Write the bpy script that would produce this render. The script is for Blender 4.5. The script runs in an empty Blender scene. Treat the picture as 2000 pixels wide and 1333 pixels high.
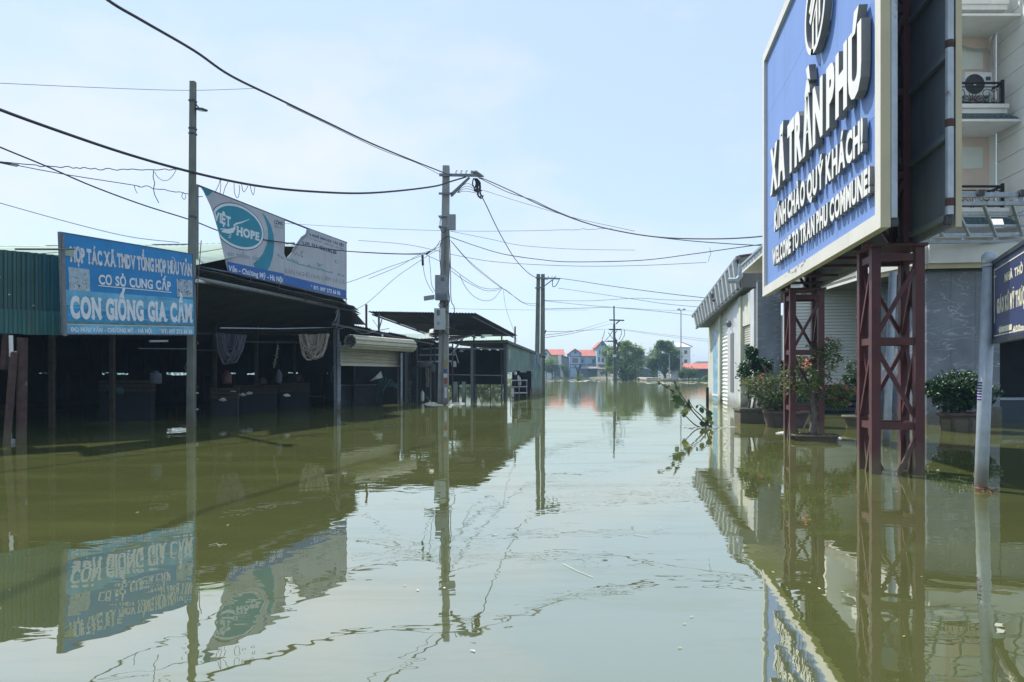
import bpy, bmesh, math, random
from mathutils import Vector, Matrix

scene = bpy.context.scene
COL = scene.collection
R = math.radians
random.seed(7)

# ------------------------------------------------------------------ camera
EYE = 1.45                      # eye height above the flood water, metres
FPX = 1444.0                    # focal length in pixels of the 2000 px wide photograph
HOR = 730.0                     # horizon row in the photograph
cam_d = bpy.data.cameras.new('camera')
cam_d.sensor_width = 36.0
cam_d.lens = FPX / 2000.0 * 36.0
cam_d.shift_y = (HOR - 666.5) / 2000.0
cam_d.clip_start = 0.05
cam_d.clip_end = 8000.0
cam = bpy.data.objects.new('camera', cam_d)
cam.location = (0, 0, EYE)
cam.rotation_euler = (R(90), 0, 0)
COL.objects.link(cam)
scene.camera = cam

# ------------------------------------------------------------------ sky and sun
SUN_EL = 54.0
SUN_DIR = Vector((-0.62, 0.78, 0)).normalized() * math.cos(R(SUN_EL)) + Vector((0, 0, math.sin(R(SUN_EL))))
world = bpy.data.worlds.new('World')
scene.world = world
world.use_nodes = True
wn, wl = world.node_tree.nodes, world.node_tree.links
wn.clear()
sky = wn.new('ShaderNodeTexSky')
sky.sky_type = 'NISHITA'
sky.sun_disc = False
sky.sun_elevation = R(SUN_EL)
sky.sun_rotation = math.atan2(SUN_DIR.x, SUN_DIR.y)
sky.altitude = 0
sky.air_density = 1.0
sky.dust_density = 0.5
sky.ozone_density = 1.0
wbg = wn.new('ShaderNodeBackground')
wbg.inputs[1].default_value = 0.14
wout = wn.new('ShaderNodeOutputWorld')
# thin pinkish cumulus low in the sky, the same all the way round
wtc = wn.new('ShaderNodeTexCoord')
wmap = wn.new('ShaderNodeMapping')
wmap.inputs['Scale'].default_value = (1.0, 1.0, 2.2)
wmap.inputs['Location'].default_value = (4.2, 8.3, 1.9)
wnoise = wn.new('ShaderNodeTexNoise')
wnoise.inputs['Scale'].default_value = 2.6
wnoise.inputs['Detail'].default_value = 7
wnoise.inputs['Roughness'].default_value = 0.55
wramp = wn.new('ShaderNodeMapRange')
wramp.inputs['From Min'].default_value = 0.47
wramp.inputs['From Max'].default_value = 0.70
wramp.inputs['To Max'].default_value = 0.6
wmix = wn.new('ShaderNodeMixRGB')
wmix.inputs[2].default_value = (5.0, 4.95, 5.3, 1)
wl.new(wtc.outputs['Generated'], wmap.inputs[0])
wl.new(wmap.outputs[0], wnoise.inputs['Vector'])
wl.new(wnoise.outputs[0], wramp.inputs[0])
wl.new(wramp.outputs[0], wmix.inputs[0])
# a thin even veil of bright summer haze over the whole dome
wveil = wn.new('ShaderNodeMixRGB')
wveil.inputs[0].default_value = 0.72
wveil.inputs[2].default_value = (3.35, 4.20, 5.25, 1)
wl.new(sky.outputs[0], wveil.inputs[1])
wl.new(wveil.outputs[0], wmix.inputs[1])
wl.new(wmix.outputs[0], wbg.inputs[0])
wl.new(wbg.outputs[0], wout.inputs[0])

sun_d = bpy.data.lights.new('sun', 'SUN')
sun_d.energy = 4.2
sun_d.angle = R(1.0)
sun_d.color = (1.0, 0.95, 0.86)
sun = bpy.data.objects.new('sun', sun_d)
sun.rotation_euler = (-SUN_DIR).to_track_quat('-Z', 'Y').to_euler()
sun.location = (-20, 30, 60)
COL.objects.link(sun)

HAZE = 0.0007                   # air density per metre
vs = scene.view_settings
vs.view_transform = 'Standard'
vs.look = 'None'
vs.gamma = 1.0
vs.use_curve_mapping = False
vs.exposure = 0.52
scene.cycles.max_bounces = 8
scene.cycles.volume_bounces = 0
scene.cycles.caustics_reflective = False
scene.cycles.caustics_refractive = False
scene.cycles.use_denoising = True

# ------------------------------------------------------------------ materials
def mat(name, col, rough=0.7, metal=0.0, var=0.18, scale=3.0, bump=0.0, bscale=40.0,
        patch=None, streak=None, spec=0.4, trans=0.0, detail=5, tide=False):
    """procedural surface: base colour broken up by noise, optional worn patches and run-down streaks"""
    m = bpy.data.materials.new(name)
    m.use_nodes = True
    n, l = m.node_tree.nodes, m.node_tree.links
    b = n['Principled BSDF']
    out = n['Material Output']
    tc = n.new('ShaderNodeTexCoord')
    nz = n.new('ShaderNodeTexNoise')
    nz.inputs['Scale'].default_value = scale
    nz.inputs['Detail'].default_value = detail
    l.new(tc.outputs['Object'], nz.inputs['Vector'])
    mr = n.new('ShaderNodeMapRange')
    mr.inputs['From Min'].default_value = 0.28
    mr.inputs['From Max'].default_value = 0.72
    l.new(nz.outputs[0], mr.inputs[0])
    mx = n.new('ShaderNodeMixRGB')
    mx.inputs[1].default_value = (*[c * (1 - var) for c in col], 1)
    mx.inputs[2].default_value = (*[min(1, c * (1 + var)) for c in col], 1)
    l.new(mr.outputs[0], mx.inputs[0])
    last = mx.outputs[0]
    def layer(col2, lo, hi, sc, vec_scale, seed, amount):
        nonlocal last
        mp = n.new('ShaderNodeMapping')
        mp.inputs['Scale'].default_value = vec_scale
        mp.inputs['Location'].default_value = (seed, seed * 1.7, seed * 0.6)
        l.new(tc.outputs['Object'], mp.inputs[0])
        z = n.new('ShaderNodeTexNoise')
        z.inputs['Scale'].default_value = sc
        z.inputs['Detail'].default_value = 7
        z.inputs['Roughness'].default_value = 0.62
        l.new(mp.outputs[0], z.inputs['Vector'])
        r = n.new('ShaderNodeMapRange')
        r.inputs['From Min'].default_value = lo
        r.inputs['From Max'].default_value = hi
        r.inputs['To Max'].default_value = amount
        l.new(z.outputs[0], r.inputs[0])
        q = n.new('ShaderNodeMixRGB')
        q.inputs[2].default_value = (*col2, 1)
        l.new(r.outputs[0], q.inputs[0])
        l.new(last, q.inputs[1])
        last = q.outputs[0]
    if patch:
        col2, thr, sc = patch
        layer(col2, thr, thr + 0.10, sc, (1, 1, 1), 3.1, 0.9)
    if streak:
        col2, thr, sc = streak
        layer(col2, thr, thr + 0.22, sc, (1, 1, 0.09), 7.7, 0.7)
    if tide:                                     # dried mud left by the falling flood, up to knee height
        gp = n.new('ShaderNodeNewGeometry'); sxyz = n.new('ShaderNodeSeparateXYZ'); l.new(gp.outputs['Position'], sxyz.inputs[0])
        tz = n.new('ShaderNodeTexNoise'); tz.inputs['Scale'].default_value = 2.2; tz.inputs['Detail'].default_value = 6
        l.new(gp.outputs['Position'], tz.inputs['Vector'])
        ad = n.new('ShaderNodeMath'); ad.operation = 'MULTIPLY_ADD'; ad.inputs[1].default_value = -.55; l.new(tz.outputs[0], ad.inputs[0]); l.new(sxyz.outputs[2], ad.inputs[2])
        tr = n.new('ShaderNodeMapRange'); tr.inputs['From Min'].default_value = .16; tr.inputs['From Max'].default_value = -.16; tr.inputs['To Max'].default_value = .72
        l.new(ad.outputs[0], tr.inputs[0])
        tm = n.new('ShaderNodeMixRGB'); tm.inputs[2].default_value = (.14, .12, .075, 1)
        l.new(tr.outputs[0], tm.inputs[0]); l.new(last, tm.inputs[1]); last = tm.outputs[0]
    l.new(last, b.inputs['Base Color'])
    b.inputs['Roughness'].default_value = rough
    b.inputs['Metallic'].default_value = metal
    b.inputs['Specular IOR Level'].default_value = spec
    if bump:
        nb = n.new('ShaderNodeTexNoise')
        nb.inputs['Scale'].default_value = bscale
        nb.inputs['Detail'].default_value = 4
        l.new(tc.outputs['Object'], nb.inputs['Vector'])
        bp = n.new('ShaderNodeBump')
        bp.inputs['Strength'].default_value = bump
        bp.inputs['Distance'].default_value = 0.02
        l.new(nb.outputs[0], bp.inputs['Height'])
        l.new(bp.outputs[0], b.inputs['Normal'])
    if trans:
        t = n.new('ShaderNodeBsdfTranslucent')
        l.new(last, t.inputs[0])
        ms = n.new('ShaderNodeMixShader')
        ms.inputs[0].default_value = trans
        l.new(b.outputs[0], ms.inputs[1])
        l.new(t.outputs[0], ms.inputs[2])
        l.new(ms.outputs[0], out.inputs[0])
    return m

def glass_mat(name, col=(0.03, 0.045, 0.06)):
    return mat(name, col, rough=0.08, spec=0.6, var=0.3, scale=0.7)

RUST = (0.10, 0.035, 0.02)
M = dict(
    concrete=mat('weathered_concrete', (0.30, 0.305, 0.295), .85, var=.22, scale=2.2, bump=.35, streak=((.17, .17, .165), .52, 6), tide=True),
    concrete_old=mat('mossy_concrete', (0.175, 0.19, 0.165), .9, var=.25, scale=2.0, bump=.4, streak=((.07, .08, .06), .5, 7), tide=True),
    galv=mat('galvanised_steel', (0.34, 0.39, 0.44), .5, .3, var=.18, scale=6, streak=((.20, .22, .24), .54, 8), tide=True),
    galv_rust=mat('galvanised_with_rust', (0.42, 0.47, 0.53), .5, .3, var=.14, scale=5, patch=((.16, .07, .045), .60, 3.0)),
    steel_dark=mat('dark_painted_steel', (0.055, 0.06, 0.068), .6, .2, var=.2, scale=8),
    steel_grey=mat('grey_painted_steel', (0.16, 0.18, 0.20), .55, .2, var=.2, scale=8),
    rust=mat('rusty_steel', (0.085, 0.05, 0.045), .85, .1, var=.3, scale=6, patch=((.20, .19, .18), .6, 4), tide=True),
    maroon=mat('maroon_oxide_paint', (0.080, 0.024, 0.028), .5, var=.2, scale=5, bump=.1, streak=((.05, .018, .02), .55, 6), patch=((.15, .06, .045), .66, 9), tide=True),
    green_sheet=mat('dark_green_corrugated', (0.035, 0.100, 0.098), .42, .1, var=.22, scale=1.2, streak=((.055, .085, .075), .5, 4)),
    green_sheet2=mat('worn_green_corrugated', (0.045, 0.155, 0.15), .6, .1, var=.2, scale=1.5, streak=((.14, .12, .085), .5, 3.5)),
    green_wall=mat('faded_green_corrugated', (0.20, 0.30, 0.28), .6, .1, var=.18, scale=1.5, streak=((.10, .10, .08), .54, 4), tide=True),
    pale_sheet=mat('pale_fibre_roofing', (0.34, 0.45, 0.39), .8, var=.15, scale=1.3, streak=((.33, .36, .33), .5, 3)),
    dark_sheet=mat('dark_roofing_sheet', (0.048, 0.052, 0.058), .8, .1, var=.25, scale=1.1, streak=((.075, .06, .05), .55, 3)),  # dark base colour with brownish streaks
    dark_wall=mat('dark_stall_board', (0.022, 0.026, 0.034), .9, var=.3, scale=1.0),  # near-black, slightly blue base colour
    stall_block=mat('grey_painted_block', (0.10, 0.11, 0.14), .9, var=.2, scale=2, bump=.2),
    cream_slat=mat('cream_enamel_slats', (0.52, 0.50, 0.40), .36, .1, var=.12, scale=2, streak=((.20, .15, .10), .6, 4)),
    white_slat=mat('pale_grey_enamel_slats', (0.80, 0.82, 0.79), .5, .05, var=.06, scale=.6, streak=((.48, .48, .45), .58, 2)),
    white=mat('white_paint', (0.74, 0.74, 0.71), .6, var=.07, scale=2, streak=((.5, .5, .47), .58, 3)),
    offwhite=mat('cream_aluminium_trim', (0.72, 0.70, 0.62), .45, .1, var=.06, scale=1.5, streak=((.50, .46, .38), .57, 5), patch=((.45, .40, .32), .69, 2.5)),
    tan=mat('tan_trim', (0.56, 0.49, 0.34), .5, var=.08, scale=2, streak=((.42, .36, .26), .6, 4)),
    letter_face=mat('white_letter_face', (0.80, 0.80, 0.77), .5, var=.04, scale=2),
    letter_side=mat('shaded_letter_return', (0.24, 0.235, 0.21), .6, var=.14, scale=3),  # beige letter sides, darkened so their shade sits in the colour
    board_blue=mat('billboard_blue', (0.165, 0.285, 0.62), .5, var=.07, scale=.7, streak=((.13, .235, .55), .52, 5)),
    board_back=mat('billboard_back_sheet', (0.23, 0.275, 0.34), .65, .1, var=.14, scale=1.2, streak=((.13, .14, .16), .55, 3)),
    sign_blue=mat('faded_print_blue', (0.018, 0.24, 0.58), .6, var=.13, scale=1.4, bump=.5, bscale=2.5, streak=((.04, .29, .58), .53, 4), patch=((.10, .30, .50), .70, 3)),
    sign_cyan=mat('faded_print_cyan', (0.15, 0.46, 0.70), .6, var=.3, scale=2.2),
    sign_pale=mat('faded_print_pale', (0.40, 0.50, 0.60), .65, var=.25, scale=9),
    sign_letter=mat('print_white', (0.80, 0.84, 0.90), .6, var=.1, scale=5),
    sign_letter_old=mat('flaking_print_white', (0.66, 0.70, 0.76), .6, var=.2, scale=8, patch=((.30, .42, .55), .60, 14)),
    sign_olive=mat('print_olive_band', (0.11, 0.22, 0.24), .6, var=.3, scale=4),
    sign_water=mat('print_lake_blue', (0.04, 0.30, 0.58), .6, var=.35, scale=2.5),
    speck=mat('print_dark_specks', (0.10, 0.15, 0.20), .7, var=.3, scale=10),
    banner=mat('banner_grey_white', (0.52, 0.55, 0.62), .6, var=.07, scale=1.6, trans=.16, bump=.9, bscale=2.2, streak=((.36, .38, .42), .54, 3)),
    banner_teal=mat('banner_teal', (0.010, 0.24, 0.36), .6, var=.1, scale=2),
    banner_ring=mat('banner_ring_white', (0.70, 0.76, 0.82), .6, var=.05, scale=3),
    banner_navy=mat('banner_navy', (0.02, 0.05, 0.11), .6, var=.1, scale=3),
    banner_band=mat('banner_band_blue', (0.022, 0.125, 0.44), .6, var=.1, scale=2),
    banner_faded=mat('banner_faded_print', (0.27, 0.30, 0.37), .6, var=.12, scale=6),
    banner_ink=mat('banner_ink_blue', (0.03, 0.055, 0.16), .6, var=.2, scale=9),
    banner_wash=mat('banner_aqua_wash', (0.20, 0.36, 0.44), .65, var=.35, scale=5),
    navy_sign=mat('navy_enamel', (0.022, 0.035, 0.115), .35, var=.1, scale=2),
    navy_frame=mat('dark_sign_frame', (0.03, 0.04, 0.05), .4, .3, var=.2, scale=6),
    yellow_white=mat('reflective_cream', (0.66, 0.64, 0.50), .5, var=.12, scale=9, patch=((.36, .36, .33), .64, 20)),
    marble=None,
    cable=mat('black_cable', (0.015, 0.016, 0.02), .6, var=.2, scale=3),
    wire=mat('grey_wire', (0.07, 0.075, 0.085), .6, var=.2, scale=3),
    wire_far=mat('pale_wire', (0.16, 0.17, 0.19), .6, var=.15, scale=3),
    box_grey=mat('grey_meter_box', (0.25, 0.28, 0.30), .55, .1, var=.1, scale=5, streak=((.17, .17, .17), .55, 8)),
    box_pale=mat('pale_meter_box', (0.45, 0.49, 0.50), .5, var=.08, scale=5),
    paper=mat('paper_white', (0.62, 0.64, 0.66), .8, var=.12, scale=14),
    yellow=mat('sticker_yellow', (0.34, 0.29, 0.12), .7, var=.25, scale=30),
    blue=mat('sticker_blue', (0.06, 0.11, 0.24), .7, var=.25, scale=30),
    red=mat('sticker_red', (0.30, 0.10, 0.08), .7, var=.25, scale=30),
    purple=mat('sticker_ink_violet', (0.045, 0.03, 0.22), .6, var=.1, scale=9),
    cloth_tan=mat('tan_sacking', (0.24, 0.19, 0.15), .95, var=.2, scale=9, bump=.3),
    cloth_grey=mat('grey_sacking', (0.15, 0.15, 0.16), .95, var=.2, scale=9, bump=.3),
    net=mat('dry_fishing_net', (0.34, 0.30, 0.245), .95, var=.3, scale=25),
    net_dark=mat('purple_grey_net', (0.10, 0.10, 0.13), .95, var=.3, scale=25),
    tarp=mat('dark_green_tarpaulin', (0.012, 0.045, 0.05), .6, var=.3, scale=3, bump=.3, bscale=9),
    plastic_white=mat('white_plastic', (0.66, 0.68, 0.70), .5, var=.1, scale=5),
    wood=mat('dark_wet_wood', (0.055, 0.042, 0.033), .8, var=.3, scale=5),
    mesh=mat('galvanised_mesh', (0.22, 0.24, 0.22), .6, .2, var=.2, scale=5),
    plaster=mat('cream_plaster', (0.80, 0.80, 0.73), .85, var=.06, scale=1.0, streak=((.70, .70, .64), .56, 2)),
    plaster_groove=mat('grey_joint', (0.22, 0.23, 0.23), .9, var=.1, scale=4),
    pink=mat('pink_plaster', (0.74, 0.60, 0.50), .85, var=.06, scale=1.2, streak=((.47, .40, .36), .56, 2)),
    panel_pale=mat('pale_window_panel', (0.72, 0.76, 0.70), .6, var=.06, scale=2),
    tile_green=mat('glazed_green_tile', (0.04, 0.085, 0.10), .35, var=.3, scale=12),
    iron=mat('black_wrought_iron', (0.012, 0.014, 0.018), .5, .3, var=.2, scale=8),
    fan=mat('dark_fan_grille', (0.05, 0.055, 0.06), .5, var=.2, scale=10),
    pipe=mat('wrapped_pipe', (0.40, 0.36, 0.34), .7, var=.15, scale=6),
    wall_grey=mat('pale_green_plaster', (0.62, 0.65, 0.57), .85, var=.09, scale=1.4, streak=((.40, .42, .36), .52, 3), patch=((.36, .38, .34), .66, 1.2), tide=True),
    wall_lilac=mat('pale_polished_stone', (0.58, 0.60, 0.63), .3, var=.12, scale=1.4, spec=.5, tide=True, streak=((.42, .43, .44), .56, 4)),
    gutter=mat('ribbed_grey_cladding', (0.52, 0.55, 0.57), .6, .15, var=.12, scale=2, streak=((.34, .35, .35), .52, 5)),
    soffit=mat('dark_soffit', (0.16, 0.17, 0.17), .85, var=.1, scale=2),
    mural=None,
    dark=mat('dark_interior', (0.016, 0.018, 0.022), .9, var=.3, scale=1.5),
    pot=mat('old_clay_planter', (0.115, 0.085, 0.075), .85, var=.3, scale=5, bump=.3, patch=((.06, .07, .06), .58, 5)),
    pot_grey=mat('grey_cement_planter', (0.17, 0.165, 0.14), .9, var=.25, scale=5, bump=.3, patch=((.10, .09, .07), .58, 5), tide=True),
    pot_dark=mat('dark_green_planter', (0.035, 0.045, 0.045), .6, var=.3, scale=5),
    soil=mat('wet_soil', (0.05, 0.045, 0.03), .9, var=.3, scale=8, bump=.5, bscale=20),
    bark=mat('grey_bark', (0.13, 0.11, 0.095), .95, var=.3, scale=9, bump=.5, bscale=30),
    bark_dark=mat('dark_bark', (0.045, 0.035, 0.03), .95, var=.3, scale=9, bump=.4, bscale=30),
    leaf=mat('leaf_mid_green', (0.085, 0.150, 0.045), .5, var=.35, scale=2.5, trans=.35),
    leaf_dark=mat('leaf_dark_green', (0.028, 0.080, 0.032), .4, var=.35, scale=3, trans=.2),
    leaf_light=mat('leaf_yellow_green', (0.17, 0.21, 0.05), .5, var=.3, scale=3, trans=.4),
    leaf_olive=mat('leaf_olive', (0.14, 0.16, 0.065), .55, var=.4, scale=4, trans=.35),
    far_leaf_light=mat('far_leaf_sunlit_green', (0.24, 0.33, 0.085), .6, var=.35, scale=.6, trans=.5),  # lighter leaf colour standing in for sunlit clumps
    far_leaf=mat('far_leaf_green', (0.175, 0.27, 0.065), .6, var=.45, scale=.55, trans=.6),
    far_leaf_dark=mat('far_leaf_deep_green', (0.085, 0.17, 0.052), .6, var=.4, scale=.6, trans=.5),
    flower=mat('coral_pink_petal', (0.65, 0.19, 0.17), .6, var=.2, scale=20, trans=.3),
    petal_white=mat('white_petal', (0.78, 0.80, 0.80), .6, var=.05, scale=20, trans=.2),
    roof_red=mat('red_roof_tile', (0.48, 0.155, 0.115), .8, var=.14, scale=.8, bump=.3, bscale=6),
    roof_brown=mat('brown_roof_tile', (0.14, 0.085, 0.075), .8, var=.14, scale=.8),
    house_blue=mat('sky_blue_render', (0.36, 0.50, 0.70), .85, var=.06, scale=.5, streak=((.30, .42, .58), .56, .8)),
    house_blue2=mat('blue_grey_render', (0.30, 0.40, 0.52), .85, var=.08, scale=.5),
    house_teal=mat('aqua_render', (0.33, 0.50, 0.57), .85, var=.06, scale=.5),
    house_white=mat('white_render', (0.66, 0.69, 0.71), .85, var=.05, scale=.5),
    house_grey=mat('grey_render', (0.26, 0.27, 0.28), .9, var=.1, scale=.5),
    house_beige=mat('beige_render', (0.48, 0.45, 0.38), .9, var=.1, scale=.5),
    trim_dark=mat('dark_trim', (0.10, 0.14, 0.19), .8, var=.1, scale=1),
    shutter_brown=mat('brown_louvre', (0.21, 0.14, 0.13), .7, var=.15, scale=2),
    glass=glass_mat('dark_glass', (0.05, 0.075, 0.10)),
    wall_navy=mat('blue_grey_wall', (0.075, 0.105, 0.135), .9, var=.12, scale=.5),
    sand=mat('pale_gravel', (0.55, 0.50, 0.41), .95, var=.12, scale=1.2),
    foam=mat('dirty_foam', (0.60, 0.60, 0.54), .9, var=.2, scale=6),
    leaf_litter=mat('fallen_yellow_leaf', (0.50, 0.44, 0.17), .7, var=.25, scale=9),
    leaf_brown=mat('fallen_brown_leaf', (0.28, 0.14, 0.08), .8, var=.25, scale=9),
    bulb=mat('opal_bulb', (0.75, 0.76, 0.76), .3, var=.03, scale=3),
    lamp_face=mat('floodlight_lens', (0.40, 0.42, 0.43), .25, var=.1, scale=8),
)

def marble_mat():
    """blue-grey veined marble cladding"""
    m = mat('blue_grey_marble', (0.15, 0.175, 0.22), .22, var=.4, scale=1.1, spec=.5, detail=8, tide=True)
    n, l = m.node_tree.nodes, m.node_tree.links
    b = n['Principled BSDF']
    prev = b.inputs['Base Color'].links[0].from_socket
    tc = n.new('ShaderNodeTexCoord')
    mp = n.new('ShaderNodeMapping')
    mp.inputs['Rotation'].default_value = (0, R(32), 0)
    mp.inputs['Scale'].default_value = (.8, 1, 2.6)
    l.new(tc.outputs['Object'], mp.inputs[0])
    w = n.new('ShaderNodeTexNoise')
    w.inputs['Scale'].default_value = 1.7
    w.inputs['Detail'].default_value = 6
    w.inputs['Distortion'].default_value = .6
    l.new(mp.outputs[0], w.inputs['Vector'])
    s = n.new('ShaderNodeMath'); s.operation = 'SUBTRACT'; s.inputs[1].default_value = .53
    a = n.new('ShaderNodeMath'); a.operation = 'ABSOLUTE'
    l.new(w.outputs[0], s.inputs[0]); l.new(s.outputs[0], a.inputs[0])
    r = n.new('ShaderNodeMapRange')
    r.inputs['From Min'].default_value = .0
    r.inputs['From Max'].default_value = .024
    r.inputs['To Min'].default_value = .75
    r.inputs['To Max'].default_value = 0
    l.new(a.outputs[0], r.inputs[0])
    w2 = n.new('ShaderNodeTexNoise'); w2.inputs['Scale'].default_value = 1.3; w2.inputs['Detail'].default_value = 3
    l.new(tc.outputs['Object'], w2.inputs['Vector'])
    r2 = n.new('ShaderNodeMapRange'); r2.inputs['From Min'].default_value = .42; r2.inputs['From Max'].default_value = .62
    l.new(w2.outputs[0], r2.inputs[0])
    mu = n.new('ShaderNodeMath'); mu.operation = 'MULTIPLY'
    l.new(r.outputs[0], mu.inputs[0]); l.new(r2.outputs[0], mu.inputs[1])
    q = n.new('ShaderNodeMixRGB'); q.inputs[2].default_value = (.50, .54, .58, 1)
    l.new(mu.outputs[0], q.inputs[0]); l.new(prev, q.inputs[1])
    l.new(q.outputs[0], b.inputs['Base Color'])
    return m
M['marble'] = marble_mat()
M['mural'] = mat('painted_blue_mural', (0.16, 0.36, 0.52), .5, var=.35, scale=2.5, patch=((.45, .58, .66), .52, 2.2), streak=((.05, .18, .34), .56, 5))

def water_mat():
    """murky flood water: silty body colour under a mirror film that strengthens towards grazing view"""
    m = bpy.data.materials.new('murky_flood_water')
    m.use_nodes = True
    n, l = m.node_tree.nodes, m.node_tree.links
    n.remove(n['Principled BSDF'])
    out = n['Material Output']
    tc = n.new('ShaderNodeTexCoord')
    c1 = n.new('ShaderNodeTexNoise'); c1.inputs['Scale'].default_value = .16; c1.inputs['Detail'].default_value = 5
    l.new(tc.outputs['Object'], c1.inputs['Vector'])
    mx = n.new('ShaderNodeMixRGB')
    mx.inputs[1].default_value = WATER_A
    mx.inputs[2].default_value = WATER_B
    l.new(c1.outputs[0], mx.inputs[0])
    df = n.new('ShaderNodeBsdfDiffuse')
    l.new(mx.outputs[0], df.inputs[0])
    gl = n.new('ShaderNodeBsdfGlossy')
    gl.inputs['Roughness'].default_value = .012
    gl.inputs['Color'].default_value = (1.0, .985, .90, 1)
    lw = n.new('ShaderNodeLayerWeight'); lw.inputs[0].default_value = .5
    fm = n.new('ShaderNodeMapRange'); fm.inputs['To Min'].default_value = .03; fm.inputs['To Max'].default_value = WATER_MIRROR
    l.new(lw.outputs['Facing'], fm.inputs[0])
    ms = n.new('ShaderNodeMixShader')
    # thin drifting film of silt and dust dulls the mirror in streaks
    fmp = n.new('ShaderNodeMapping'); fmp.inputs['Scale'].default_value = (.35, 1.5, 1); fmp.inputs['Rotation'].default_value = (0, 0, .35)
    l.new(tc.outputs['Object'], fmp.inputs[0])
    fz = n.new('ShaderNodeTexNoise'); fz.inputs['Scale'].default_value = .9; fz.inputs['Detail'].default_value = 7; fz.inputs['Roughness'].default_value = .65; fz.inputs['Distortion'].default_value = .5
    l.new(fmp.outputs[0], fz.inputs['Vector'])
    fr = n.new('ShaderNodeMapRange'); fr.inputs['From Min'].default_value = .48; fr.inputs['From Max'].default_value = .75; fr.inputs['To Min'].default_value = 1.0; fr.inputs['To Max'].default_value = .80
    l.new(fz.outputs[0], fr.inputs[0])
    fx = n.new('ShaderNodeMath'); fx.operation = 'MULTIPLY'; l.new(fm.outputs[0], fx.inputs[0]); l.new(fr.outputs[0], fx.inputs[1])
    l.new(fx.outputs[0], ms.inputs[0]); l.new(df.outputs[0], ms.inputs[1]); l.new(gl.outputs[0], ms.inputs[2])
    l.new(ms.outputs[0], out.inputs[0])
    def noise(sc, det, rot=0, vec=(1, 1, 1), dist=0):
        mp = n.new('ShaderNodeMapping'); mp.inputs['Scale'].default_value = vec; mp.inputs['Rotation'].default_value = (0, 0, rot)
        l.new(tc.outputs['Object'], mp.inputs[0])
        z = n.new('ShaderNodeTexNoise'); z.inputs['Scale'].default_value = sc; z.inputs['Detail'].default_value = det
        z.inputs['Distortion'].default_value = dist
        l.new(mp.outputs[0], z.inputs['Vector'])
        return z.outputs[0]
    def mul(a, k):
        q = n.new('ShaderNodeMath'); q.operation = 'MULTIPLY'; l.new(a, q.inputs[0])
        if isinstance(k, float): q.inputs[1].default_value = k
        else: l.new(k, q.inputs[1])
        return q.outputs[0]
    def add(a, c):
        q = n.new('ShaderNodeMath'); q.operation = 'ADD'; l.new(a, q.inputs[0]); l.new(c, q.inputs[1]); return q.outputs[0]
    swell = mul(noise(.6, 1, .4, (1, 1.2, 1), .3), .0042)
    mid = mul(noise(2.3, 2, -.2, (1, 1.4, 1), .5), .0015)
    # a light breeze ruffles the open lake beyond the stalls
    sx = n.new('ShaderNodeSeparateXYZ'); l.new(tc.outputs['Object'], sx.inputs[0])
    br = n.new('ShaderNodeMapRange'); br.inputs['From Min'].default_value = 24; br.inputs['From Max'].default_value = 70
    l.new(sx.outputs[1], br.inputs[0])
    breeze = mul(mul(noise(2.6, 3, .1, (.45, 1.3, 1), .4), .0042), br.outputs[0])
    pat = n.new('ShaderNodeMapRange'); pat.inputs['From Min'].default_value = .52; pat.inputs['From Max'].default_value = .70
    l.new(noise(.30, 3), pat.inputs[0])
    fine = mul(mul(noise(10, 2, .3, (1, 1.6, 1), .5), .00048), pat.outputs[0])
    h = add(add(add(swell, mid), fine), breeze)
    bp = n.new('ShaderNodeBump'); bp.inputs['Strength'].default_value = 1.0; bp.inputs['Distance'].default_value = WATER_BUMP
    l.new(h, bp.inputs['Height'])
    l.new(bp.outputs[0], gl.inputs['Normal'])
    return m
WATER_A = (0.083, 0.098, 0.031, 1)
WATER_B = (0.126, 0.138, 0.047, 1)
WATER_MIRROR = .765
WATER_BUMP = 1.0
M['water'] = water_mat()

# ------------------------------------------------------------------ helpers
WM = {}                                            # object name -> world matrix, kept by hand
UP = Vector((0, 0, 1))

def at(px, py, Y):
    """a world point from a photograph position and a distance"""
    return Vector(((px - 1000.0) * Y / FPX, Y, EYE + (HOR - py) * Y / FPX))

def W(px, py):
    """the point of the water surface seen at a photograph position"""
    Y = EYE * FPX / (py - HOR)
    return Vector(((px - 1000.0) * Y / FPX, Y, 0.0))

def at_z(px, z, Y):
    return Vector(((px - 1000.0) * Y / FPX, Y, z))

def tag(o, label=None, cat=None, group=None, kind=None):
    if label: o['label'] = label
    if cat: o['category'] = cat
    if group: o['group'] = group
    if kind: o['kind'] = kind
    return o

def thing(name, label, cat, loc=(0, 0, 0), rz=0.0, group=None, roll=0.0):
    o = bpy.data.objects.new(name, None)
    o.empty_display_size = .3
    COL.objects.link(o)
    o.location = loc
    o.rotation_euler = (0, roll, rz)
    WM[o.name] = Matrix.Translation(Vector(loc)) @ Matrix.Rotation(rz, 4, 'Z') @ Matrix.Rotation(roll, 4, 'Y')
    return tag(o, label, cat, group)

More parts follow.
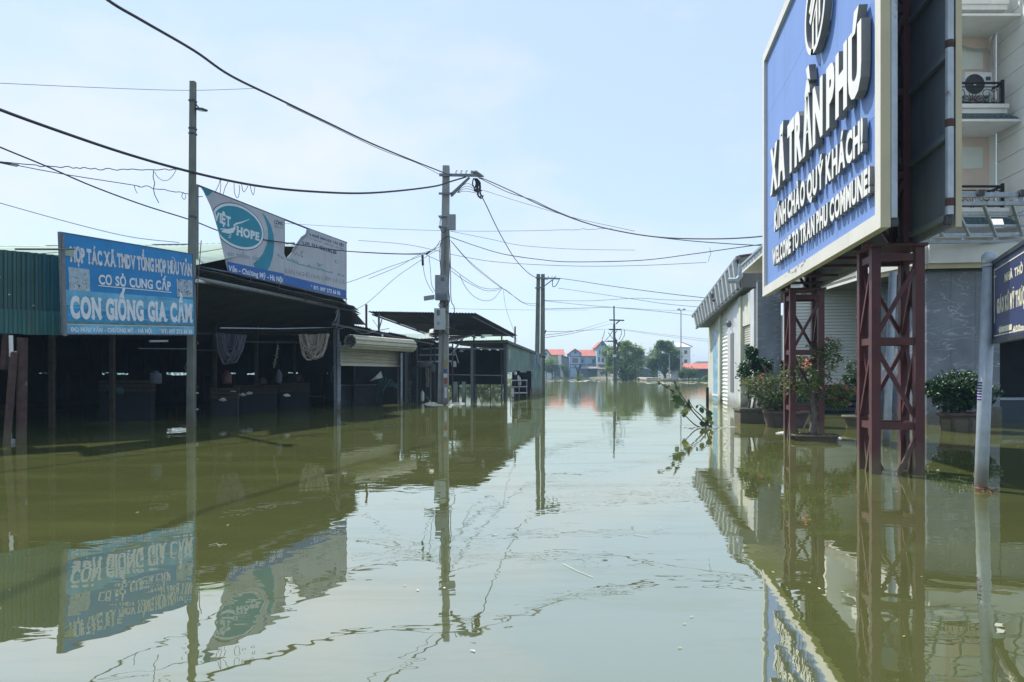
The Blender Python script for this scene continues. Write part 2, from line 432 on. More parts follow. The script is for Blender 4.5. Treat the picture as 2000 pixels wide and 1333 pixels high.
class MB:
    def __init__(s): s.v = []; s.f = []
    def add(s, vs_, fs):
        n = len(s.v); s.v += [Vector(p) for p in vs_]; s.f += [[i + n for i in f] for f in fs]; return s
    def box(s, lo, hi):
        x0, y0, z0 = lo; x1, y1, z1 = hi
        return s.add([(x0, y0, z0), (x1, y0, z0), (x1, y1, z0), (x0, y1, z0), (x0, y0, z1), (x1, y0, z1), (x1, y1, z1), (x0, y1, z1)],
                     [(3, 2, 1, 0), (4, 5, 6, 7), (0, 1, 5, 4), (1, 2, 6, 5), (2, 3, 7, 6), (3, 0, 4, 7)])
    def beam(s, p, q, w, h=None, up=UP, w2=None, h2=None):
        p, q = Vector(p), Vector(q); h = h or w; w2 = w2 or w; h2 = h2 or (h if w2 == w else h * w2 / w)
        d = (q - p).normalized()
        a = d.cross(up)
        if a.length < 1e-3: a = d.cross(Vector((0, 1, 0)))
        a.normalize(); b = a.cross(d).normalized()
        vs_ = [p + a * (w * i / 2) + b * (h * j / 2) for i, j in ((-1, -1), (1, -1), (1, 1), (-1, 1))] + \
              [q + a * (w2 * i / 2) + b * (h2 * j / 2) for i, j in ((-1, -1), (1, -1), (1, 1), (-1, 1))]
        return s.add(vs_, [(3, 2, 1, 0), (4, 5, 6, 7), (0, 1, 5, 4), (1, 2, 6, 5), (2, 3, 7, 6), (3, 0, 4, 7)])
    def tube(s, pts, r, n=6, cap=True):
        pts = [Vector(p) for p in pts]; k = len(pts); base = len(s.v)
        rr = r if isinstance(r, (list, tuple)) else [r] * k
        prev = None
        for i, p in enumerate(pts):
            d = (pts[min(i + 1, k - 1)] - pts[max(i - 1, 0)])
            d = d.normalized() if d.length > 1e-9 else UP.copy()
            if prev is None:
                a = d.cross(UP)
                if a.length < 1e-2: a = d.cross(Vector((1, 0, 0)))
            else:
                a = prev - d * prev.dot(d)
                if a.length < 1e-4: a = d.cross(Vector((1, 0, 0)))
            a.normalize(); prev = a; b = d.cross(a)
            for j in range(n):
                t = 2 * math.pi * j / n
                s.v.append(p + (a * math.cos(t) + b * math.sin(t)) * rr[i])
        for i in range(k - 1):
            for j in range(n):
                s.f.append([base + i * n + j, base + i * n + (j + 1) % n, base + (i + 1) * n + (j + 1) % n, base + (i + 1) * n + j])
        if cap:
            s.f.append([base + j for j in reversed(range(n))]); s.f.append([base + (k - 1) * n + j for j in range(n)])
        return s
    def lathe(s, c, prof, n=16, sx=1, sy=1):
        c = Vector(c); base = len(s.v)
        for r, z in prof:
            for j in range(n):
                t = 2 * math.pi * j / n
                s.v.append(c + Vector((r * math.cos(t) * sx, r * math.sin(t) * sy, z)))
        for i in range(len(prof) - 1):
            for j in range(n):
                s.f.append([base + i * n + j, base + i * n + (j + 1) % n, base + (i + 1) * n + (j + 1) % n, base + (i + 1) * n + j])
        s.f.append([base + j for j in reversed(range(n))]); s.f.append([base + (len(prof) - 1) * n + j for j in range(n)])
        return s
    def slab(s, poly, d):
        """a polygon pushed along d into a solid"""
        d = Vector(d); k = len(poly); base = len(s.v)
        s.v += [Vector(p) for p in poly] + [Vector(p) + d for p in poly]
        s.f.append([base + i for i in range(k)]); s.f.append([base + k + i for i in reversed(range(k))])
        for i in range(k):
            j = (i + 1) % k
            s.f.append([base + j, base + i, base + k + i, base + k + j])
        return s
    def quad(s, a, b, c, d): return s.add([a, b, c, d], [(0, 1, 2, 3)])
    def corr(s, a, b, c, d, pitch=.2, amp=.025, th=.004, wave=False, slat=False):
        """corrugated sheet a-b-c-d: ribs run from a-b towards d-c; a real sheet with two skins"""
        a, b, c, d = map(Vector, (a, b, c, d))
        nrm = (b - a).cross(d - a).normalized()
        L = (b - a).length; k = max(1, int(round(L / pitch)))
        prof = []
        for i in range(k):
            if slat:
                prof += [(i + 0, 0), (i + .68, .25), (i + .74, -1.5), (i + .96, -1.5)]
            elif wave:
                prof += [(i + 0, 0), (i + .25, .5), (i + .5, 1), (i + .75, .5)]
            else:
                prof += [(i + 0, 0), (i + .42, 0), (i + .55, 1), (i + .85, 1)]
        prof.append((k, 0))
        base = len(s.v); m = len(prof)
        for off in (0, -th):
            for t, h in prof:
                t /= k
                s.v.append(a.lerp(b, t) + nrm * (h * amp + off)); s.v.append(d.lerp(c, t) + nrm * (h * amp + off))
        for i in range(m - 1):
            p = base + 2 * i
            s.f.append([p, p + 2, p + 3, p + 1])
            p += 2 * m
            s.f.append([p + 1, p + 3, p + 2, p])
            q = base + 2 * i
            s.f.append([q + 2 * m, q + 2 * m + 2, q + 2, q]); s.f.append([q + 1, q + 3, q + 2 * m + 3, q + 2 * m + 1])
        return s
    def build(s, name, m, parent=None, local=False, origin=None, smooth=False, label=None, cat=None, group=None, kind=None, m2=None, pick2=None):
        me = bpy.data.meshes.new(name)
        if parent is not None:
            Mx = WM[parent.name]
            vv = s.v if local else [Mx.inverted() @ p for p in s.v]
        elif origin is not None:
            o_ = Vector(origin); vv = [p - o_ for p in s.v]
        else: vv = s.v
        me.from_pydata([tuple(p) for p in vv], [], s.f)
        me.materials.append(M[m] if isinstance(m, str) else m)
        if m2:
            me.materials.append(M[m2])
            for p in me.polygons:
                if pick2(p): p.material_index = 1
        if smooth:
            for p in me.polygons: p.use_smooth = True
        me.update()
        o = bpy.data.objects.new(name, me)
        COL.objects.link(o)
        if parent is not None:
            o.parent = parent; WM[o.name] = WM[parent.name].copy()
        else:
            o.location = origin if origin is not None else (0, 0, 0)
            WM[o.name] = Matrix.Translation(Vector(o.location))
        return tag(o, label, cat, group, kind)

def share(o, parent, offset=(0, 0, 0), name=None):
    """another part with the same mesh data"""
    c = o.copy(); COL.objects.link(c); c.parent = parent; c.location = Vector(o.location) + Vector(offset)
    WM[c.name] = WM[parent.name] @ Matrix.Translation(Vector(c.location))
    return c

def local_at(root, px, py, off=0.0):
    """where the sight line of a photograph position meets the plane y = -off of a sign's own frame -> (x, z)"""
    inv = WM[root.name].inverted()
    C = inv @ Vector((0, 0, EYE)); D = inv.to_3x3() @ Vector(((px - 1000) / FPX, 1, (HOR - py) / FPX))
    t = (-off - C.y) / D.y
    p = C + D * t
    return p.x, p.z

def resample(pts, per=6):
    """smooth curve through the points (Catmull-Rom)"""
    P = [Vector(p) for p in pts]
    if len(P) < 3: return P
    out = []
    for i in range(len(P) - 1):
        p0 = P[max(i - 1, 0)]; p1 = P[i]; p2 = P[i + 1]; p3 = P[min(i + 2, len(P) - 1)]
        for k in range(per):
            t = k / per
            out.append(.5 * ((2 * p1) + (p2 - p0) * t + (2 * p0 - 5 * p1 + 4 * p2 - p3) * t * t + (3 * p1 - p0 - 3 * p2 + p3) * t ** 3))
    out.append(P[-1])
    return out

# ---- lettering -----------------------------------------------------------------
_G = {}
def glyph(ch, bold, ext):
    k = (ch, bold, ext)
    if k not in _G:
        cu = bpy.data.curves.new('lettering', 'FONT')
        cu.body = ch; cu.size = 1; cu.offset = bold; cu.resolution_u = 3; cu.extrude = .5 if ext else .02
        o = bpy.data.objects.new('lettering', cu)
        me = bpy.data.meshes.new_from_object(o)
        vs_ = [v.co.copy() for v in me.vertices]; fs = [list(p.vertices) for p in me.polygons]
        bpy.data.objects.remove(o); bpy.data.curves.remove(cu); bpy.data.meshes.remove(me)
        xs = [v.x for v in vs_]
        _G[k] = (vs_, fs, min(xs), max(xs) - min(xs))
    return _G[k]

SERIF = {'N': [(.1, 0), (.1, 1), (.9, 0), (.9, 1)], 'I': [(.5, 0), (.5, 1)], 'A': [(.06, 0), (.94, 0)], 'M': [(.08, 0), (.08, 1), (.92, 0), (.92, 1)],
         'H': [(.1, 0), (.1, 1), (.9, 0), (.9, 1)], 'P': [(.18, 0), (.1, 1)], 'T': [(.5, 0)], 'V': [(.06, 1), (.94, 1)], 'E': [(.1, 0), (.1, 1)],
         'Â': [(.06, 0), (.94, 0)], 'Ầ': [(.06, 0), (.94, 0)], 'Ệ': [(.1, 0), (.1, 1)], 'X': [(.1, 0), (.9, 0), (.1, 1), (.9, 1)],
         'Ã': [(.06, 0), (.94, 0)], 'Á': [(.06, 0), (.94, 0)], 'Ă': [(.06, 0), (.94, 0)], 'D': [(.1, 0), (.1, 1)]}

def text(s, root, name, m, x0, x1, zb0, zb1, h0, h1, off, depth=.003, bold=.02, gap=.06, space=.26, single=False,
         parent=None, m2=None, serif=False, label=None, clip=None):
    """a line of lettering on a sign, laid out between x0 and x1 in the sign's own frame; single=True makes each letter a part"""
    parent = parent or root
    pos = 0; items = []
    for ch in s:
        if ch == ' ': pos += space; continue
        g = glyph(ch, bold, depth > .02)
        items.append((ch, pos, g)); pos += g[3] + gap
    total = pos - gap
    sx = (x1 - x0) / total
    objs = []
    mb = MB()
    for ch, p, (vs_, fs, xm, wd) in items:
        t = (p + wd / 2) / total
        zb = zb0 + (zb1 - zb0) * t; h = h0 + (h1 - h0) * t
        e = .5 if depth > .02 else .02
        pv = [Vector((x0 + sx * (p + v.x - xm), -off + depth / 2 - v.z / e * depth / 2, zb + h * v.y / .70)) for v in vs_]
        if clip: 
            if any(not clip(q.x, q.z) for q in pv): 
                continue
        mb.add(pv, fs)
        if serif and ch in SERIF:
            for fx, top in SERIF[ch]:
                cx = x0 + sx * (p + wd * fx); w_ = sx * .15
                z0 = zb + (h - h * .11 if top else -.0)
                mb.box((cx - w_, -off - .0012, z0), (cx + w_, -off + .0005, z0 + h * .11))
        if single:
            objs.append(mb.build(name, m, parent, local=True, m2=m2, pick2=(lambda q: abs(q.normal.y) < .5) if m2 else None))
            mb = MB()
    if not single:
        objs.append(mb.build(name, m, parent, local=True, label=label))
    return objs

def text_px(s, root, name, m, L, Rr, off, **kw):
    """as text(), but the cap-height box is read off the photograph: L, Rr = (px, top py, bottom py)"""
    xa, za = local_at(root, L[0], L[1], off); _, zb = local_at(root, L[0], L[2], off)
    xc, zc = local_at(root, Rr[0], Rr[1], off); _, zd = local_at(root, Rr[0], Rr[2], off)
    return text(s, root, name, m, xa, xc, zb, zd, za - zb, zc - zd, off, **kw)

# ---- foliage -------------------------------------------------------------------
def leaf_quads(mb, p, size, rng, flat=0.0, asp=.5):
    th = rng.uniform(0, 6.283); el = rng.uniform(-.9, .9) * (1 - flat)
    d = Vector((math.cos(th) * math.cos(el), math.sin(th) * math.cos(el), math.sin(el)))
    a = d.cross(UP); a = a.normalized() if a.length > .01 else Vector((1, 0, 0))
    nr = a.cross(d); ro = rng.uniform(-1, 1)
    a = (a * math.cos(ro) + nr * math.sin(ro)); nr = a.cross(d)
    s_ = size * rng.uniform(.65, 1.3)
    tip = p + d * s_; w = a * s_ * asp * .5; m_ = p + d * s_ * .45 + nr * s_ * .08
    mb.add([p, m_ + w, tip, m_ - w], [(0, 1, 2), (0, 2, 3)])

def clump_cloud(mb, blobs, n_clump, per, size, rng, spread=.16, asp=.55, hollow=.55):
    """leaf clumps spread through ellipsoid blobs (centre, (rx, ry, rz)) with gaps between"""
    cs = []
    for k in range(n_clump):
        c, r = blobs[k % len(blobs)] if len(blobs) < 4 else rng.choice(blobs)
        while True:
            q = Vector((rng.uniform(-1, 1), rng.uniform(-1, 1), rng.uniform(-1, 1)))
            if hollow < q.length < 1: break
        c = Vector(c); r = Vector(r)
        p = c + Vector((q.x * r.x, q.y * r.y, q.z * r.z))
        cs.append(p)
        sp = spread * (r.x + r.z) / 2
        for i in range(per):
            o = Vector((rng.gauss(0, sp), rng.gauss(0, sp), rng.gauss(0, sp * .7)))
            leaf_quads(mb, p + o, size, rng, asp=asp)
    return cs
# =================================================================== the setting
rng = random.Random(11)
g = MB()
g.quad((-3500, -300, -1.25), (3500, -300, -1.25), (3500, 5000, -1.25), (-3500, 5000, -1.25))
tag(g.build('ground', 'soil'), kind='structure')
g = MB()
g.quad((-3400, -200, 0), (3400, -200, 0), (3400, 4000, 0), (-3400, 4000, 0))
tag(g.build('flood_water', 'water'), kind='structure')

# far bank: a low uneven shore behind the water, running on to the horizon
edge = [(-400, 252), (-150, 246), (-40, 240), (8, 236), (22, 233), (30, 200), (36, 178), (44, 172), (52, 150), (64, 140), (90, 132), (160, 128), (420, 126)]
pts = []
for i in range(len(edge) - 1):
    for k in range(8):
        t = k / 8
        pts.append((edge[i][0] * (1 - t) + edge[i + 1][0] * t, edge[i][1] * (1 - t) + edge[i + 1][1] * t + rng.uniform(-1.5, 1.5)))
pts.append(edge[-1])
g = MB()
rows = [(-1.5, -.3), (0, .05), (2.0, .28), (10, .42), (60, .6), (3200, .8)]
n_ = len(pts)
for dy, z in rows:
    for (x, y) in pts:
        g.v.append(Vector((x, y + dy, z + (rng.uniform(-.06, .1) if 0 <= dy < 50 else 0))))
for r_ in range(len(rows) - 1):
    for i in range(n_ - 1):
        a = r_ * n_ + i
        g.f.append([a, a + 1, a + 1 + n_, a + n_])
M['bank'] = mat('muddy_bank', (0.19, 0.175, 0.13), .95, var=.3, scale=.25, patch=((.10, .13, .05), .5, .12))
tag(g.build('far_bank', 'bank'), kind='structure')

# =================================================================== left row of market stalls
# ---- stall one: pale roof, corrugated hoarding, dark inside, tall awning
E1 = Vector((-8.5, 20.0, 0))
st1 = thing('market_stall', 'open timber and tin poultry stall with a high dark awning and dark inside', 'market stall', (-8.5, 20.0, 0))
# pale upper roof in sheets
A = Vector((-15.0, 13.6, 3.95)); B = Vector((-8.57, 20.0, 4.38)); C_ = at(575, 478, 27.0); D_ = at(-140, 487, 23.0)
for i in range(7):
    t0, t1 = i / 7, min(1, (i + 1) / 7 + .006)
    lift = Vector((0, 0, .045 * (i % 2)))
    MB().corr(A.lerp(B, t0) + lift, A.lerp(B, t1) + lift, D_.lerp(C_, t1) + lift, D_.lerp(C_, t0) + lift, .18, .035, wave=True).build('roof_sheet', 'pale_sheet', st1)
MB().tube([D_ + Vector((0, .05, .03)), C_ + Vector((0, .05, .03))], .06, 6).build('ridge_cap', 'steel_grey', st1)
# awning sheets (seen from beneath)
F0 = at(360, 519, 19.6); F1 = at(692, 599, 29.6); K0 = at(300, 652, 27.0); K1 = at(690, 641, 36.5)
for i in range(9):
    t0, t1 = i / 9, min(1, (i + 1) / 9 + .006)
    rag = .02 * (i % 2)
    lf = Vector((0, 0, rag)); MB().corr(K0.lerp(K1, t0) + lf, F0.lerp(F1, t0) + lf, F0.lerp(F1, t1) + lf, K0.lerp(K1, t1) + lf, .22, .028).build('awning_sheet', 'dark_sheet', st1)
# ragged torn end of the last sheet
rg = MB(); e0 = F1; e1 = K1
for i in range(9):
    t = i / 9; p = e0.lerp(e1, t); q = e0.lerp(e1, t + .12); o_ = Vector((random.uniform(.1, .42), 0, random.uniform(-.12, .08)))
    rg.add([p, q, q.lerp(p, .3) + o_], [(0, 1, 2), (2, 1, 0)])
rg.build('torn_edge', 'dark_sheet', st1)
# purlins and front beam
for t in (.10, .97):
    MB().beam(F0.lerp(K0, t) + Vector((0, 0, -.09)), F1.lerp(K1, t) + Vector((0, 0, -.09)), .06, .08).build('purlin', 'steel_dark', st1)
for t in (.02, .98):
    MB().beam(F0.lerp(F1, t) + Vector((0, 0, -.17)), K0.lerp(K1, t) + Vector((0, 0, -.17)), .06, .09).build('rafter', 'steel_dark', st1)
b0 = at(385, 545, 20.0); b1 = at(652, 598, 29.0)
MB().tube([b0, b1, b1 + Vector((.12, .3, -.08)), at(661, 612, 29.6), at(659, 640, 29.6)], .065, 8).build('front_beam', 'steel_grey', st1)
b0 = at(330, 552, 19.4); b1 = at(430, 552, 20.2)
MB().tube([at(384, 549, 19.9), at(431, 553, 21.5)], .055, 8).build('pipe', 'white', st1)
# posts
def post(parent, px, pyb, pyt, w, m='steel_grey', dx=0, name='post'):
    b = W(px, pyb); t = at(px + dx, pyt, b.y)
    return MB().beam(b + Vector((0, 0, -1.25)), t, w, w).build(name, m, parent)
post(st1, 656, 800, 632, .11, 'steel_grey', -2)
post(st1, 661, 800, 640, .075, 'galv', 0)
post(st1, 40, 866, 660, .14, 'rust', 4)
for px, py_ in ((460, 812), (545, 806), (620, 798), (120, 846), (250, 838)):
    p = W(px, py_) + Vector((-1.6, 2.2, -1.25)); MB().beam(p, Vector((p.x, p.y, 3.35)), .12).build('post', 'wood', st1)
# inside: low roof, back wall with a slit at eye height, side walls
iz = 3.1
MB().slab([D_ + Vector((0, .2, -.08)), C_ + Vector((0, .2, -.08)), Vector((-8.6, 43.4, 4.3)), Vector((-22.2, 33.2, 4.3))], (0, 0, .05)).build('sun_block_roof', 'dark_sheet', st1)  # hidden slab added to keep sun off the water inside the stall
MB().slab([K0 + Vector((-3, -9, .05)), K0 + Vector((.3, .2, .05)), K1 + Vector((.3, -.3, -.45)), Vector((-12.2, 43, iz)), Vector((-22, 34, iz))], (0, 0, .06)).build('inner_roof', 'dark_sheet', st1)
bw0 = Vector((-21.5, 33.0, 0)); bw1 = Vector((-9.2, 43.0, 0))
rb_ = random.Random(4)
for i in range(28):
    t0, t1 = i / 28, (i + 1) / 28 + .002
    st_ = Vector((-.02, .025, 0)) * (i % 2)
    p, q = bw0.lerp(bw1, t0) + st_, bw0.lerp(bw1, t1) + st_
    open_ = rb_.random() < .45
    zb = 1.47 + rb_.uniform(0, .05) if open_ else 1.30
    zt = 1.42 + rb_.uniform(-.04, .03) if open_ else 1.33
    if i in (10, 11): zb, zt = 1.50, 1.36
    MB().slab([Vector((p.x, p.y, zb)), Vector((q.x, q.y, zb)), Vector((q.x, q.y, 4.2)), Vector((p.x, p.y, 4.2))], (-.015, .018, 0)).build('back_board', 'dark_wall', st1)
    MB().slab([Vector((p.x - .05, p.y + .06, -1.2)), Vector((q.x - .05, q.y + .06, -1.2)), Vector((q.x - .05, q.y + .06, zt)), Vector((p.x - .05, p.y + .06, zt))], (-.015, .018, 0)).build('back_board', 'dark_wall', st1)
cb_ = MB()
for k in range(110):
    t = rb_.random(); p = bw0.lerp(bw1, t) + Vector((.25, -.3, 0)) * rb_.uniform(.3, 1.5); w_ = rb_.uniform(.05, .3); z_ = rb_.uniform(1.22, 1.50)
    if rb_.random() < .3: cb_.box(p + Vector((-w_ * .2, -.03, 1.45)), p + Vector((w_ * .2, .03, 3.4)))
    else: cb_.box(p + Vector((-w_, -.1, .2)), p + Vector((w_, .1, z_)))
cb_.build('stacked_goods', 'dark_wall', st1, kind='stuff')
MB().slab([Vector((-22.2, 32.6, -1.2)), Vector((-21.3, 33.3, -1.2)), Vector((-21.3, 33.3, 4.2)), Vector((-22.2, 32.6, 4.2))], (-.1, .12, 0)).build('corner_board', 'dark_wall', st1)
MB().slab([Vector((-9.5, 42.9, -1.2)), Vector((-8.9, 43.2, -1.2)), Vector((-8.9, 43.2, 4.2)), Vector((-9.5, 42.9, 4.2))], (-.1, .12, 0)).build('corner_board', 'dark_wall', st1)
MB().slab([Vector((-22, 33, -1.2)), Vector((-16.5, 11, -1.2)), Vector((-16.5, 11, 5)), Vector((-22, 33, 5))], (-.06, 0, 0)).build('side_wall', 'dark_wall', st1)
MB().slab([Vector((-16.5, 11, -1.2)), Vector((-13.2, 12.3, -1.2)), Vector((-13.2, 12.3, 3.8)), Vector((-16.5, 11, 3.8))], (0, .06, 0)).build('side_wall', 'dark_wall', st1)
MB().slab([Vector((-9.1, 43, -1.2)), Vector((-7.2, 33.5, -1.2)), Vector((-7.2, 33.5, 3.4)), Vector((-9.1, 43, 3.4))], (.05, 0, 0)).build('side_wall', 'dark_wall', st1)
# rails across the dark front
MB().tube([at(430, 641, 21.8), at(545, 642.5, 25), at(650, 640, 29.3)], .02, 6).build('rail', 'galv', st1)
for y_, a_, b_ in ((684, 375, 470), (668, 470, 650)):
    MB().tube([at(a_, y_, 25), at(b_, y_ + 2, 30)], .022, 6).build('rail', 'steel_dark', st1)

# ---- corrugated hoarding left of the blue sign (two rows of sheets)
ho = thing('corrugated_hoarding', 'dark green corrugated sheet hoarding with a patched lower row beside the blue sign', 'hoarding', (-10.2, 15.8, 2.28))
h0 = Vector((-13.4, 12.4, 0)); h1 = Vector((-9.78, 16.32, 0))
for i in range(6):
    t0, t1 = i / 6, min(1, (i + 1) / 6 + .012)
    p, q = h0.lerp(h1, t0), h0.lerp(h1, t1)
    z0, z1 = 2.72, 4.03
    f = Vector((.02, -.02, 0)) * (i % 2)
    MB().corr(p + f + UP * z0, q + f + UP * z0, q + f + UP * z1, p + f + UP * z1, .155, .045).build('upper_sheet', 'green_sheet', ho)
    f = Vector((.05, -.05, 0)) + f
    MB().corr(p + f + UP * 2.27, q + f + UP * 2.29, q + f + UP * 2.80, p + f + UP * 2.79, .155, .045).build('lower_sheet', 'green_sheet2', ho)
MB().beam(h0 + Vector((-.1, .1, 3.9)), h1 + Vector((-.1, .1, 3.9)), .06).build('rail', 'steel_dark', ho)
MB().beam(h0 + Vector((-.1, .1, 2.45)), h1 + Vector((-.1, .1, 2.45)), .06).build('rail', 'steel_dark', ho)
nb = MB()
for k in range(16):
    t = random.uniform(.45, .98); p = h0.lerp(h1, t) + Vector((.035, -.035, random.choice([2.36, 2.9, 3.1, 3.45, 3.7])))
    nb.box(p - Vector((.012, .012, .012)), p + Vector((.012, .012, .012)))
nb.build('fixing', 'white', ho, kind='stuff')

# posts under the hoarding
rp = thing('leaning_post', 'leaning rusty square post standing in the water under the green hoarding', 'post', tuple(W(8, 868)))
MB().beam(W(8, 868) + Vector((-.04, 0, -1.2)), at(27, 690, 15.3), .13, .13).build('shaft', 'rust', rp)
MB().beam(at(21, 656, 15.3), at(22, 697, 15.25), .07).build('splice', 'white', rp)
MB().beam(at(13, 652, 15.5), at(8, 722, 15.5), .11).build('stub', 'rust', rp)
MB().lathe(at(27.5, 691, 15.3), [(.03, -.05), (.075, -.03), (.075, .03), (.03, .05)], 10).build('bolt_head', 'rust', rp)

# ---- tall thin light post in front
lp_b = W(374.5, 835)
lpost = thing('light_post', 'tall slim grey concrete post with a small floodlight, at the corner of the blue sign', 'post', tuple(lp_b))
top = at(377, 160, lp_b.y)
MB().beam(lp_b + Vector((-.03, 0, -1.25)), top, .185, .185, up=Vector((0, 1, 0)), w2=.135).build('shaft', 'concrete_old', lpost)
for y_ in (198, 252, 262, 424):
    c = at(376.5, y_, lp_b.y); MB().box(c - Vector((.085, .085, .022)), c + Vector((.085, .085, .022))).build('band', 'steel_dark', lpost)
fl = at(391, 214, lp_b.y)
MB().tube([at(379, 196, lp_b.y), at(384, 206, lp_b.y), at(388, 210, lp_b.y)], .018, 6).build('bracket', 'steel_dark', lpost)
MB().beam(fl + Vector((-.11, .08, .03)), fl + Vector((.15, -.06, -.03)), .19, .05).build('floodlight', 'steel_dark', lpost)
MB().beam(fl + Vector((-.08, .06, -.01)), fl + Vector((.12, -.05, -.06)), .15, .012).build('lens', 'lamp_face', lpost)
# rusty steel post clamped behind it
sp = thing('steel_post', 'rusty maroon steel post with clamps beside the slim concrete post', 'post', tuple(W(379, 834)))
b = W(379, 834)
MB().beam(b + Vector((0, 0, -1.2)), at(380, 664, b.y), .085).build('shaft', 'rust', sp)
for y_ in (668, 672, 756, 768, 800):
    c = at(381, y_, b.y); MB().box(c - Vector((.06, .06, .02)), c + Vector((.07, .06, .02))).build('clamp', 'rust' if y_ < 760 else 'galv', sp)
cr = [at(367, 704, b.y - .1), at(362, 716, b.y - .1), at(363, 724, b.y - .1), at(367, 718, b.y - .1), at(370, 706, b.y - .1)]
MB().tube(resample(cr), .012, 5).build('rope_loop', 'cloth_tan', sp)
MB().tube([at(393, 470, 19.9), at(386, 560, 19.7), at(383, 660, 19.7)], .012, 5).build('wire_tie', 'wire', sp)

# ---- blue poultry sign
S0 = Vector((-9.38, 15.5, 2.29)); S1 = Vector((-8.37, 19.5, 2.48))
Ls = (S1 - S0).length; ths = math.atan2(S1.y - S0.y, S1.x - S0.x); roll = -math.asin((S1.z - S0.z) / Ls)
bs = thing('shop_sign', 'weathered light blue shop sign with white lettering for chicks and ducklings', 'shop sign', tuple(S0), ths, roll=roll)
Hs = 2.10
MB().box((0, 0, 0), (Ls, .05, Hs)).build('backing', 'sign_blue', bs, local=True)
fr = MB()
for lo, hi in (((-.02, -.012, -.022), (Ls + .018, .06, -.002)), ((-.02, -.012, Hs + .002), (Ls + .018, .06, Hs + .018)), ((-.022, -.012, -.002), (-.002, .06, Hs + .002)), ((Ls + .002, -.012, -.002), (Ls + .018, .06, Hs + .002))):
    MB().box(lo, hi).build('frame_bar', 'steel_grey', bs, local=True)
# printed lake across the lower half, olive shore and pale foot band
def zb_of(x, f): return f
MB().box((.02, -.003, .58), (Ls - .02, -.0005, .92)).build('printed_sky', 'sign_cyan', bs, local=True)
MB().box((.02, -.004, .24), (Ls - .02, -.0006, .60)).build('printed_lake', 'sign_water', bs, local=True)
wv = MB()
for k in range(36):
    x = random.uniform(.1, Ls - .9); z = random.uniform(.30, .88); w_ = random.uniform(.3, .9)
    wv.box((x, -.0055, z), (x + w_, -.0042, z + random.uniform(.008, .03)))
wv.build('printed_ripples', 'sign_cyan', bs, local=True, kind='stuff')
MB().box((.02, -.005, .195), (Ls - .02, -.0007, .26)).build('printed_shore', 'sign_olive', bs, local=True)
MB().box((.02, -.0045, .0), (Ls - .02, -.0008, .19)).build('printed_foot_band', 'sign_cyan', bs, local=True)
MB().box((.02, -.0060, .19), (Ls - .02, -.0008, .205)).build('printed_line', 'yellow_white', bs, local=True)
# photo panels on the sign
def px_rect(root, x0, y0, x1, y1, off):
    a = local_at(root, x0, y0, off); b_ = local_at(root, x1, y1, off); return a[0], b_[1], b_[0], a[1]
for (x0, y0, x1, y1) in ((133.5, 522, 176, 570), (345, 545, 376.5, 582)):
    a0, c0, a1, c1 = px_rect(bs, x0, y0, x1, y1, .005)
    MB().box((a0, -.007, c0), (a1, -.001, c1)).build('printed_photo', 'sign_pale', bs, local=True)
    s_ = MB()
    for k in range(26):
        big = x0 > 300
        x = random.uniform(a0 + .03, a1 - .1); z = c0 + (c1 - c0) * (random.uniform(.02, .2) if not big and k % 3 else random.uniform(.1, .9))
        w_ = random.uniform(.015, .05) * (1.5 if big else 1); hh = random.uniform(.015, .04) * (1.5 if big else 1)
        s_.add([(x, -.0085, z), (x + w_, -.0085, z + hh * .3), (x + w_ * .7, -.0085, z + hh), (x - w_ * .2, -.0085, z + hh * .8)], [(0, 1, 2, 3)])
    s_.build('printed_birds', 'speck', bs, local=True, kind='stuff')
z2 = lambda y: 440 + y / 4.4425
x2 = lambda x: x / 4.4425
text_px('HỢP TÁC XÃ TMDV TỔNG HỢP HỮU VĂN', bs, 'lettering', 'sign_letter_old', (x2(608), z2(190), z2(312)), (x2(1662), z2(340), z2(440)), .008, bold=.05, space=.26, gap=.02, serif=True)
text_px('CƠ SỞ CUNG CẤP', bs, 'lettering', 'sign_letter', (x2(855), z2(430), z2(510)), (x2(1482), z2(492), z2(568)), .008, bold=.032, space=.34, gap=.055)
a = local_at(bs, x2(853), z2(524), .008); c = local_at(bs, x2(1488), z2(584), .008)
MB().add([(a[0], -.008, a[1] - .012), (c[0], -.008, c[1] - .012), (c[0], -.008, c[1] + .008), (a[0], -.008, a[1] + .008)], [(0, 1, 2, 3)]).build('underline', 'sign_letter', bs, local=True)
text_px('CON GIỐNG GIA CẦM', bs, 'lettering', 'sign_letter', (x2(606), z2(620), z2(800)), (x2(1662), z2(692), z2(838)), .010, bold=.055, space=.34, gap=.06, serif=True)
text_px('ĐC: HỮU VĂN - CHƯƠNG MỸ - HÀ NỘI', bs, 'lettering', 'sign_letter', (x2(612), z2(888), z2(922)), (x2(1315), z2(902), z2(936)), .009, bold=.035, space=.36, gap=.08)
text_px('*ĐT: 097 272 66 86', bs, 'lettering', 'sign_letter', (x2(1382), z2(904), z2(938)), (x2(1668), z2(908), z2(942)), .009, bold=.035, space=.36, gap=.08)
text_px('Vịt Gà', bs, 'lettering', 'paper', (x2(618), z2(518), z2(548)), (x2(748), z2(522), z2(556)), .010, bold=.03, space=.3)
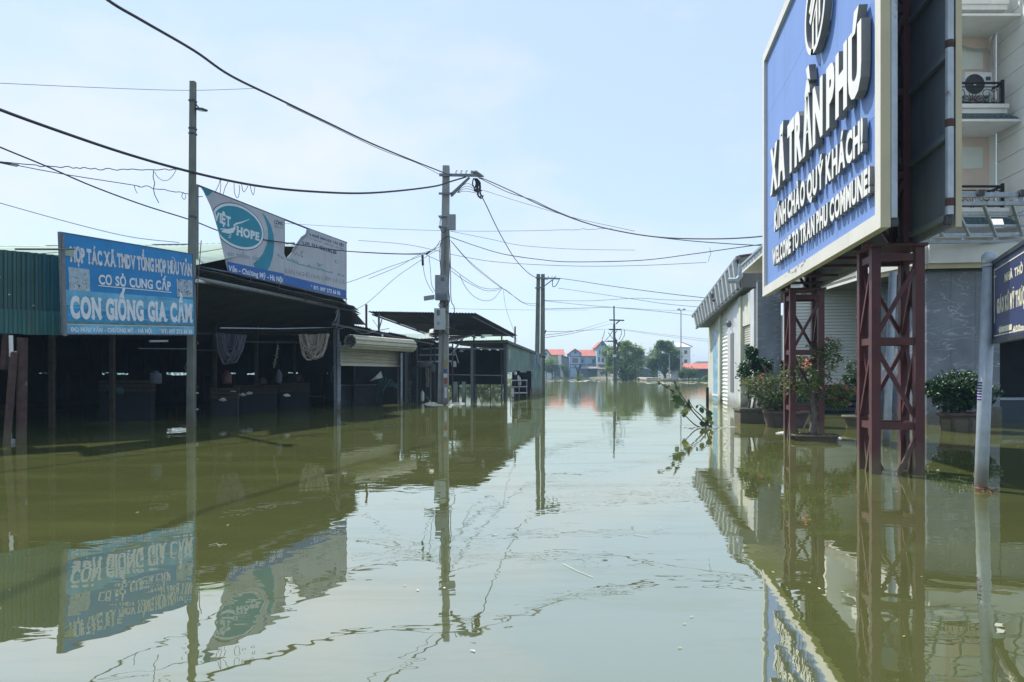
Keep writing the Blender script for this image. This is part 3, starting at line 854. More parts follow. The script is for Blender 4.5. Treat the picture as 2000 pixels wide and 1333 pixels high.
# torn corner hanging at the top of the sign, and the rod through it
a0, c0, a1, c1 = px_rect(bs, 126, 484, 144, 503, .012)
MB().slab([(a0, -.014, c0 + .02), (a1, -.014, c0), (a1 + .02, -.014, c0 + .2), (a1 - .1, -.014, c1), (a0 + .1, -.014, c1 - .04), (a0 + .02, -.014, c0 + .15)], (0, .004, 0)).build('torn_patch', 'pale_sheet', bs, local=True)
MB().tube([at(30, 487, 15.6), at(125, 487.5, 15.4), at(145, 486.5, 15.35)], .022, 6).build('rod', 'steel_grey', bs)
MB().beam(at(122.3, 459, 15.44), at(127.6, 657, 15.44), .05).build('side_post', 'steel_grey', bs)
ey = MB()
for k in range(22):
    x = .1 + k * (Ls - .2) / 21; ey.box((x - .012, -.026, -.03), (x + .012, -.0205, -.006))
ey.build('eyelets', 'rust', bs, local=True, kind='stuff')

# ---- torn grey banner on its frame over the awning
B0 = at(392, 531, 20.9); B1 = Vector((-6.51, 29.0, 0))
Bz = 1.45 + (730 - 531.5) * 22 / FPX
O = Vector((B0.x, B0.y, Bz)); thb = math.atan2(B1.y - O.y, B1.x - O.x); Lb = math.hypot(B1.x - O.x, B1.y - O.y)
bn = thing('banner_sign', 'torn grey and teal feed company banner on a steel frame above the dark awning', 'banner', tuple(O), thb)
def bxy(px, py, off=0): 
    x, z = local_at(bn, px, py, off); return Vector((x, -off, z))
z4x = lambda x: 380 + x / 6.061
z4y = lambda y: 360 + y / 6.061
left_edge = [(392, 365.5), (398, 374), (402, 383), (405.5, 390), (412, 404), (417, 418), (421, 432), (426, 449), (430, 466), (432, 474), (438, 500), (445.6, 531.5)]
p1 = [bxy(x, y) for x, y in left_edge] + [bxy(555, 555.6), bxy(555, 429)]
MB().slab(p1, (0, .012, 0)).build('banner_panel', 'banner', bn, local=True)
tear = [(555.4, 429), (555.4, 429.4)]
p2 = [bxy(555.5, 555.7), bxy(675.6, 583.5), bxy(675.6, 474), bxy(604, 447.5), bxy(602, 455), bxy(599, 461), bxy(591, 467), bxy(588, 474), bxy(580, 479), bxy(576, 488), bxy(571, 492), bxy(567, 497), bxy(562, 502), bxy(559.5, 506), bxy(557, 500), bxy(555.5, 496)]
MB().slab(p2, (0, .012, 0)).build('banner_panel', 'banner', bn, local=True)
flap = [bxy(599, 447, .03), bxy(606, 449, .01), bxy(600, 462, .05), bxy(592, 468, .05), bxy(586, 477, .04), bxy(577, 489, .05), bxy(571, 497, .03), bxy(570, 490, .09), bxy(579, 476, .1), bxy(588, 463, .1), bxy(597, 457, .08)]
MB().slab(flap, (0, .006, 0)).build('torn_flap', 'banner_faded', bn, local=True)
# oval badge: navy rim, white ring, teal field, clipped by the torn edge
def edge_x(z):
    pz = [(q.z, q.x) for q in p1[:12]]
    for (za, xa), (zb, xb) in zip(pz, pz[1:]):
        if zb <= z <= za: return xa + (xb - xa) * (za - z) / max(1e-6, za - zb)
    return pz[0][1] if z > pz[0][0] else pz[-1][1]
cA = bxy(466.5, 443.5); rx = bxy(515.8, 459).x - cA.x; 
rz_ = (bxy(466, 398).z - bxy(466, 486).z) / 2
def oval(fx, fz, off, name, m, dx=0, dz=0):
    P = []
    for k in range(72):
        t = 2 * math.pi * k / 72
        x = cA.x + dx + rx * fx * math.cos(t); z = cA.z + dz + rz_ * fz * math.sin(t)
        P.append(Vector((max(x, edge_x(z) + .012), -off, z)))
    MB().slab(P, (0, .0025, 0)).build(name, m, bn, local=True)
oval(1.0, 1.0, .004, 'badge_rim', 'banner_navy')
oval(.975, .965, .0075, 'badge_ring', 'banner_ring')
oval(.90, .86, .011, 'badge_field', 'banner_teal')
cl = lambda x, z: x > edge_x(z) + .01
def ztxt(s, L, Rr, m, off, **kw):
    return text_px(s, bn, 'lettering', m, (z4x(L[0]), z4y(L[1]), z4y(L[2])), (z4x(Rr[0]), z4y(Rr[1]), z4y(Rr[2])), off, **kw)
def bisect_part(o):
    """trim printed lettering along the torn edge"""
    bm = bmesh.new(); bm.from_mesh(o.data)
    a_, b_ = p1[3], p1[9]
    d = (b_ - a_); nrm = Vector((-d.z, 0, d.x)).normalized()
    if nrm.x < 0: nrm = -nrm
    bmesh.ops.bisect_plane(bm, geom=bm.verts[:] + bm.edges[:] + bm.faces[:], plane_co=a_ + nrm * .02, plane_no=nrm, clear_inner=True)
    bm.to_mesh(o.data); bm.free()
o = ztxt('VIỆT', (228, 322, 420), (428, 395, 505), 'banner_ring', .0145, bold=.05, gap=.05, serif=True); bisect_part(o[0])
ztxt('HOPE', (500, 498, 600), (768, 580, 668), 'banner_ring', .0145, bold=.05, gap=.07, serif=True, single=True)
# wading bird in white line work
def ribbon(pts, wds, off, name, m):
    P = [bxy(z4x(x), z4y(y), off) for x, y in pts]
    mb = MB(); Lf = []; Rt = []
    for i, p in enumerate(P):
        d = (P[min(i + 1, len(P) - 1)] - P[max(i - 1, 0)]).normalized(); nn = Vector((-d.z, 0, d.x)); w_ = wds[i] if isinstance(wds, list) else wds
        Lf.append(p + nn * w_); Rt.append(p - nn * w_)
    for i in range(len(P) - 1): mb.quad(Lf[i], Rt[i], Rt[i + 1], Lf[i + 1])
    return mb.build(name, m, bn, local=True)
ribbon([(655, 415), (560, 452), (490, 470), (470, 490), (476, 520), (450, 548), (400, 560), (320, 560)], [.005, .02, .028, .04, .045, .07, .07, .02], .0150, 'printed_bird', 'banner_ring')
ribbon([(300, 530), (360, 535), (430, 548)], [.01, .02, .02], .0152, 'printed_bird', 'banner_ring')
ribbon([(425, 565), (432, 600), (405, 612), (435, 628), (400, 632)], .016, .0154, 'printed_bird', 'banner_ring')
# teal swoosh, corner, bottom band
sw = [(795, 330), (840, 400), (885, 500), (905, 600), (905, 700), (885, 800), (850, 900), (800, 970), (738, 1040)]
ribbon(sw, [.0, .05, .10, .15, .19, .23, .26, .28, .30], .0042, 'swoosh', 'banner_teal')
c1 = [bxy(392.6, 366.2, .004), bxy(397, 373, .004), bxy(402.5, 383, .004), bxy(408, 382, .004), bxy(415, 374.5, .004)]
MB().slab(c1, (0, .002, 0)).build('printed_corner', 'banner_teal', bn, local=True)
MB().slab([bxy(z4x(385), z4y(915), .006), bxy(445.8, 531, .006), bxy(554.8, 555, .006), bxy(554.8, 535, .006)], (0, .002, 0)).build('printed_band', 'banner_band', bn, local=True)
z5x = lambda x: 540 + x / 6.667
z5y = lambda y: 400 + y / 6.667
MB().slab([bxy(555.8, 537.5, .006), bxy(555.8, 555.5, .006), bxy(675.2, 583, .006), bxy(675.2, 567.5, .006)], (0, .002, 0)).build('printed_band', 'banner_band', bn, local=True)
ztxt('Văn - Chương Mỹ - Hà Nội', (402, 960, 1022), (1042, 1105, 1165), 'banner_ring', .010, bold=.03, gap=.06, space=.3)
ztxt('en niềm tin', (392, 790, 842), (760, 850, 908), 'banner_faded', .0045, bold=.01, gap=.08, space=.4)
ztxt('CÔNG', (940, 425, 468), (1050, 448, 492), 'banner_ink', .0045, bold=.02)
ztxt('ĐỊA CH', (944, 485, 512), (1052, 505, 532), 'banner_faded', .0045, bold=.02)
def z5t(s, L, Rr, m, **kw):
    return text_px(s, bn, 'lettering', m, (z5x(L[0]), z5y(L[1]), z5y(L[2])), (z5x(Rr[0]), z5y(Rr[1]), z5y(Rr[2])), .0045, **kw)
z5t('G NGHỆ SINH HỌC TÂN VIỆT', (425, 370, 400), (880, 520, 552), 'banner_ink', bold=.03, space=.32)
z5t('C: TT BÌNH MỸ - BÌNH LỤC - HÀ NAM', (395, 415, 440), (875, 572, 596), 'banner_faded', bold=.02, space=.32)
z5t('2.335', (335, 480, 516), (432, 498, 532), 'banner_ink', bold=.04)
z5t('FAX: 0226.3.862.356', (462, 505, 545), (782, 598, 648), 'banner_ink', bold=.05)
z5t('* ĐT: 097 272 66 86', (445, 1048, 1092), (832, 1128, 1180), 'banner_ring', bold=.03, space=.3) if False else text_px('* ĐT: 097 272 66 86', bn, 'lettering', 'banner_ring', (z5x(445), z5y(1048), z5y(1092)), (z5x(832), z5y(1128), z5y(1180)), .010, bold=.03, space=.3)
z5t('BÁN NGHÊU HAI CƠM VÀ CÁ', (110, 830, 890), (890, 985, 1040), 'banner_faded', bold=.0, space=.3)
# aqua washes of the faded picture
ws = MB()
for (x0, y0, x1, y1, hgt) in ((280, 780, 730, 900, 30), (130, 720, 280, 780, 40), (790, 915, 890, 945, 20), (5, 660, 90, 715, 30)):
    for k in range(14):
        t = k / 14; xa = x0 + (x1 - x0) * t; xb = x0 + (x1 - x0) * (t + 1 / 14); ya = y0 + (y1 - y0) * t; yb = y0 + (y1 - y0) * (t + 1 / 14)
        hh = hgt * random.uniform(.5, 1.4)
        ws.quad(bxy(z5x(xa), z5y(ya - hh), .0041), bxy(z5x(xa), z5y(ya), .0041), bxy(z5x(xb), z5y(yb), .0041), bxy(z5x(xb), z5y(yb - hh * random.uniform(.6, 1)), .0041))
ws.build('printed_wash', 'banner_wash', bn, local=True, kind='stuff')
sp_ = MB()
for k in range(40):
    x, y = (random.gauss(290, 30), random.gauss(640, 32)) if k < 20 else ((random.gauss(555, 16), random.gauss(800, 14)) if k < 30 else (random.uniform(750, 890), random.uniform(720, 800)))
    a_ = bxy(z5x(x), z5y(y), .0048); s_ = random.uniform(.02, .06)
    sp_.quad(a_, a_ + Vector((s_, 0, -.01)), a_ + Vector((s_ * .8, 0, s_)), a_ + Vector((-.01, 0, s_ * .7)))
sp_.build('printed_specks', 'speck', bn, local=True, kind='stuff')
# frame of the banner
MB().tube([bxy(386, 362.5, -.05), bxy(600, 446.5, -.05), bxy(677, 474.5, -.05)], .03, 6).build('frame_tube', 'steel_dark', bn, local=True)
MB().tube([bxy(384, 520, -.05), bxy(445, 532, -.05), bxy(677, 584.5, -.05)], .03, 6).build('frame_tube', 'steel_grey', bn, local=True)
MB().tube([bxy(385, 361, -.05), bxy(385, 545, -.05)], .045, 6).build('frame_tube', 'steel_grey', bn, local=True)
for px_ in (676, 555.2):
    y0_ = 474 if px_ > 600 else 429
    MB().tube([bxy(px_, y0_, -.05), bxy(px_, y0_ + 118, -.05)], .02, 6).build('frame_tube', 'steel_dark', bn, local=True)
for px_, y_ in ((489, 542), (545, 555), (596, 567)):
    MB().tube([bxy(px_, y_, -.05), bxy(px_, y_ + 22, -.05)], .02, 6).build('stay', 'steel_dark', bn, local=True)

# ---- hanging nets
def hung_net(label, pxa, pya, pxb, pyb, Y, drop, m, seed, n=26):
    rn = random.Random(seed); a = at(pxa, pya, Y); b = at(pxb, pyb, Y + .5)
    w = (b - a).length; mb = MB()
    for k in range(n):
        s0 = rn.uniform(0, .30); s1 = rn.uniform(.68, 1.0); sag = drop * rn.uniform(.35, 1.0); lean = rn.uniform(-.16, .16)
        P = []
        for i in range(15):
            t = i / 14; x = s0 + (s1 - s0) * t
            zz = -sag * (1 - abs(2 * t - 1) ** 2.6)
            P.append(a.lerp(b, x + lean * 4 * t * (1 - t) * .5) + Vector((rn.uniform(-.015, .015), rn.uniform(-.12, .12) * .4 - .1 * (k % 3), zz + rn.uniform(-.015, .015))))
        mb.tube(P, rn.uniform(.018, .04), 5, cap=False)
    # the body of the mesh cloth behind the folds
    G = []
    for i in range(21):
        t = i / 20; dep = drop * (.80 + .10 * math.sin(t * 9)) * max(.12, 1 - abs(2 * t - 1.0) ** 3)
        for j in range(6):
            G.append(a.lerp(b, t) + Vector((0, .06 + .05 * math.sin(t * 31 + j), -dep * j / 5)))
    base = len(mb.v); mb.v += G
    for i in range(20):
        for j in range(5):
            q = base + i * 6 + j; mb.f.append([q, q + 6, q + 7, q + 1])
    o = mb.build('fishing_net', m, origin=a, smooth=True)
    tag(o, label, 'fishing net')
hung_net('beige fishing net bundled over the rail near the shutter, folds catching light', 586, 654, 643, 653, 27.6, .98, 'net', 3)
hung_net('dim purple-grey fishing net slung in the dark of the open stall', 423, 652, 480, 655, 23.2, .95, 'net_dark', 4)

# ---- goods standing in the dark stall
def crate(px, py, Y, w, d, h, label, name='crate', m='wood', group=None):
    p = at_z(px, 0, Y); t = thing(name, label, 'crate', (p.x, p.y, 0), .3, group)
    zt = EYE + (HOR - py) * Y / FPX
    for i in range(3):
        z0 = zt - h + i * h / 3
        for sgn in (-1, 1):
            MB().box((-w / 2, sgn * d / 2 - .012, z0 + .02), (w / 2, sgn * d / 2 + .012, z0 + h / 3 - .02)).build('slat', m, t, local=True)
            MB().box((sgn * w / 2 - .012, -d / 2 + .014, z0 + .02), (sgn * w / 2 + .012, d / 2 - .014, z0 + h / 3 - .02)).build('slat', m, t, local=True)
    MB().box((-w / 2 + .014, -d / 2 + .014, -1.0), (w / 2 - .014, d / 2 - .014, zt - h + .02)).build('stand', 'dark_wall', t, local=True)
for args in ((500, 752, 29, 1.6, .9, .35, 'wide slatted crate in the dark stall under the middle of the rail'),
             (575, 748, 31, 1.2, .8, .4, 'slatted poultry crate in the dark stall below the beige net'),
             (440, 757, 26, .9, .7, .4, 'small slatted crate in the dark stall beside the slim post'),
             (250, 742, 24, 1.5, .8, .4, 'slatted crate deep in the shade under the blue sign')):
    crate(*args)
tb = thing('counter_table', 'low dark trestle counter standing in the flooded stall behind the nets', 'table', tuple(W(600, 790)))
p = W(600, 790)
MB().box(p + Vector((-1.2, 1.5, .28)), p + Vector((.5, 2.4, .33))).build('table_top', 'cloth_tan', tb)
for dx in (-1.1, .4):
    for dy in (1.6, 2.3): MB().box(p + Vector((dx - .03, dy - .03, -1)), p + Vector((dx + .03, dy + .03, .28))).build('leg', 'wood', tb)
for i, (px_, py_) in enumerate(((487, 771), (474, 774), (455, 768), (560, 775), (436, 784))):
    Y = 28 - i * .8
    p = at(px_, py_, Y); l_ = ['crumpled white plastic bag on the crates in the dark stall', 'small pale plastic bag beside the crates in the dark stall', 'thin strip of clear plastic caught on the crate edge', 'grey plastic bag by the trestle counter', 'pale plastic scrap at the foot of the slim post'][i]
    mb = MB(); rr = random.Random(i)
    prof = [(.015, 0), (.07, .015), (.085, .05), (.05, .08), (.015, .10)]
    mb.lathe(p, [(r_ * rr.uniform(.7, 1.2), z_) for r_, z_ in prof], 9, 1.6, 1)
    for v in mb.v: v += Vector((rr.uniform(-.03, .03), rr.uniform(-.03, .03), rr.uniform(-.02, .02)))
    tag(mb.build('plastic_bag', 'plastic_white', origin=p), l_, 'bag')
# garland of pale egg-cartons / lace string
mb = MB()
pa, pb = at(543, 676, 27), at(536, 718, 27)
for k in range(26):
    q = pa.lerp(pb, k / 25) + Vector((random.uniform(-.05, .05) * (.4 + k / 25), random.uniform(-.05, .05), 0))
    mb.lathe(q, [(.012, -.02), (.03, 0), (.012, .02)], 6)
mb.tube([pa + Vector((0, 0, .2)), pb], .008, 4)
tag(mb.build('shell_string', 'net', origin=pa), 'pale knotted string hanging between the two fishing nets', 'string')

tag(MB().tube([at(293, 667, 20.5), at(327, 666.5, 21.5)], .03, 8).build('tube_light', 'bulb', origin=at(293, 667, 20.5)), 'thin white tube light under the lower edge of the blue sign', 'tube light')
tag(MB().tube([at(270, 681, 21), at(372, 682, 23)], .02, 6).build('hanging_rail', 'steel_grey', origin=at(270, 681, 21)), 'thin rail in the shade below the tube light', 'rail')
def bag_of(px, y0, y1, Y, w, m, label, cat, name, seed):
    rr_ = random.Random(seed); c = at(px, y1, Y); h = (y1 - y0) * Y / FPX
    mb = MB().lathe(c, [(w * .8, 0), (w * 1.0, h * .1), (w * .95, h * .55), (w * .8, h * .8), (w * .25, h * .86), (w * .4, h)], 9)
    for v in mb.v: v += Vector((rr_.uniform(-.12, .12) * w, rr_.uniform(-.12, .12) * w, rr_.uniform(-.05, .05) * h))
    return tag(mb.build(name, m, origin=c, smooth=True), label, cat)
bag_of(545, 722, 748, 27.5, .12, 'stall_block', 'grey sack hanging below the pale knotted string', 'sack', 'sack', 1)
bag_of(443, 724, 750, 25, .17, 'maroon', 'reddish bundle standing in the dark beside the purple-grey net', 'bundle', 'bundle', 2)
bag_of(222, 752, 772, 22, .26, 'tarp', 'dark green sack on the goods deep under the blue sign', 'sack', 'sack', 3)
bag_of(305, 725, 750, 21, .16, 'stall_block', 'grey sack standing near the slim post under the blue sign', 'sack', 'sack', 4)
bag_of(512, 738, 750, 28.4, .18, 'wood', 'low brown sack on the wide slatted crate', 'sack', 'sack', 5)
bag_of(582, 730, 746, 30.6, .16, 'wood', 'brown sack on the crate below the beige net', 'sack', 'sack', 6)
# =================================================================== stall with the rolled shutter
s2 = thing('shutter_stall', 'small stall with a cream roller shutter half rolled up over a grey half wall', 'market stall', tuple(W(700, 798)))
r0, r1 = at(640, 628, 28.2), at(850, 669, 36.5); q0, q1 = at(640, 660, 31.5), at(858, 678, 40)
for i in range(6):
    t0, t1 = i / 6, min(1, (i + 1) / 6 + .006)
    o_ = Vector((0, 0, .04 * (i % 2)))
    MB().corr(r0.lerp(r1, t0) + o_, r0.lerp(r1, t1) + o_, q0.lerp(q1, t1) + o_, q0.lerp(q1, t0) + o_, .17, .03).build('roof_sheet', 'dark_sheet', s2)
MB().beam(r0 + Vector((.1, .15, -.09)), r1 + Vector((-.1, .1, -.09)), .07).build('beam', 'steel_dark', s2)
# drum housing: eight-sided ribbed cream casing with an open end
d0, d1 = Vector((-6.42, 29.3, 2.72)), Vector((-4.62, 34.0, 2.72))
ax = (d1 - d0).normalized(); sd = ax.cross(UP).normalized()
mb = MB(); N = 30
def ring(c, r, ins=0):
    """slat faces with a groove between them"""
    return [c + (sd * math.cos(2 * math.pi * (k + (.35 if k % 3 == 0 else (-.35 if k % 3 == 2 else 0))) / N) + UP * math.sin(2 * math.pi * (k + (.35 if k % 3 == 0 else (-.35 if k % 3 == 2 else 0))) / N)) * (r - (.06 if k % 3 == 1 else 0)) for k in range(N)]
ra, rb_, ri, rj = ring(d0, .29), ring(d1, .29), ring(d0, .262), ring(d0 + ax * .5, .262)
base = len(mb.v); mb.v += ra + rb_
for k in range(N): mb.f.append([base + k, base + (k + 1) % N, base + N + (k + 1) % N, base + N + k])
mb.f.append([base + N + k for k in range(N)])
base = len(mb.v); mb.v += ra + ri + rj
for k in range(N):
    j = (k + 1) % N
    mb.f.append([base + j, base + k, base + N + k, base + N + j]); mb.f.append([base + N + j, base + N + k, base + 2 * N + k, base + 2 * N + j])
mb.f.append([base + 2 * N + k for k in reversed(range(N))])
mb.build('shutter_drum', 'cream_slat', s2)
mb = MB()
for r_ in (.08, .16, .24):
    mb.tube([d0 + ax * .05 + (sd * math.cos(k * .3927) + UP * math.sin(k * .3927)) * r_ for k in range(17)], .014, 5, cap=False)
mb.build('spring_coil', 'steel_dark', s2)
MB().tube([d0 + ax * -.1, d0 + ax * .5], .03, 8).build('axle', 'steel_grey', s2)
MB().beam(at(655, 676, 29.2), at(692, 676, 29.4), .04).build('bracket', 'steel_grey', s2)
# curtain: curved slats
c0, c1_ = Vector((-6.75, 29.6, 0)), Vector((-5.0, 33.7, 0))
back = Vector((-.12, .05, 0))
mb = MB()
z0, z1, n_s = 1.83, 2.55, 6
mb.corr(c0 + back + UP * z0, c0 + back + UP * z1, c1_ + back + UP * z1, c1_ + back + UP * (z0 - .02), .12, .045, wave=True)
mb.build('shutter_curtain', 'cream_slat', s2)
MB().beam(c0 + back + UP * 1.80, c1_ + back + UP * 1.79, .05, .07).build('bottom_bar', 'cream_slat', s2)
post(s2, 663.5, 800, 668, .05, 'galv', 1, 'guide_rail')
post(s2, 784.5, 793, 690, .08, 'galv', 0, 'guide_rail')
post(s2, 778, 791, 690, .09, 'steel_grey', 0, 'post')
# half wall in panels with a tiled cap, dark back
hw0, hw1 = at_z(655, 0, 33.4), at_z(778, 0, 36.2)
for i in range(4):
    p, q = hw0.lerp(hw1, i / 4), hw0.lerp(hw1, (i + 1) / 4 - .006)
    MB().slab([p + UP * -1.2, q + UP * -1.2, q + UP * .86, p + UP * .86], (0, .12, 0)).build('half_wall_panel', 'stall_block', s2)
for i in range(17):
    p, q = hw0.lerp(hw1, i / 17), hw0.lerp(hw1, (i + .78) / 17)
    MB().beam(p + Vector((0, -.01, .91)), q + Vector((0, -.01, .91)), .16, .06).build('cap_tile', 'box_grey', s2)
bb0, bb1 = at_z(640, 0, 39), at_z(800, 0, 41)
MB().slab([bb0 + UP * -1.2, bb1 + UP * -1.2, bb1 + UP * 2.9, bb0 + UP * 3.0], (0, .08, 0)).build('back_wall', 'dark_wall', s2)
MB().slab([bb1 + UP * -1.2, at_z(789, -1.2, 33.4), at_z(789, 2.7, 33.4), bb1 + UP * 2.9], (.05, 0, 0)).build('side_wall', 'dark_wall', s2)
tag(MB().tube(resample([at(652, 648, 28.5), at(663, 643, 28.6), at(682, 640, 28.8), at(710, 652, 29), at(738, 646, 29.6), at(760, 642, 30.5)]), .016, 6).build('hose', 'steel_grey', origin=at(652, 648, 28.5)), 'thin grey hose looped above the cream shutter drum', 'hose')
tag(MB().tube(resample([at(655, 612, 29.0), at(661, 604, 29), at(655, 625, 28.9), at(649, 634, 28.9), at(655, 641, 28.8), at(660, 634, 28.8), at(654, 631, 28.8)]), .02, 6).build('rope_coil', 'galv', origin=at(655, 612, 29)), 'pale rope looped round the top of the post by the shutter', 'rope')
tag(MB().tube(resample([at(653, 662, 28.9), at(654, 700, 28.9), at(650, 720, 28.9), at(647, 735, 28.9), at(649, 748, 28.9)]), .014, 6).build('hanging_rope', 'wire', origin=at(653, 662, 28.9)), 'thin rope hanging down the post beside the beige net', 'rope')
# dark green tarpaulin draped over the half wall, white cloth pinned to it
tp = at_z(745, 0, 33.0); mb = MB(); cols = 13
prof_top = [(735, 741), (739, 738), (745, 736), (752, 737), (758, 739), (764, 741), (770, 746), (776, 754)]
prof_bot = [(736, 797), (738.5, 798), (741, 797), (745, 786), (749, 764), (757, 757), (766, 755), (777, 760)]
rt, rb2 = resample([at(x, y, 33.3) for x, y in prof_top], 4), resample([at(x, y, 32.9) for x, y in prof_bot], 4)
rows_ = 9; base = 0
for i in range(len(rt)):
    for j in range(rows_):
        t = j / (rows_ - 1); q = rt[i].lerp(rb2[i], t); q.y += .07 * math.sin(i * 1.3 + t * 2) - .05 * t; q.x += .012 * math.sin(j * 2 + i); mb.v.append(q)
for i in range(len(rt) - 1):
    for j in range(rows_ - 1):
        a = i * rows_ + j; mb.f.append([a, a + rows_, a + rows_ + 1, a + 1])
tag(mb.build('tarpaulin', 'tarp', origin=tp, smooth=True), 'dark green tarpaulin draped over the grey half wall, one end trailing in the water', 'tarpaulin')
mb = MB()
cp = [at(722, 745, 33), at(734, 735, 32.9), at(743.5, 725.5, 33.1), at(747, 738, 33), at(738, 740, 32.9)]
mb.slab(cp, (.01, .02, 0))
tag(mb.build('white_cloth', 'plastic_white', origin=cp[0]), 'white cloth caught on the dark green tarpaulin over the half wall', 'cloth')
for px_, py_, Y_ in ((747, 655.5, 30.5),):
    tag(MB().lathe(at(px_, py_, Y_), [(.012, .06), (.02, .03), (.045, -.01), (.03, -.06), (.008, -.075)], 10).build('light_bulb', 'bulb', origin=at(px_, py_, Y_)), 'small white bulb hanging under the eaves above the shutter drum', 'bulb')

# pipe and thin rod sticking up behind that roof
tag(MB().tube([at_z(715.5, 2.5, 36), at(715.5, 595, 36)], .055, 8).build('vent_pipe', 'maroon', origin=at_z(715.5, 2.5, 36)), 'dark red steel pipe standing up behind the low dark roof', 'pipe')
tag(MB().tube([at(740, 645, 38), at(746, 624, 38)], .03, 6).build('prop_rod', 'steel_dark', origin=at(740, 645, 38)), 'thin leaning rod between the two dark roofs', 'rod')

# =================================================================== narrow bay of bits and pieces by the pole
nb_ = thing('lean_to', 'narrow dark lean-to of poles and rails behind the concrete utility pole', 'lean-to', tuple(at_z(825, 0, 38.5)))
for px_, m_ in ((815, 'steel_grey'), (821, 'steel_dark'), (841, 'steel_grey'), (800, 'steel_dark'), (849, 'steel_dark'), (884, 'rust')):
    MB().beam(at_z(px_, -1.2, 38.5), at(px_, 672, 38.5), .07).build('post', m_, nb_)
for y_, x0_, x1_ in ((681, 823, 884), (693, 819, 888), (706, 815, 884)):
    MB().tube([at(x0_, y_ + (1 if y_ > 690 else 1), 38.4), at(x1_, y_ - (3 if y_ < 690 else 0), 39)], .045, 6).build('rail', 'galv', nb_)
MB().slab([at_z(786, -1.2, 41.5), at_z(872, -1.2, 42.5), at(872, 668, 42.5), at(786, 672, 41.5)], (0, .08, 0)).build('back_wall', 'dark_wall', nb_)
MB().corr(at(786, 668, 38), at(872, 667, 38), at(872, 660, 44), at(786, 664, 44), .18, .03).build('roof_sheet', 'dark_sheet', nb_)
MB().beam(at(790, 716, 38.2), at(812, 714, 38.2), .06).build('rail', 'wood', nb_)
mb = MB()
for k in range(11):
    t = k / 10
    mb.tube([at(790 + 14 * t, 745, 38), at(790 + 14 * ((t * 2.3) % 1), 784, 38)], .011, 4)
for k in range(9): mb.tube([at(790, 745 + 4.6 * k, 38), at(805, 745 + 4.4 * k, 38)], .011, 4)
mb.build('mesh_panel', 'mesh', nb_, kind='stuff')
mb = MB()
pr = [at(826, 715, 38), at(829, 716, 38), at(834, 720, 38)]
def drape(name, m, top, bot, label, cat, Y, rows=8, amp=.06):
    rt = resample([at(x, y, Y) for x, y in top], 4); rb = resample([at(x, y, Y - .15) for x, y in bot], 4); mb = MB()
    for i in range(len(rt)):
        for j in range(rows):
            t = j / (rows - 1); q = rt[i].lerp(rb[i], t); q.y += amp * math.sin(i * 1.7 + t * 2.4); q.x += amp * .25 * math.sin(j * 1.7 + i * .8); mb.v.append(q)
    for i in range(len(rt) - 1):
        for j in range(rows - 1):
            a = i * rows + j; mb.f.append([a, a + rows, a + rows + 1, a + 1])
    return tag(mb.build(name, m, origin=rt[0], smooth=True), label, cat)
drape('tarpaulin', 'tarp', [(822, 717), (827, 718), (832, 718)], [(825, 772), (830, 778), (835, 779)], 'dark teal tarpaulin strip hanging beside the tan sacking by the pole', 'tarpaulin', 37.8)
drape('sacking', 'cloth_tan', [(830, 718), (834, 717), (837, 719)], [(832, 755), (836, 758), (839, 756)], 'strip of tan sacking hanging beneath the folded parasol', 'sacking', 37.6)
drape('sacking', 'cloth_grey', [(843, 712), (847, 711), (850, 714)], [(842, 725), (846, 728), (850, 726)], 'grey sacking bundle tied to the rail next to the utility pole', 'sacking', 37.6)
pa = thing('parasol', 'closed grey parasol lying across the rails beside the utility pole', 'parasol', tuple(at(812, 716, 37.7)))
a_, b_ = at(812, 717, 37.7), at(845, 709, 37.7)
MB().tube([a_, a_.lerp(b_, .25), a_.lerp(b_, .6), a_.lerp(b_, .85), b_], [.05, .12, .20, .13, .03], 8).build('canopy', 'cloth_grey', pa, smooth=True)
MB().tube([a_.lerp(b_, -.75), b_ + (b_ - a_) * .06], .03, 6).build('pole', 'rust', pa)
tag(MB().lathe(at(825, 775, 37.5), [(.05, -.25), (.09, -.2), (.10, .15), (.05, .25), (.03, .3)], 9).build('plastic_can', 'plastic_white', origin=at(825, 775, 37.5)), 'white plastic can floating upright below the teal tarpaulin', 'can')
tag(MB().tube(resample([at(834, 775, 37), at(838, 783, 36.4), at(846, 788, 35.6), at(856, 790, 35)]), .02, 6).build('hose', 'galv', origin=at(834, 775, 37)), 'pale hose trailing into the water at the foot of the utility pole', 'hose')
# sheet-metal scraps on that roof
for (x0, y0, x1, y1, l_) in ((826, 651, 840, 662, 'curled white tin scrap lying on the lean-to roof'), (838, 643, 848, 652, 'white plastic scrap stuck on the roof edge under the meter box')):
    a_ = at(x0, y1, 39); mb = MB()
    mb.corr(at(x0, y1, 39), at(x1, y1 - 1, 39), at(x1 - 1, y0, 39.4), at(x0 + 1, y0 + 2, 39.4), .1, .05, wave=True)
    tag(mb.build('tin_scrap', 'white', origin=a_), l_, 'scrap')

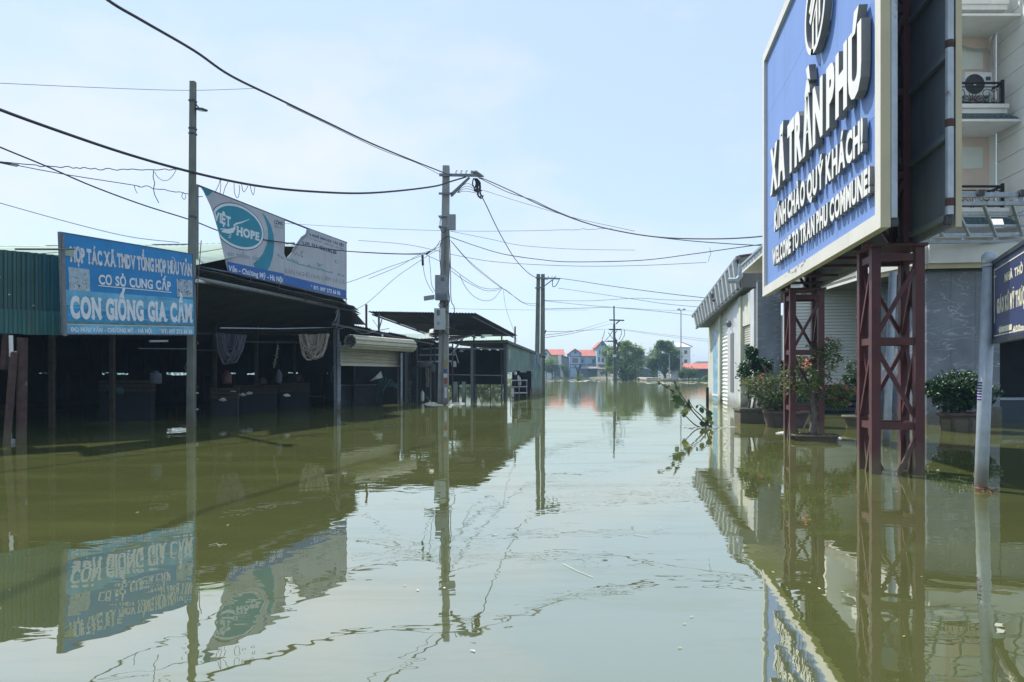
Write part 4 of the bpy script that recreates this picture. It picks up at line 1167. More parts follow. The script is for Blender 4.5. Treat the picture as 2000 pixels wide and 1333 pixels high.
# =================================================================== concrete utility pole with arm and boxes
ub = W(865.5, 790); UY = ub.y
up_ = thing('utility_pole', 'square concrete utility pole with a steel side arm, meter boxes and stickers', 'utility pole', tuple(ub))
pole_t = at(871.5, 325, UY)
MB().beam(ub + Vector((-.02, 0, -1.3)), pole_t, .50, .50, up=Vector((0, 1, 0)), w2=.31).build('shaft', 'concrete', up_)
MB().beam(at(863, 788, UY - .26), at(870, 440, UY - .2), .10, .02, up=Vector((0, 1, 0))).build('shaft_groove', 'concrete_old', up_)
for dy in (-.24, .24):
    MB().beam(at(858, 342, UY + dy), at(932, 343, UY + dy), .07, .13).build('crossarm', 'steel_grey', up_)
    MB().beam(at(857, 378.5, UY + dy), at(883, 378.5, UY + dy), .07, .09).build('clamp_bar', 'steel_grey', up_)
    MB().beam(at(881, 382 + dy * 8, UY + dy), at(917, 347, UY + dy), .07, .10).build('brace', 'steel_grey', up_)
MB().beam(at(925, 335, UY - .3), at(940, 346, UY + .3), .32, .05).build('arm_plate', 'galv', up_)
for k in range(4):
    c = at(891.5 + 9.8 * k, 341, UY)
    MB().tube([c, c + Vector((-.03, 0, .10)), c + Vector((.0, 0, .17)), c + Vector((.06, 0, .16))], .022, 6).build('hook', 'steel_grey', up_)
mb = MB()
rn = random.Random(5)
for k in range(9):
    a_ = at(926 + rn.uniform(-3, 8), 349, UY + rn.uniform(-.3, .3)); b_ = at(933 + rn.uniform(-3, 9), 380 + rn.uniform(-8, 6), UY + rn.uniform(-.3, .3))
    mb.tube(resample([a_, a_.lerp(b_, .4) + Vector((rn.uniform(-.1, .1), 0, 0)), a_.lerp(b_, .8) + Vector((rn.uniform(-.1, .12), 0, -.1)), b_]), .032, 6)
for k in range(4):
    mb.tube(resample([at(893 + k, 377, UY), at(905, 362 + 4 * k, UY), at(918, 360 + 5 * k, UY), at(930, 372 + 2 * k, UY)]), .012, 5)
mb.tube(resample([at(934, 384, UY), at(940, 388, UY), at(944, 382, UY)]), .03, 6)
mb.build('cable_tails', 'cable', up_)
def cabinet(px0, py0, px1, py1, dep, y, m, name, label=None):
    lo = at(px0, py1, y); hi = at(px1, py0, y)
    mb = MB().box((lo.x, y - dep / 2, lo.z), (hi.x, y + dep / 2, hi.z))
    return mb.build(name, m, up_, label=label)
cabinet(873.5, 420, 890, 449, .26, UY - .1, 'box_grey', 'junction_box', 'small grey junction box high on the pole')
bx = cabinet(850.5, 538.5, 875.5, 586.5, .42, UY - .48, 'box_grey', 'meter_cabinet', 'open grey meter cabinet')
def on_box(px0, py0, px1, py1, y, m, name, par, t=.015):
    lo = at(px0, py1, y); hi = at(px1, py0, y)
    return MB().box((lo.x, y - t, lo.z), (hi.x, y, hi.z)).build(name, m, par)
yb = UY - .70
on_box(852, 541, 872, 574, yb - .004, 'box_grey', 'door', bx)
on_box(861, 542, 868, 549.5, yb - .022, 'glass', 'window', bx)
on_box(852, 576.5, 872, 586, yb - .004, 'glass', 'meter_slot', bx)
MB().slab([at(848.5, 576, yb), at(827.5, 579, yb - .15), at(828, 588, yb - .15), at(848.5, 585, yb)], (0, .03, 0)).build('open_flap', 'box_grey', bx)
mx_ = cabinet(848.5, 603, 869.5, 644.5, .3, UY - .46, 'box_pale', 'meter_box', 'pale meter box marked with the letter E')
yb2 = UY - .61
on_box(853, 606, 859, 616.5, yb2 - .003, 'glass', 'window', mx_)
le = MB(); c = at(856.5, 634, yb2 - .008); hh = .10
for zz in (0, .05, .10): le.box(c + Vector((-.05, -.006, zz - .009)), c + Vector((.05, 0, zz + .009)))
le.box(c + Vector((-.05, -.0075, -.009)), c + Vector((-.032, -.0005, .109)))
le.build('letter_e', 'speck', mx_)
for (x0, y0, x1, y1, m_) in ((865.5, 704, 873.5, 717, 'yellow'), (865.5, 721, 873.5, 729, 'blue'), (865.5, 730.5, 873.5, 738, 'paper'), (867.5, 739, 874, 750, 'red'), (868, 757, 873, 778, 'paper')):
    yy = UY - .245
    on_box(x0, y0, x1, y1, yy, m_, 'sticker', up_, .006)
mb = MB()
for k, P in enumerate(([(869, 586), (869, 605), (876, 612), (886, 617), (887, 600), (881, 585), (880, 530), (878, 470), (875, 462), (862, 472), (859, 500), (862, 538)],
          [(868, 600), (878, 588), (876, 560), (879, 500), (877, 450)], [(863, 588), (857, 596), (862, 604)], [(868, 644), (858, 655), (846, 650), (850, 644)], [(868, 648), (876, 655), (886, 640), (889, 636)],
          [(871, 449), (866, 455), (860, 446), (861, 428), (872, 424)])):
    mb.tube(resample([at(x, y, UY - .33 - .02 * k) for x, y in P]), .02, 6)
mb.build('cable_loops', 'cable', up_)
for y_ in (424, 444, 541, 640):
    c = at(867, y_, UY); MB().box(c - Vector((.24, .25, .02)), c + Vector((.24, .25, .02))).build('band', 'galv', up_)
# foam raft at its foot
mb = MB()
for k in range(26):
    c = W(838 + 54 * random.random(), 787.5 + 5 * random.random()); w_ = random.uniform(.08, .35)
    mb.lathe(c + Vector((0, 0, .0)), [(w_, -.02), (w_ * .9, .02), (w_ * .3, .04)], 7, 1.5, .7)
tag(mb.build('floating_foam', 'foam', origin=W(866, 791)), 'strip of dirty foam and litter round the foot of the utility pole', 'foam', kind='stuff')

# =================================================================== far stall with the two dark roofs
s3 = thing('market_stall', 'dark stall with a green corrugated end wall and a chain-link base beside the double pole', 'market stall', tuple(W(985, 778)))
ur = thing('roof_canopy', 'high dark corrugated canopy roof on thin posts above the far stalls', 'canopy roof', tuple(at_z(860, 0, 44)))
a_, b_, c_, d_ = at(718, 609, 40), at(929, 612.5, 40), at(1009, 655, 49.5), at(849, 657, 49.5)
a2 = a_
for i in range(7):
    t0, t1 = i / 7, min(1, (i + 1) / 7 + .004)
    bk = random.uniform(-.03, .05) if i else 0
    dd0, dd1 = d_.lerp(c_, t0), d_.lerp(c_, t1)
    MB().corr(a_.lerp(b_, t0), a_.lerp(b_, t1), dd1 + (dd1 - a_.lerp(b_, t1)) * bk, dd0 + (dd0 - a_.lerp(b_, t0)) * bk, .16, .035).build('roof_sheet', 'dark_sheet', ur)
for t in (.06, .36, .66, .96):
    MB().beam(a_.lerp(d_, t) + Vector((0, 0, -.08)), b_.lerp(c_, t) + Vector((0, 0, -.08)), .07).build('purlin', 'steel_dark', ur)
for t in (.04, .5, .96):
    MB().beam(a_.lerp(b_, t) + Vector((0, .1, -.15)), d_.lerp(c_, t) + Vector((0, -.1, -.15)), .07).build('rafter', 'steel_dark', ur)
for px_, py_, Y_ in ((925.5, 640, 46.6), (1006, 638, 49.6), (980, 655, 48.8), (858, 650, 49), (740, 611, 40.3)):
    zt = EYE + (HOR - py_) * Y_ / FPX
    MB().tube([at_z(px_, -1.2, Y_), at_z(px_, zt, Y_)], .06, 6).build('post', 'maroon' if px_ > 990 else 'steel_grey', ur)
# pale low roofs farther back
lr = thing('low_roof', 'long pale low roof seen between the dark canopy and the stalls', 'roof', tuple(at_z(830, 2, 56)))
l0, l1, l2, l3 = at(700, 668, 52), at(1000, 667, 56), at(990, 655, 66), at(740, 652.5, 62)
for i in range(6):
    t0, t1 = i / 6, (i + 1) / 6 - .004
    MB().corr(l0.lerp(l1, t0), l0.lerp(l1, t1), l3.lerp(l2, t1), l3.lerp(l2, t0), .22, .04).build('roof_sheet', 'pale_sheet', lr)
for px_ in (720, 790, 860, 930): MB().beam(at_z(px_, -1.2, 60), at(px_, 661, 60), .12).build('post', 'steel_dark', lr)
# sagging white sheet
sg = [at(868, 669, 40.5), at(895, 664, 41), at(926, 655, 43), at(928, 653, 46), at(880, 658, 46)]
tag(MB().slab(sg, (0, 0, -.03)).build('tin_sheet', 'white', origin=sg[0]), 'buckled pale tin sheet jutting out beside the utility pole', 'sheet')
# lower stall: roof
ra, rb_, rc, rd = at(862, 667, 41.2), at(990, 665, 43.0), at(1062, 694, 53.0), at(905, 676, 53)
for i in range(5):
    t0, t1 = i / 5, min(1, (i + 1) / 5 + .003)
    MB().corr(ra.lerp(rb_, t0), ra.lerp(rb_, t1), rd.lerp(rc, t1), rd.lerp(rc, t0), .18, .035).build('roof_sheet', 'dark_sheet', s3)
MB().beam(ra + Vector((0, .15, -.10)), rb_ + Vector((0, .15, -.10)), .08).build('beam', 'steel_dark', s3)
MB().beam(rb_ + Vector((.02, .1, -.08)), rc + Vector((0, 0, -.08)), .08, .12).build('verge_beam', 'steel_dark', s3)
MB().tube([at(1035, 686, 50), at(1064, 698, 53.2)], .10, 6).build('log_end', 'wood', s3)
# posts
for px_, Y_, m_, w_ in ((921.5, 42.6, 'steel_grey', .13), (926.5, 43.0, 'steel_dark', .12), (985.5, 43.4, 'steel_dark', .12), (989.5, 43.7, 'steel_grey', .10), (895.5, 42, 'steel_dark', .08), (909, 42.3, 'steel_dark', .06)):
    MB().beam(at_z(px_, -1.2, Y_), at(px_, 672 if px_ not in (895.5, 909) else 745, Y_), w_).build('post', m_, s3)
MB().beam(at(870, 732, 42), at(986, 734, 43.4), .05).build('rail', 'steel_grey', s3)
MB().beam(at(870, 681, 42.2), at(986, 682, 43.4), .09).build('rail', 'steel_grey', s3)
# back wall hung clear of the water, boards
w0, w1 = at_z(872, 0, 47.5), at_z(990, 0, 50.5)
for i in range(7):
    p, q = w0.lerp(w1, i / 7), w0.lerp(w1, (i + 1) / 7 + .01)
    st_ = Vector((0, .07 * (i % 2), 0)); p = p + st_; q = q + st_
    MB().slab([p + UP * .72, q + UP * .72, q + UP * 3.0, p + UP * 3.15], (0, .05, 0)).build('back_board', 'dark_wall', s3)
# chain-link between the boards and the water
mb = MB()
f0, f1 = at_z(885, 0, 44.6), at_z(988, 0, 46.6); Lf = (f1 - f0).length; stp = .11
k = -8
while k * stp < Lf:
    for sg_ in (1, -1):
        x0 = k * stp; x1 = x0 + .85
        if sg_ < 0: x0, x1 = x1, x0
        ta, tb_ = x0 / Lf, x1 / Lf; za, zb_ = -.05, .80
        if 0 <= ta <= 1 and 0 <= tb_ <= 1:
            mb.tube([f0.lerp(f1, ta) + UP * za, f0.lerp(f1, tb_) + UP * zb_], .011, 3, cap=False)
    k += 1
mb.build('chain_link', 'mesh', s3, kind='stuff')
for t in (0, .35, .70, 1): MB().beam(f0.lerp(f1, t) + UP * -1.2, f0.lerp(f1, t) + UP * .82, .06).build('fence_post', 'steel_dark', s3)
# green end wall with an opening
e0, e1 = at_z(990, 0, 43.8), at_z(1058, 0, 52.6)
def ew(t, z): p = e0.lerp(e1, t); return Vector((p.x, p.y, z))
for i in range(6):
    t0, t1 = i / 6, (i + 1) / 6 - .005
    zt0, zt1 = 3.26 - .62 * t0, 3.26 - .62 * t1
    zb0 = 1.52 + .1 * (i % 2) if t0 < .62 else -1.2
    MB().corr(ew(t0, zb0), ew(t1, zb0), ew(t1, zt1), ew(t0, zt0), .21, .05).build('end_sheet', 'green_wall', s3)
MB().slab([ew(.62, -1.2), ew(.99, -1.2), ew(.99, .45), ew(.62, .45)], (.03, 0, 0)).build('rust_skirt', 'rust', s3)
MB().slab([at_z(1000, -1.2, 50), at_z(1046, -1.2, 53), at_z(1046, 2.6, 53), at_z(1000, 2.9, 50)], (0, .05, 0)).build('back_board', 'dark_wall', s3)
# sacks hanging from the corner
for i, (x, y0, y1) in enumerate(((1043, 692, 722), (1049, 690, 716), (1053, 700, 720), (1042, 728, 742))):
    drape('torn_sheet', 'sign_pale', [(x - 2, y0), (x + 1, y0), (x + 3, y0 + 2)], [(x - 1, y1), (x + 1, y1 + 3), (x + 3, y1 - 2)], ['torn pale plastic sheet hanging beside the green end wall, widest strip', 'torn pale plastic strip hanging from the log end at the roof corner', 'shredded plastic strip hanging right against the double pole', 'small torn plastic strip low on the green end wall'][i], 'plastic sheet', [49.4, 50.3, 51.0, 49.2][i], amp=.08)
drape('white_bag', 'plastic_white', [(993, 683), (995, 682), (996, 684)], [(994, 701), (996, 704), (997, 703)], 'long white plastic strip on the post at the stall corner', 'plastic sheet', 43.2)
drape('white_bag', 'plastic_white', [(1010, 735), (1013, 733), (1016, 737)], [(1012, 752), (1015, 754), (1019, 751)], 'white bag hanging over the rack in the stall opening', 'bag', 45.6)
tag(MB().lathe(at(1006.5, 729.5, 45.5), [(.04, -.12), (.10, -.06), (.11, .02), (.06, .09), (.02, .11)], 10).build('white_bowl', 'plastic_white', origin=at(1006.5, 729.5, 45.5)), 'small white bundle on top of the rack in the opening', 'bundle')
rk = thing('steel_rack', 'pale steel rack with shelves standing in water at the stall opening', 'rack', tuple(at_z(1012, 0, 44.4)))
for px_, Y_ in ((997, 43.9), (1014, 44.9), (1029, 46.0)):
    MB().beam(at_z(px_, -.9, Y_), at(px_, 744, Y_), .045).build('leg', 'galv', rk)
for y_ in (744.5, 757, 769):
    MB().slab([at(996, y_, 43.9), at(1030, y_ - .5, 46.0), at(1030, y_ - 1.5, 46.6), at(996, y_ - .5, 44.6)], (0, 0, .04)).build('shelf', 'plastic_white' if y_ > 765 else 'galv', rk)
MB().slab([at(999, 758, 44.2), at(1004, 758, 44.6), at(1004, 776, 44.6), at(999, 776, 44.2)], (0, .02, 0)).build('panel', 'box_pale', rk)
# lamps, notice, fence sheets
def pend(px, py, Y, label, drop=.5):
    c = at(px, py, Y); t = thing('pendant_lamp', label, 'lamp', tuple(c))
    MB().lathe(c, [(.02, .10), (.04, .06), (.14, -.06), (.15, -.075)], 12).build('lamp_shade', 'galv', t)
    MB().tube([c + Vector((0, 0, .09)), c + Vector((0, 0, drop))], .012, 5).build('cord', 'cable', t)
pend(900.5, 685, 42.0, 'small tin pendant lamp hanging at the front of the far stall', .42)
pend(943, 658, 41.4, 'small dark pendant lamp hanging below the high canopy edge', .5)
nt = MB().slab([at(881.5, 706, 41.5), at(891, 705.5, 41.5), at(891.5, 717, 41.5), at(882.5, 717.5, 41.5)], (0, .01, 0)).build('paper_notice', 'paper', origin=at(886, 711, 41.5))
tag(nt, 'pale paper notice hung in the front of the dark stall beside the utility pole', 'notice')
tag(MB().tube([at(889, 688, 41.6), at(896, 710, 41.6)], .03, 6).build('tube_light', 'galv', origin=at(889, 688, 41.6)), 'thin pale stick hanging crooked next to the paper notice', 'stick')
for i, (x0, x1, y0) in enumerate(((883, 893, 746), (902, 909, 746))):
    tag(MB().slab([at_z(x0, -1.0, 41.8), at_z(x1, -1.0, 41.9), at(x1, y0, 41.9), at(x0, y0, 41.8)], (0, .03, 0)).build('fence_board', 'green_wall', origin=at_z(x0, 0, 41.8)), ['pale board standing in the water by the notice', 'narrow pale board standing in the water before the chain-link'][i], 'board')
tag(MB().beam(at(889, 670, 41), at(908, 640, 43), .06).build('strut', 'steel_grey', origin=at(889, 670, 41)) if False else MB().beam(at(882, 692, 40.8), at(904, 661, 42.5), .08).build('strut', 'galv', origin=at(882, 692, 40.8)), 'slanting steel strut holding up the buckled tin sheet', 'strut')

# double concrete pole
db = W(1054, 768.5); DY = db.y
dp = thing('double_pole', 'pair of tall mossy concrete poles standing together at the end of the stalls', 'utility pole', tuple(db))
for x0, xt in ((1047.6, 1051.5), (1059.2, 1060.4)):
    MB().beam(at_z(x0, -1.3, DY), at(xt, 536, DY), .39, .40, up=Vector((0, 1, 0)), w2=.27).build('shaft', 'concrete_old', dp)
for dy in (-.25, .25):
    MB().beam(at(1046, 543, DY + dy), at(1094, 545, DY + dy), .07, .11).build('crossarm', 'steel_grey', dp)
    MB().beam(at(1045, 563, DY + dy), at(1064, 562, DY + dy), .07, .10).build('clamp_bar', 'steel_grey', dp)
    MB().beam(at(1062, 560, DY + dy), at(1079, 547, DY + dy), .07).build('brace', 'steel_grey', dp)
for k in range(3):
    c = at(1071 + 7 * k, 543, DY); MB().tube([c, c + Vector((0, 0, .1)), c + Vector((.05, 0, .14))], .02, 5).build('hook', 'steel_grey', dp)
MB().tube(resample([at(1083, 541, DY), at(1079, 551, DY), at(1080, 560, DY), at(1086, 558, DY), at(1092, 547, DY)]), .03, 6).build('cable_tails', 'cable', dp)
MB().beam(at(1064, 652, DY), at(1066.5, 645, DY), .08).build('stub', 'steel_dark', dp)

# far pole with cross-arms standing in the lake
fb = W(1200, 746.5); FY = fb.y
fp = thing('utility_pole', 'slender dark pole with three cross-arms standing far out in the flood', 'utility pole', tuple(fb))
MB().beam(at_z(1200.5, -1.3, FY), at(1199.5, 633, FY), .42, .42, up=Vector((0, 1, 0)), w2=.34).build('shaft', 'steel_dark', fp)
MB().beam(at_z(1203.8, -1.3, FY + .5), at(1201.5, 660, FY + .5), .26).build('shaft', 'concrete_old', fp)
MB().beam(at(1199.6, 634, FY), at(1199, 598, FY), .22).build('top_tube', 'steel_dark', fp)
for y_, x0_, x1_ in ((625.5, 1190, 1219), (644, 1189, 1214), (667, 1186, 1200)):
    MB().beam(at(x0_, y_, FY), at(x1_, y_ + (0 if y_ > 630 else .8), FY), .22).build('crossarm', 'steel_dark', fp)
MB().beam(at(1203, 633, FY), at(1210, 627, FY), .2).build('brace', 'steel_dark', fp)
MB().box(at(1197.5, 698, FY - .5), at(1203.5, 693, FY - .3)).build('label_plate', 'paper', fp)
mb = MB()
for P in ([(1181, 646), (1179, 656), (1176, 663), (1179, 668), (1188, 667)], [(1197, 646), (1190, 657), (1181, 667)], [(1188, 650), (1197, 662)], [(1213, 644), (1214, 652), (1209, 664)], [(1219, 644), (1220, 654), (1214, 665), (1206, 672)], [(1206, 645), (1199, 655)]):
    mb.tube(resample([at(x, y, FY) for x, y in P]), .05, 4)
mb.build('jumper_wires', 'wire', fp)
mb = MB()
for (x, y) in ((1204, 668), (1207, 676), (1210, 672), (1206, 682)): mb.lathe(at(x, y, FY), [(.1, -.4), (.22, -.2), (.12, 0), (.22, .2), (.1, .4)], 6)
mb.build('insulators', 'steel_dark', fp)

# =================================================================== cables
def cable(label, P, Y0, Y1, r, m='cable', name='power_cable', n=5, per=7):
    """a cable hung along photograph positions; its distance runs straight from Y0 to Y1"""
    x0, x1 = P[0], P[-1]; L_ = [0]
    for a_, b_ in zip(P, P[1:]): L_.append(L_[-1] + math.hypot(b_[0] - a_[0], b_[1] - a_[1]))
    pts = [at(x, y, 1 / (1 / Y0 + (1 / Y1 - 1 / Y0) * l_ / L_[-1])) for (x, y), l_ in zip(P, L_)]
    if r > .025: r *= .66
    if P[0][0] <= 0:                       # runs on to a pole out of the picture
        pts.insert(0, pts[0] + (pts[0] - pts[1]).normalized() * 9 + Vector((0, 0, .5)))
    o = MB().tube(resample(pts, per), r, n).build(name, m, origin=pts[0])
    return tag(o, label, 'cable', 'overhead cables')
U = UY
cable('thick black cable rising from the utility pole steeply out over the top of the picture', [(-60, -250), (130, -70), (210, 0), (280, 42), (380, 100), (450, 148), (540, 192), (640, 240), (740, 287), (862, 336), (884, 343)], 9.3, U, .042)
cable('thin grey wire running under the thick rising cable to the utility pole', [(560, 205), (640, 243), (740, 291), (812, 318), (858, 341)], 22, U, .012, 'wire')
cable('heavy black cable bundle sagging from the utility pole arm past the slim light post', [(-120, 165), (0, 215), (130, 262), (240, 299), (340, 328), (440, 352), (520, 366), (600, 374), (700, 378), (780, 373), (850, 364), (880, 355), (910, 346)], 14, U - .2, .055)
cable('black cable dropping behind the slim light post and the torn banner', [(-100, 245), (0, 288), (90, 325), (180, 364), (280, 401), (375, 431), (450, 458), (560, 475), (676, 491), (800, 497), (842, 492), (860, 470)], 15, U, .028)
cable('very thin wire high in the sky crossing the top of the slim light post', [(-60, 160), (0, 163), (200, 172), (370, 177), (500, 173)], 60, 80, .025, 'wire')
def squiggle(P, amp, step=7, seed=1):
    rn = random.Random(seed); out = []
    for (xa, ya), (xb, yb) in zip(P, P[1:]):
        n_ = max(1, int(math.hypot(xb - xa, yb - ya) / step))
        for k in range(n_): t = k / n_; out.append((xa + (xb - xa) * t, ya + (yb - ya) * t + rn.uniform(-amp, amp)))
    out.append(P[-1]); return out
cable('wire wrapped in frayed tinsel meeting the heavy cable beside the slim post', [(-40, 312), (0, 316), (45, 321)] + squiggle([(70, 324), (200, 331), (300, 333), (345, 331)], 1.6), 17, 20, .012, 'wire', per=3)
cable('lower wire wrapped in frayed tinsel running to the slim post', [(-40, 310), (0, 317), (120, 340), (260, 362)] + squiggle([(270, 363), (320, 371), (375, 381), (396, 384)], 2.0, seed=2), 17, 20.5, .011, 'wire', per=3)
cable('faint wire slanting low across the sky over the blue sign', [(-40, 385), (0, 397), (155, 440), (260, 464), (350, 474)], 40, 48, .022, 'wire_far')
cable('broken wire end hanging between the two tinsel wires', squiggle([(300, 334), (299, 346), (302, 358), (300, 371), (303, 384), (310, 397)], 1.4, 6, 3), 19, 19, .011, 'wire', per=4)
cable('loose wire loop drooping from the tinsel wire to the heavy cable', [(302, 336), (308, 346), (319, 353), (330, 351), (339, 341), (344, 332)], 19, 19.6, .008, 'wire')
for i, P in enumerate(([(262, 362), (264, 370), (268, 378)], [(430, 351), (427, 362), (420, 376)], [(431, 352), (431, 364), (430, 378)], [(446, 355), (440, 366), (436, 380)], [(457, 358), (458, 376), (462, 386), (466, 384), (468, 370), (467, 362)], [(472, 361), (474, 372), (477, 375), (482, 368), (485, 361)], [(489, 363), (491, 374), (495, 381), (497, 372), (498, 364)], [(358, 376), (355, 384), (360, 390), (363, 383), (360, 378)])):
    cable(['short frayed strand on the lower tinsel wire, farthest from the post', 'curved stray strand hanging from the heavy cable nearest the slim post', 'straight stray strand hanging beside the curved one', 'bent stray strand hanging third along the heavy cable', 'long stray loop hanging from the heavy cable above the torn banner', 'short stray loop beside the long one on the heavy cable', 'last stray loop along the heavy cable above the banner', 'tiny wire curl by the slim post'][i], P, 21, 21.5, .009, 'wire')
cable('thick black cable from the pole arm falling to the edge of the billboard', [(936, 349), (948, 351), (1000, 374), (1060, 403), (1130, 431), (1200, 450), (1290, 464), (1400, 467), (1490, 462), (1560, 452)], U, 26, .038)
cable('second black cable close beneath the thick one right of the pole', [(938, 349), (990, 375), (1040, 391), (1080, 410), (1150, 437), (1230, 456), (1320, 468), (1400, 475), (1490, 480), (1560, 480)], U, 26.5, .026)
cable('fine grey wire hanging below the two black cables', [(944, 372), (1000, 390), (1060, 408), (1130, 428), (1240, 452)], U, 30, .010, 'wire')
cable('black cable dropping steeply from the arm to the double pole', [(940, 382), (950, 402), (968, 440), (985, 472), (1006, 506), (1030, 532), (1048, 543), (1070, 547)], U, DY, .036)
cable('black cable from the double pole arm to the shop roof corner', [(1094, 544), (1130, 549), (1200, 560), (1290, 572), (1376, 582), (1420, 585)], DY, 41, .036)
cable('dark cable sagging from the pole collar across to the billboard foot', [(876, 462), (930, 481), (985, 497), (1060, 508), (1120, 512), (1250, 509), (1350, 497), (1420, 487), (1500, 476)], U, 27, .026)
cable('thin wire below the dark sagging cable', [(700, 470), (800, 479), (900, 501), (980, 513), (1120, 520), (1250, 519), (1380, 513)], 45, 40, .014, 'wire')
cable('thin level wire with frayed ends passing behind the pole', [(480, 432), (660, 443), (800, 449), (920, 452), (1040, 451)] + squiggle([(1100, 449), (1150, 448), (1195, 447)], 1.2, 6, 5), 62, 50, .016, 'wire', per=4)
cable('faint wire crossing behind the steep cable', [(880, 452), (960, 468), (1020, 480), (1120, 487), (1240, 489)], 60, 66, .018, 'wire_far')
for i, P in enumerate(([(880, 470), (905, 500), (930, 525), (975, 560), (990, 568), (1015, 588), (1035, 597), (1055, 598)], [(882, 472), (912, 506), (942, 532), (980, 562), (1005, 580), (1025, 592), (1055, 594)], [(878, 520), (905, 541), (935, 560), (960, 565), (980, 562)], [(882, 530), (910, 550), (945, 567), (965, 568), (980, 564)], [(898, 538), (910, 562), (928, 581), (948, 588), (965, 583), (980, 564)])):
    cable(['thin service wire drooping from the pole collar to the double pole', 'second service wire just above the drooping one', 'wire sagging gently from the pole side to the wire junction', 'slack wire under the gently sagging one', 'deep slack loop of wire hanging to the junction'][i], P, U, DY if i < 2 else (U + DY) / 2, .013, 'wire')
cable('fine wire hanging straight down from the junction to the stall roof', [(983, 565), (986, 590), (992, 615), (1002, 642), (1010, 668)], 43, 46, .009, 'wire')
for i, P in enumerate(([(862, 480), (845, 490), (810, 505), (760, 522), (700, 545), (676, 553)], [(858, 488), (840, 497), (805, 520), (770, 545), (720, 590), (690, 607)], [(860, 476), (835, 492), (790, 496), (676, 491)], [(862, 512), (840, 502), (822, 497), (780, 520), (720, 545)], [(824, 505), (830, 540), (838, 560), (846, 572)], [(838, 500), (841, 530), (843, 556), (850, 570)], [(728, 625), (738, 640), (741, 652)])):
    cable(['service wire from the pole sloping down behind the torn banner', 'service wire from the pole reaching the low dark roof', 'service wire level from the pole to the banner edge', 'short crossing service wire left of the pole', 'loose wire end dangling left of the pole', 'second loose wire end dangling close to the pole', 'short loose wire over the low roof beside the red pipe'][i], P, U, [29, 29, 29, 31, U, U, 37][i], .012, 'wire')
spx = at(825.5, 503, U)
tag(MB().tube([at(825, 498, U), at(826, 519, U)], .06, 6).build('splice_box', 'cable', origin=spx), 'black cable splice hanging upright left of the utility pole', 'splice')
tag(MB().tube([at(832, 497, U), at(841, 491, U)], .05, 6).build('splice_box', 'cable', origin=at(832, 497, U)), 'black cable splice lying along the service wires', 'splice')
for i, P in enumerate(([(1064, 588), (1140, 596), (1200, 601), (1290, 609), (1356, 617)], [(1064, 587), (1150, 588), (1240, 583), (1300, 586), (1372, 588)], [(1090, 563), (1160, 573), (1240, 585), (1300, 594), (1366, 600)])):
    cable(['thin wire dipping from the double pole to the shop gutter', 'thin wire running level from the double pole to the shop gutter', 'thin wire between the other two right of the double pole'][i], P, DY, 42, .016, 'wire')
for i, P in enumerate(([(1064, 648), (1120, 647), (1190, 643)], [(1064, 655), (1130, 645), (1187, 628)], [(1064, 660), (1130, 649), (1196, 632)], [(1214, 643), (1290, 653), (1390, 664)], [(1216, 645), (1300, 657), (1390, 668)], [(1064, 604), (1150, 602), (1200, 601), (1290, 606), (1360, 608)])):
    cable(['level wire from the double pole to the far pole arm', 'rising wire from the double pole to the far pole top arm', 'wire from the double pole to the far pole neck', 'upper wire from the far pole toward the mural wall', 'lower wire from the far pole toward the mural wall', 'faint wire behind the far pole head'][i], P, DY if i not in (3, 4) else FY, FY if i not in (3, 4) else 120, .022 if i not in (3, 4) else .035, 'wire_far')
cable('loose wire hanging below the cables near the billboard', [(1386, 484), (1388, 496), (1385, 504), (1384, 512)], 29, 29, .008, 'wire')
cable('faint wire crossing low between the far pole and the stalls', [(880, 603), (960, 605), (1060, 606), (1150, 606)], 90, 120, .03, 'wire_far')
# =================================================================== welcome billboard
BO = Vector((6.15, 18.0, 3.32)); BE = Vector((4.77, 9.47, 3.32))
Lb_ = (BE - BO).length; tb_ = math.atan2(BE.y - BO.y, BE.x - BO.x); HB = 5.86; DB = .86
bb = thing('welcome_billboard', 'huge blue welcome billboard with white raised letters on two maroon lattice towers', 'billboard', tuple(BO), tb_)
fw = .21
# blue face in sheets with open joints
nx, nz = 4, 4
for i in range(nx):
    for j in range(nz):
        x0 = fw + (Lb_ - 2 * fw) * i / nx + .003; x1 = fw + (Lb_ - 2 * fw) * (i + 1) / nx - .003
        z0 = fw + (HB - 2 * fw) * j / nz + .003; z1 = fw + (HB - 2 * fw) * (j + 1) / nz - .003
        MB().box((x0, .02, z0), (x1, .035, z1)).build('face_panel', 'board_blue', bb, local=True)
MB().box((.06, .04, .06), (Lb_ - .06, .06, HB - .06)).build('backing_sheet', 'board_back', bb, local=True)
# mitred cream frame standing proud of the face
def frame_bar(a, b, c, d, name='frame_bar'):
    MB().slab([Vector((a[0], -.05, a[1])), Vector((b[0], -.05, b[1])), Vector((c[0], -.05, c[1])), Vector((d[0], -.05, d[1]))], (0, .12, 0)).build(name, 'offwhite', bb, local=True)
g_ = .002
frame_bar((0, 0), (Lb_, 0), (Lb_ - fw, fw), (fw, fw))
frame_bar((0, HB), (fw, HB - fw), (Lb_ - fw, HB - fw), (Lb_, HB))
frame_bar((0, g_), (fw, fw + g_), (fw, HB - fw - g_), (0, HB - g_))
frame_bar((Lb_, g_), (Lb_, HB - g_), (Lb_ - fw, HB - fw - g_), (Lb_ - fw, fw + g_))
MB().box((Lb_ + .002, -.05, .0), (Lb_ + .014, .07, HB)).build('edge_trim', 'tan', bb, local=True)
MB().tube([(Lb_ - .02, .115, .12), (Lb_ - .02, .115, HB)], .05, 8).build('edge_tube', 'galv_rust', bb, local=True)
MB().tube([(.03, .115, .05), (.03, .115, HB)], .04, 8).build('edge_tube', 'galv_rust', bb, local=True)
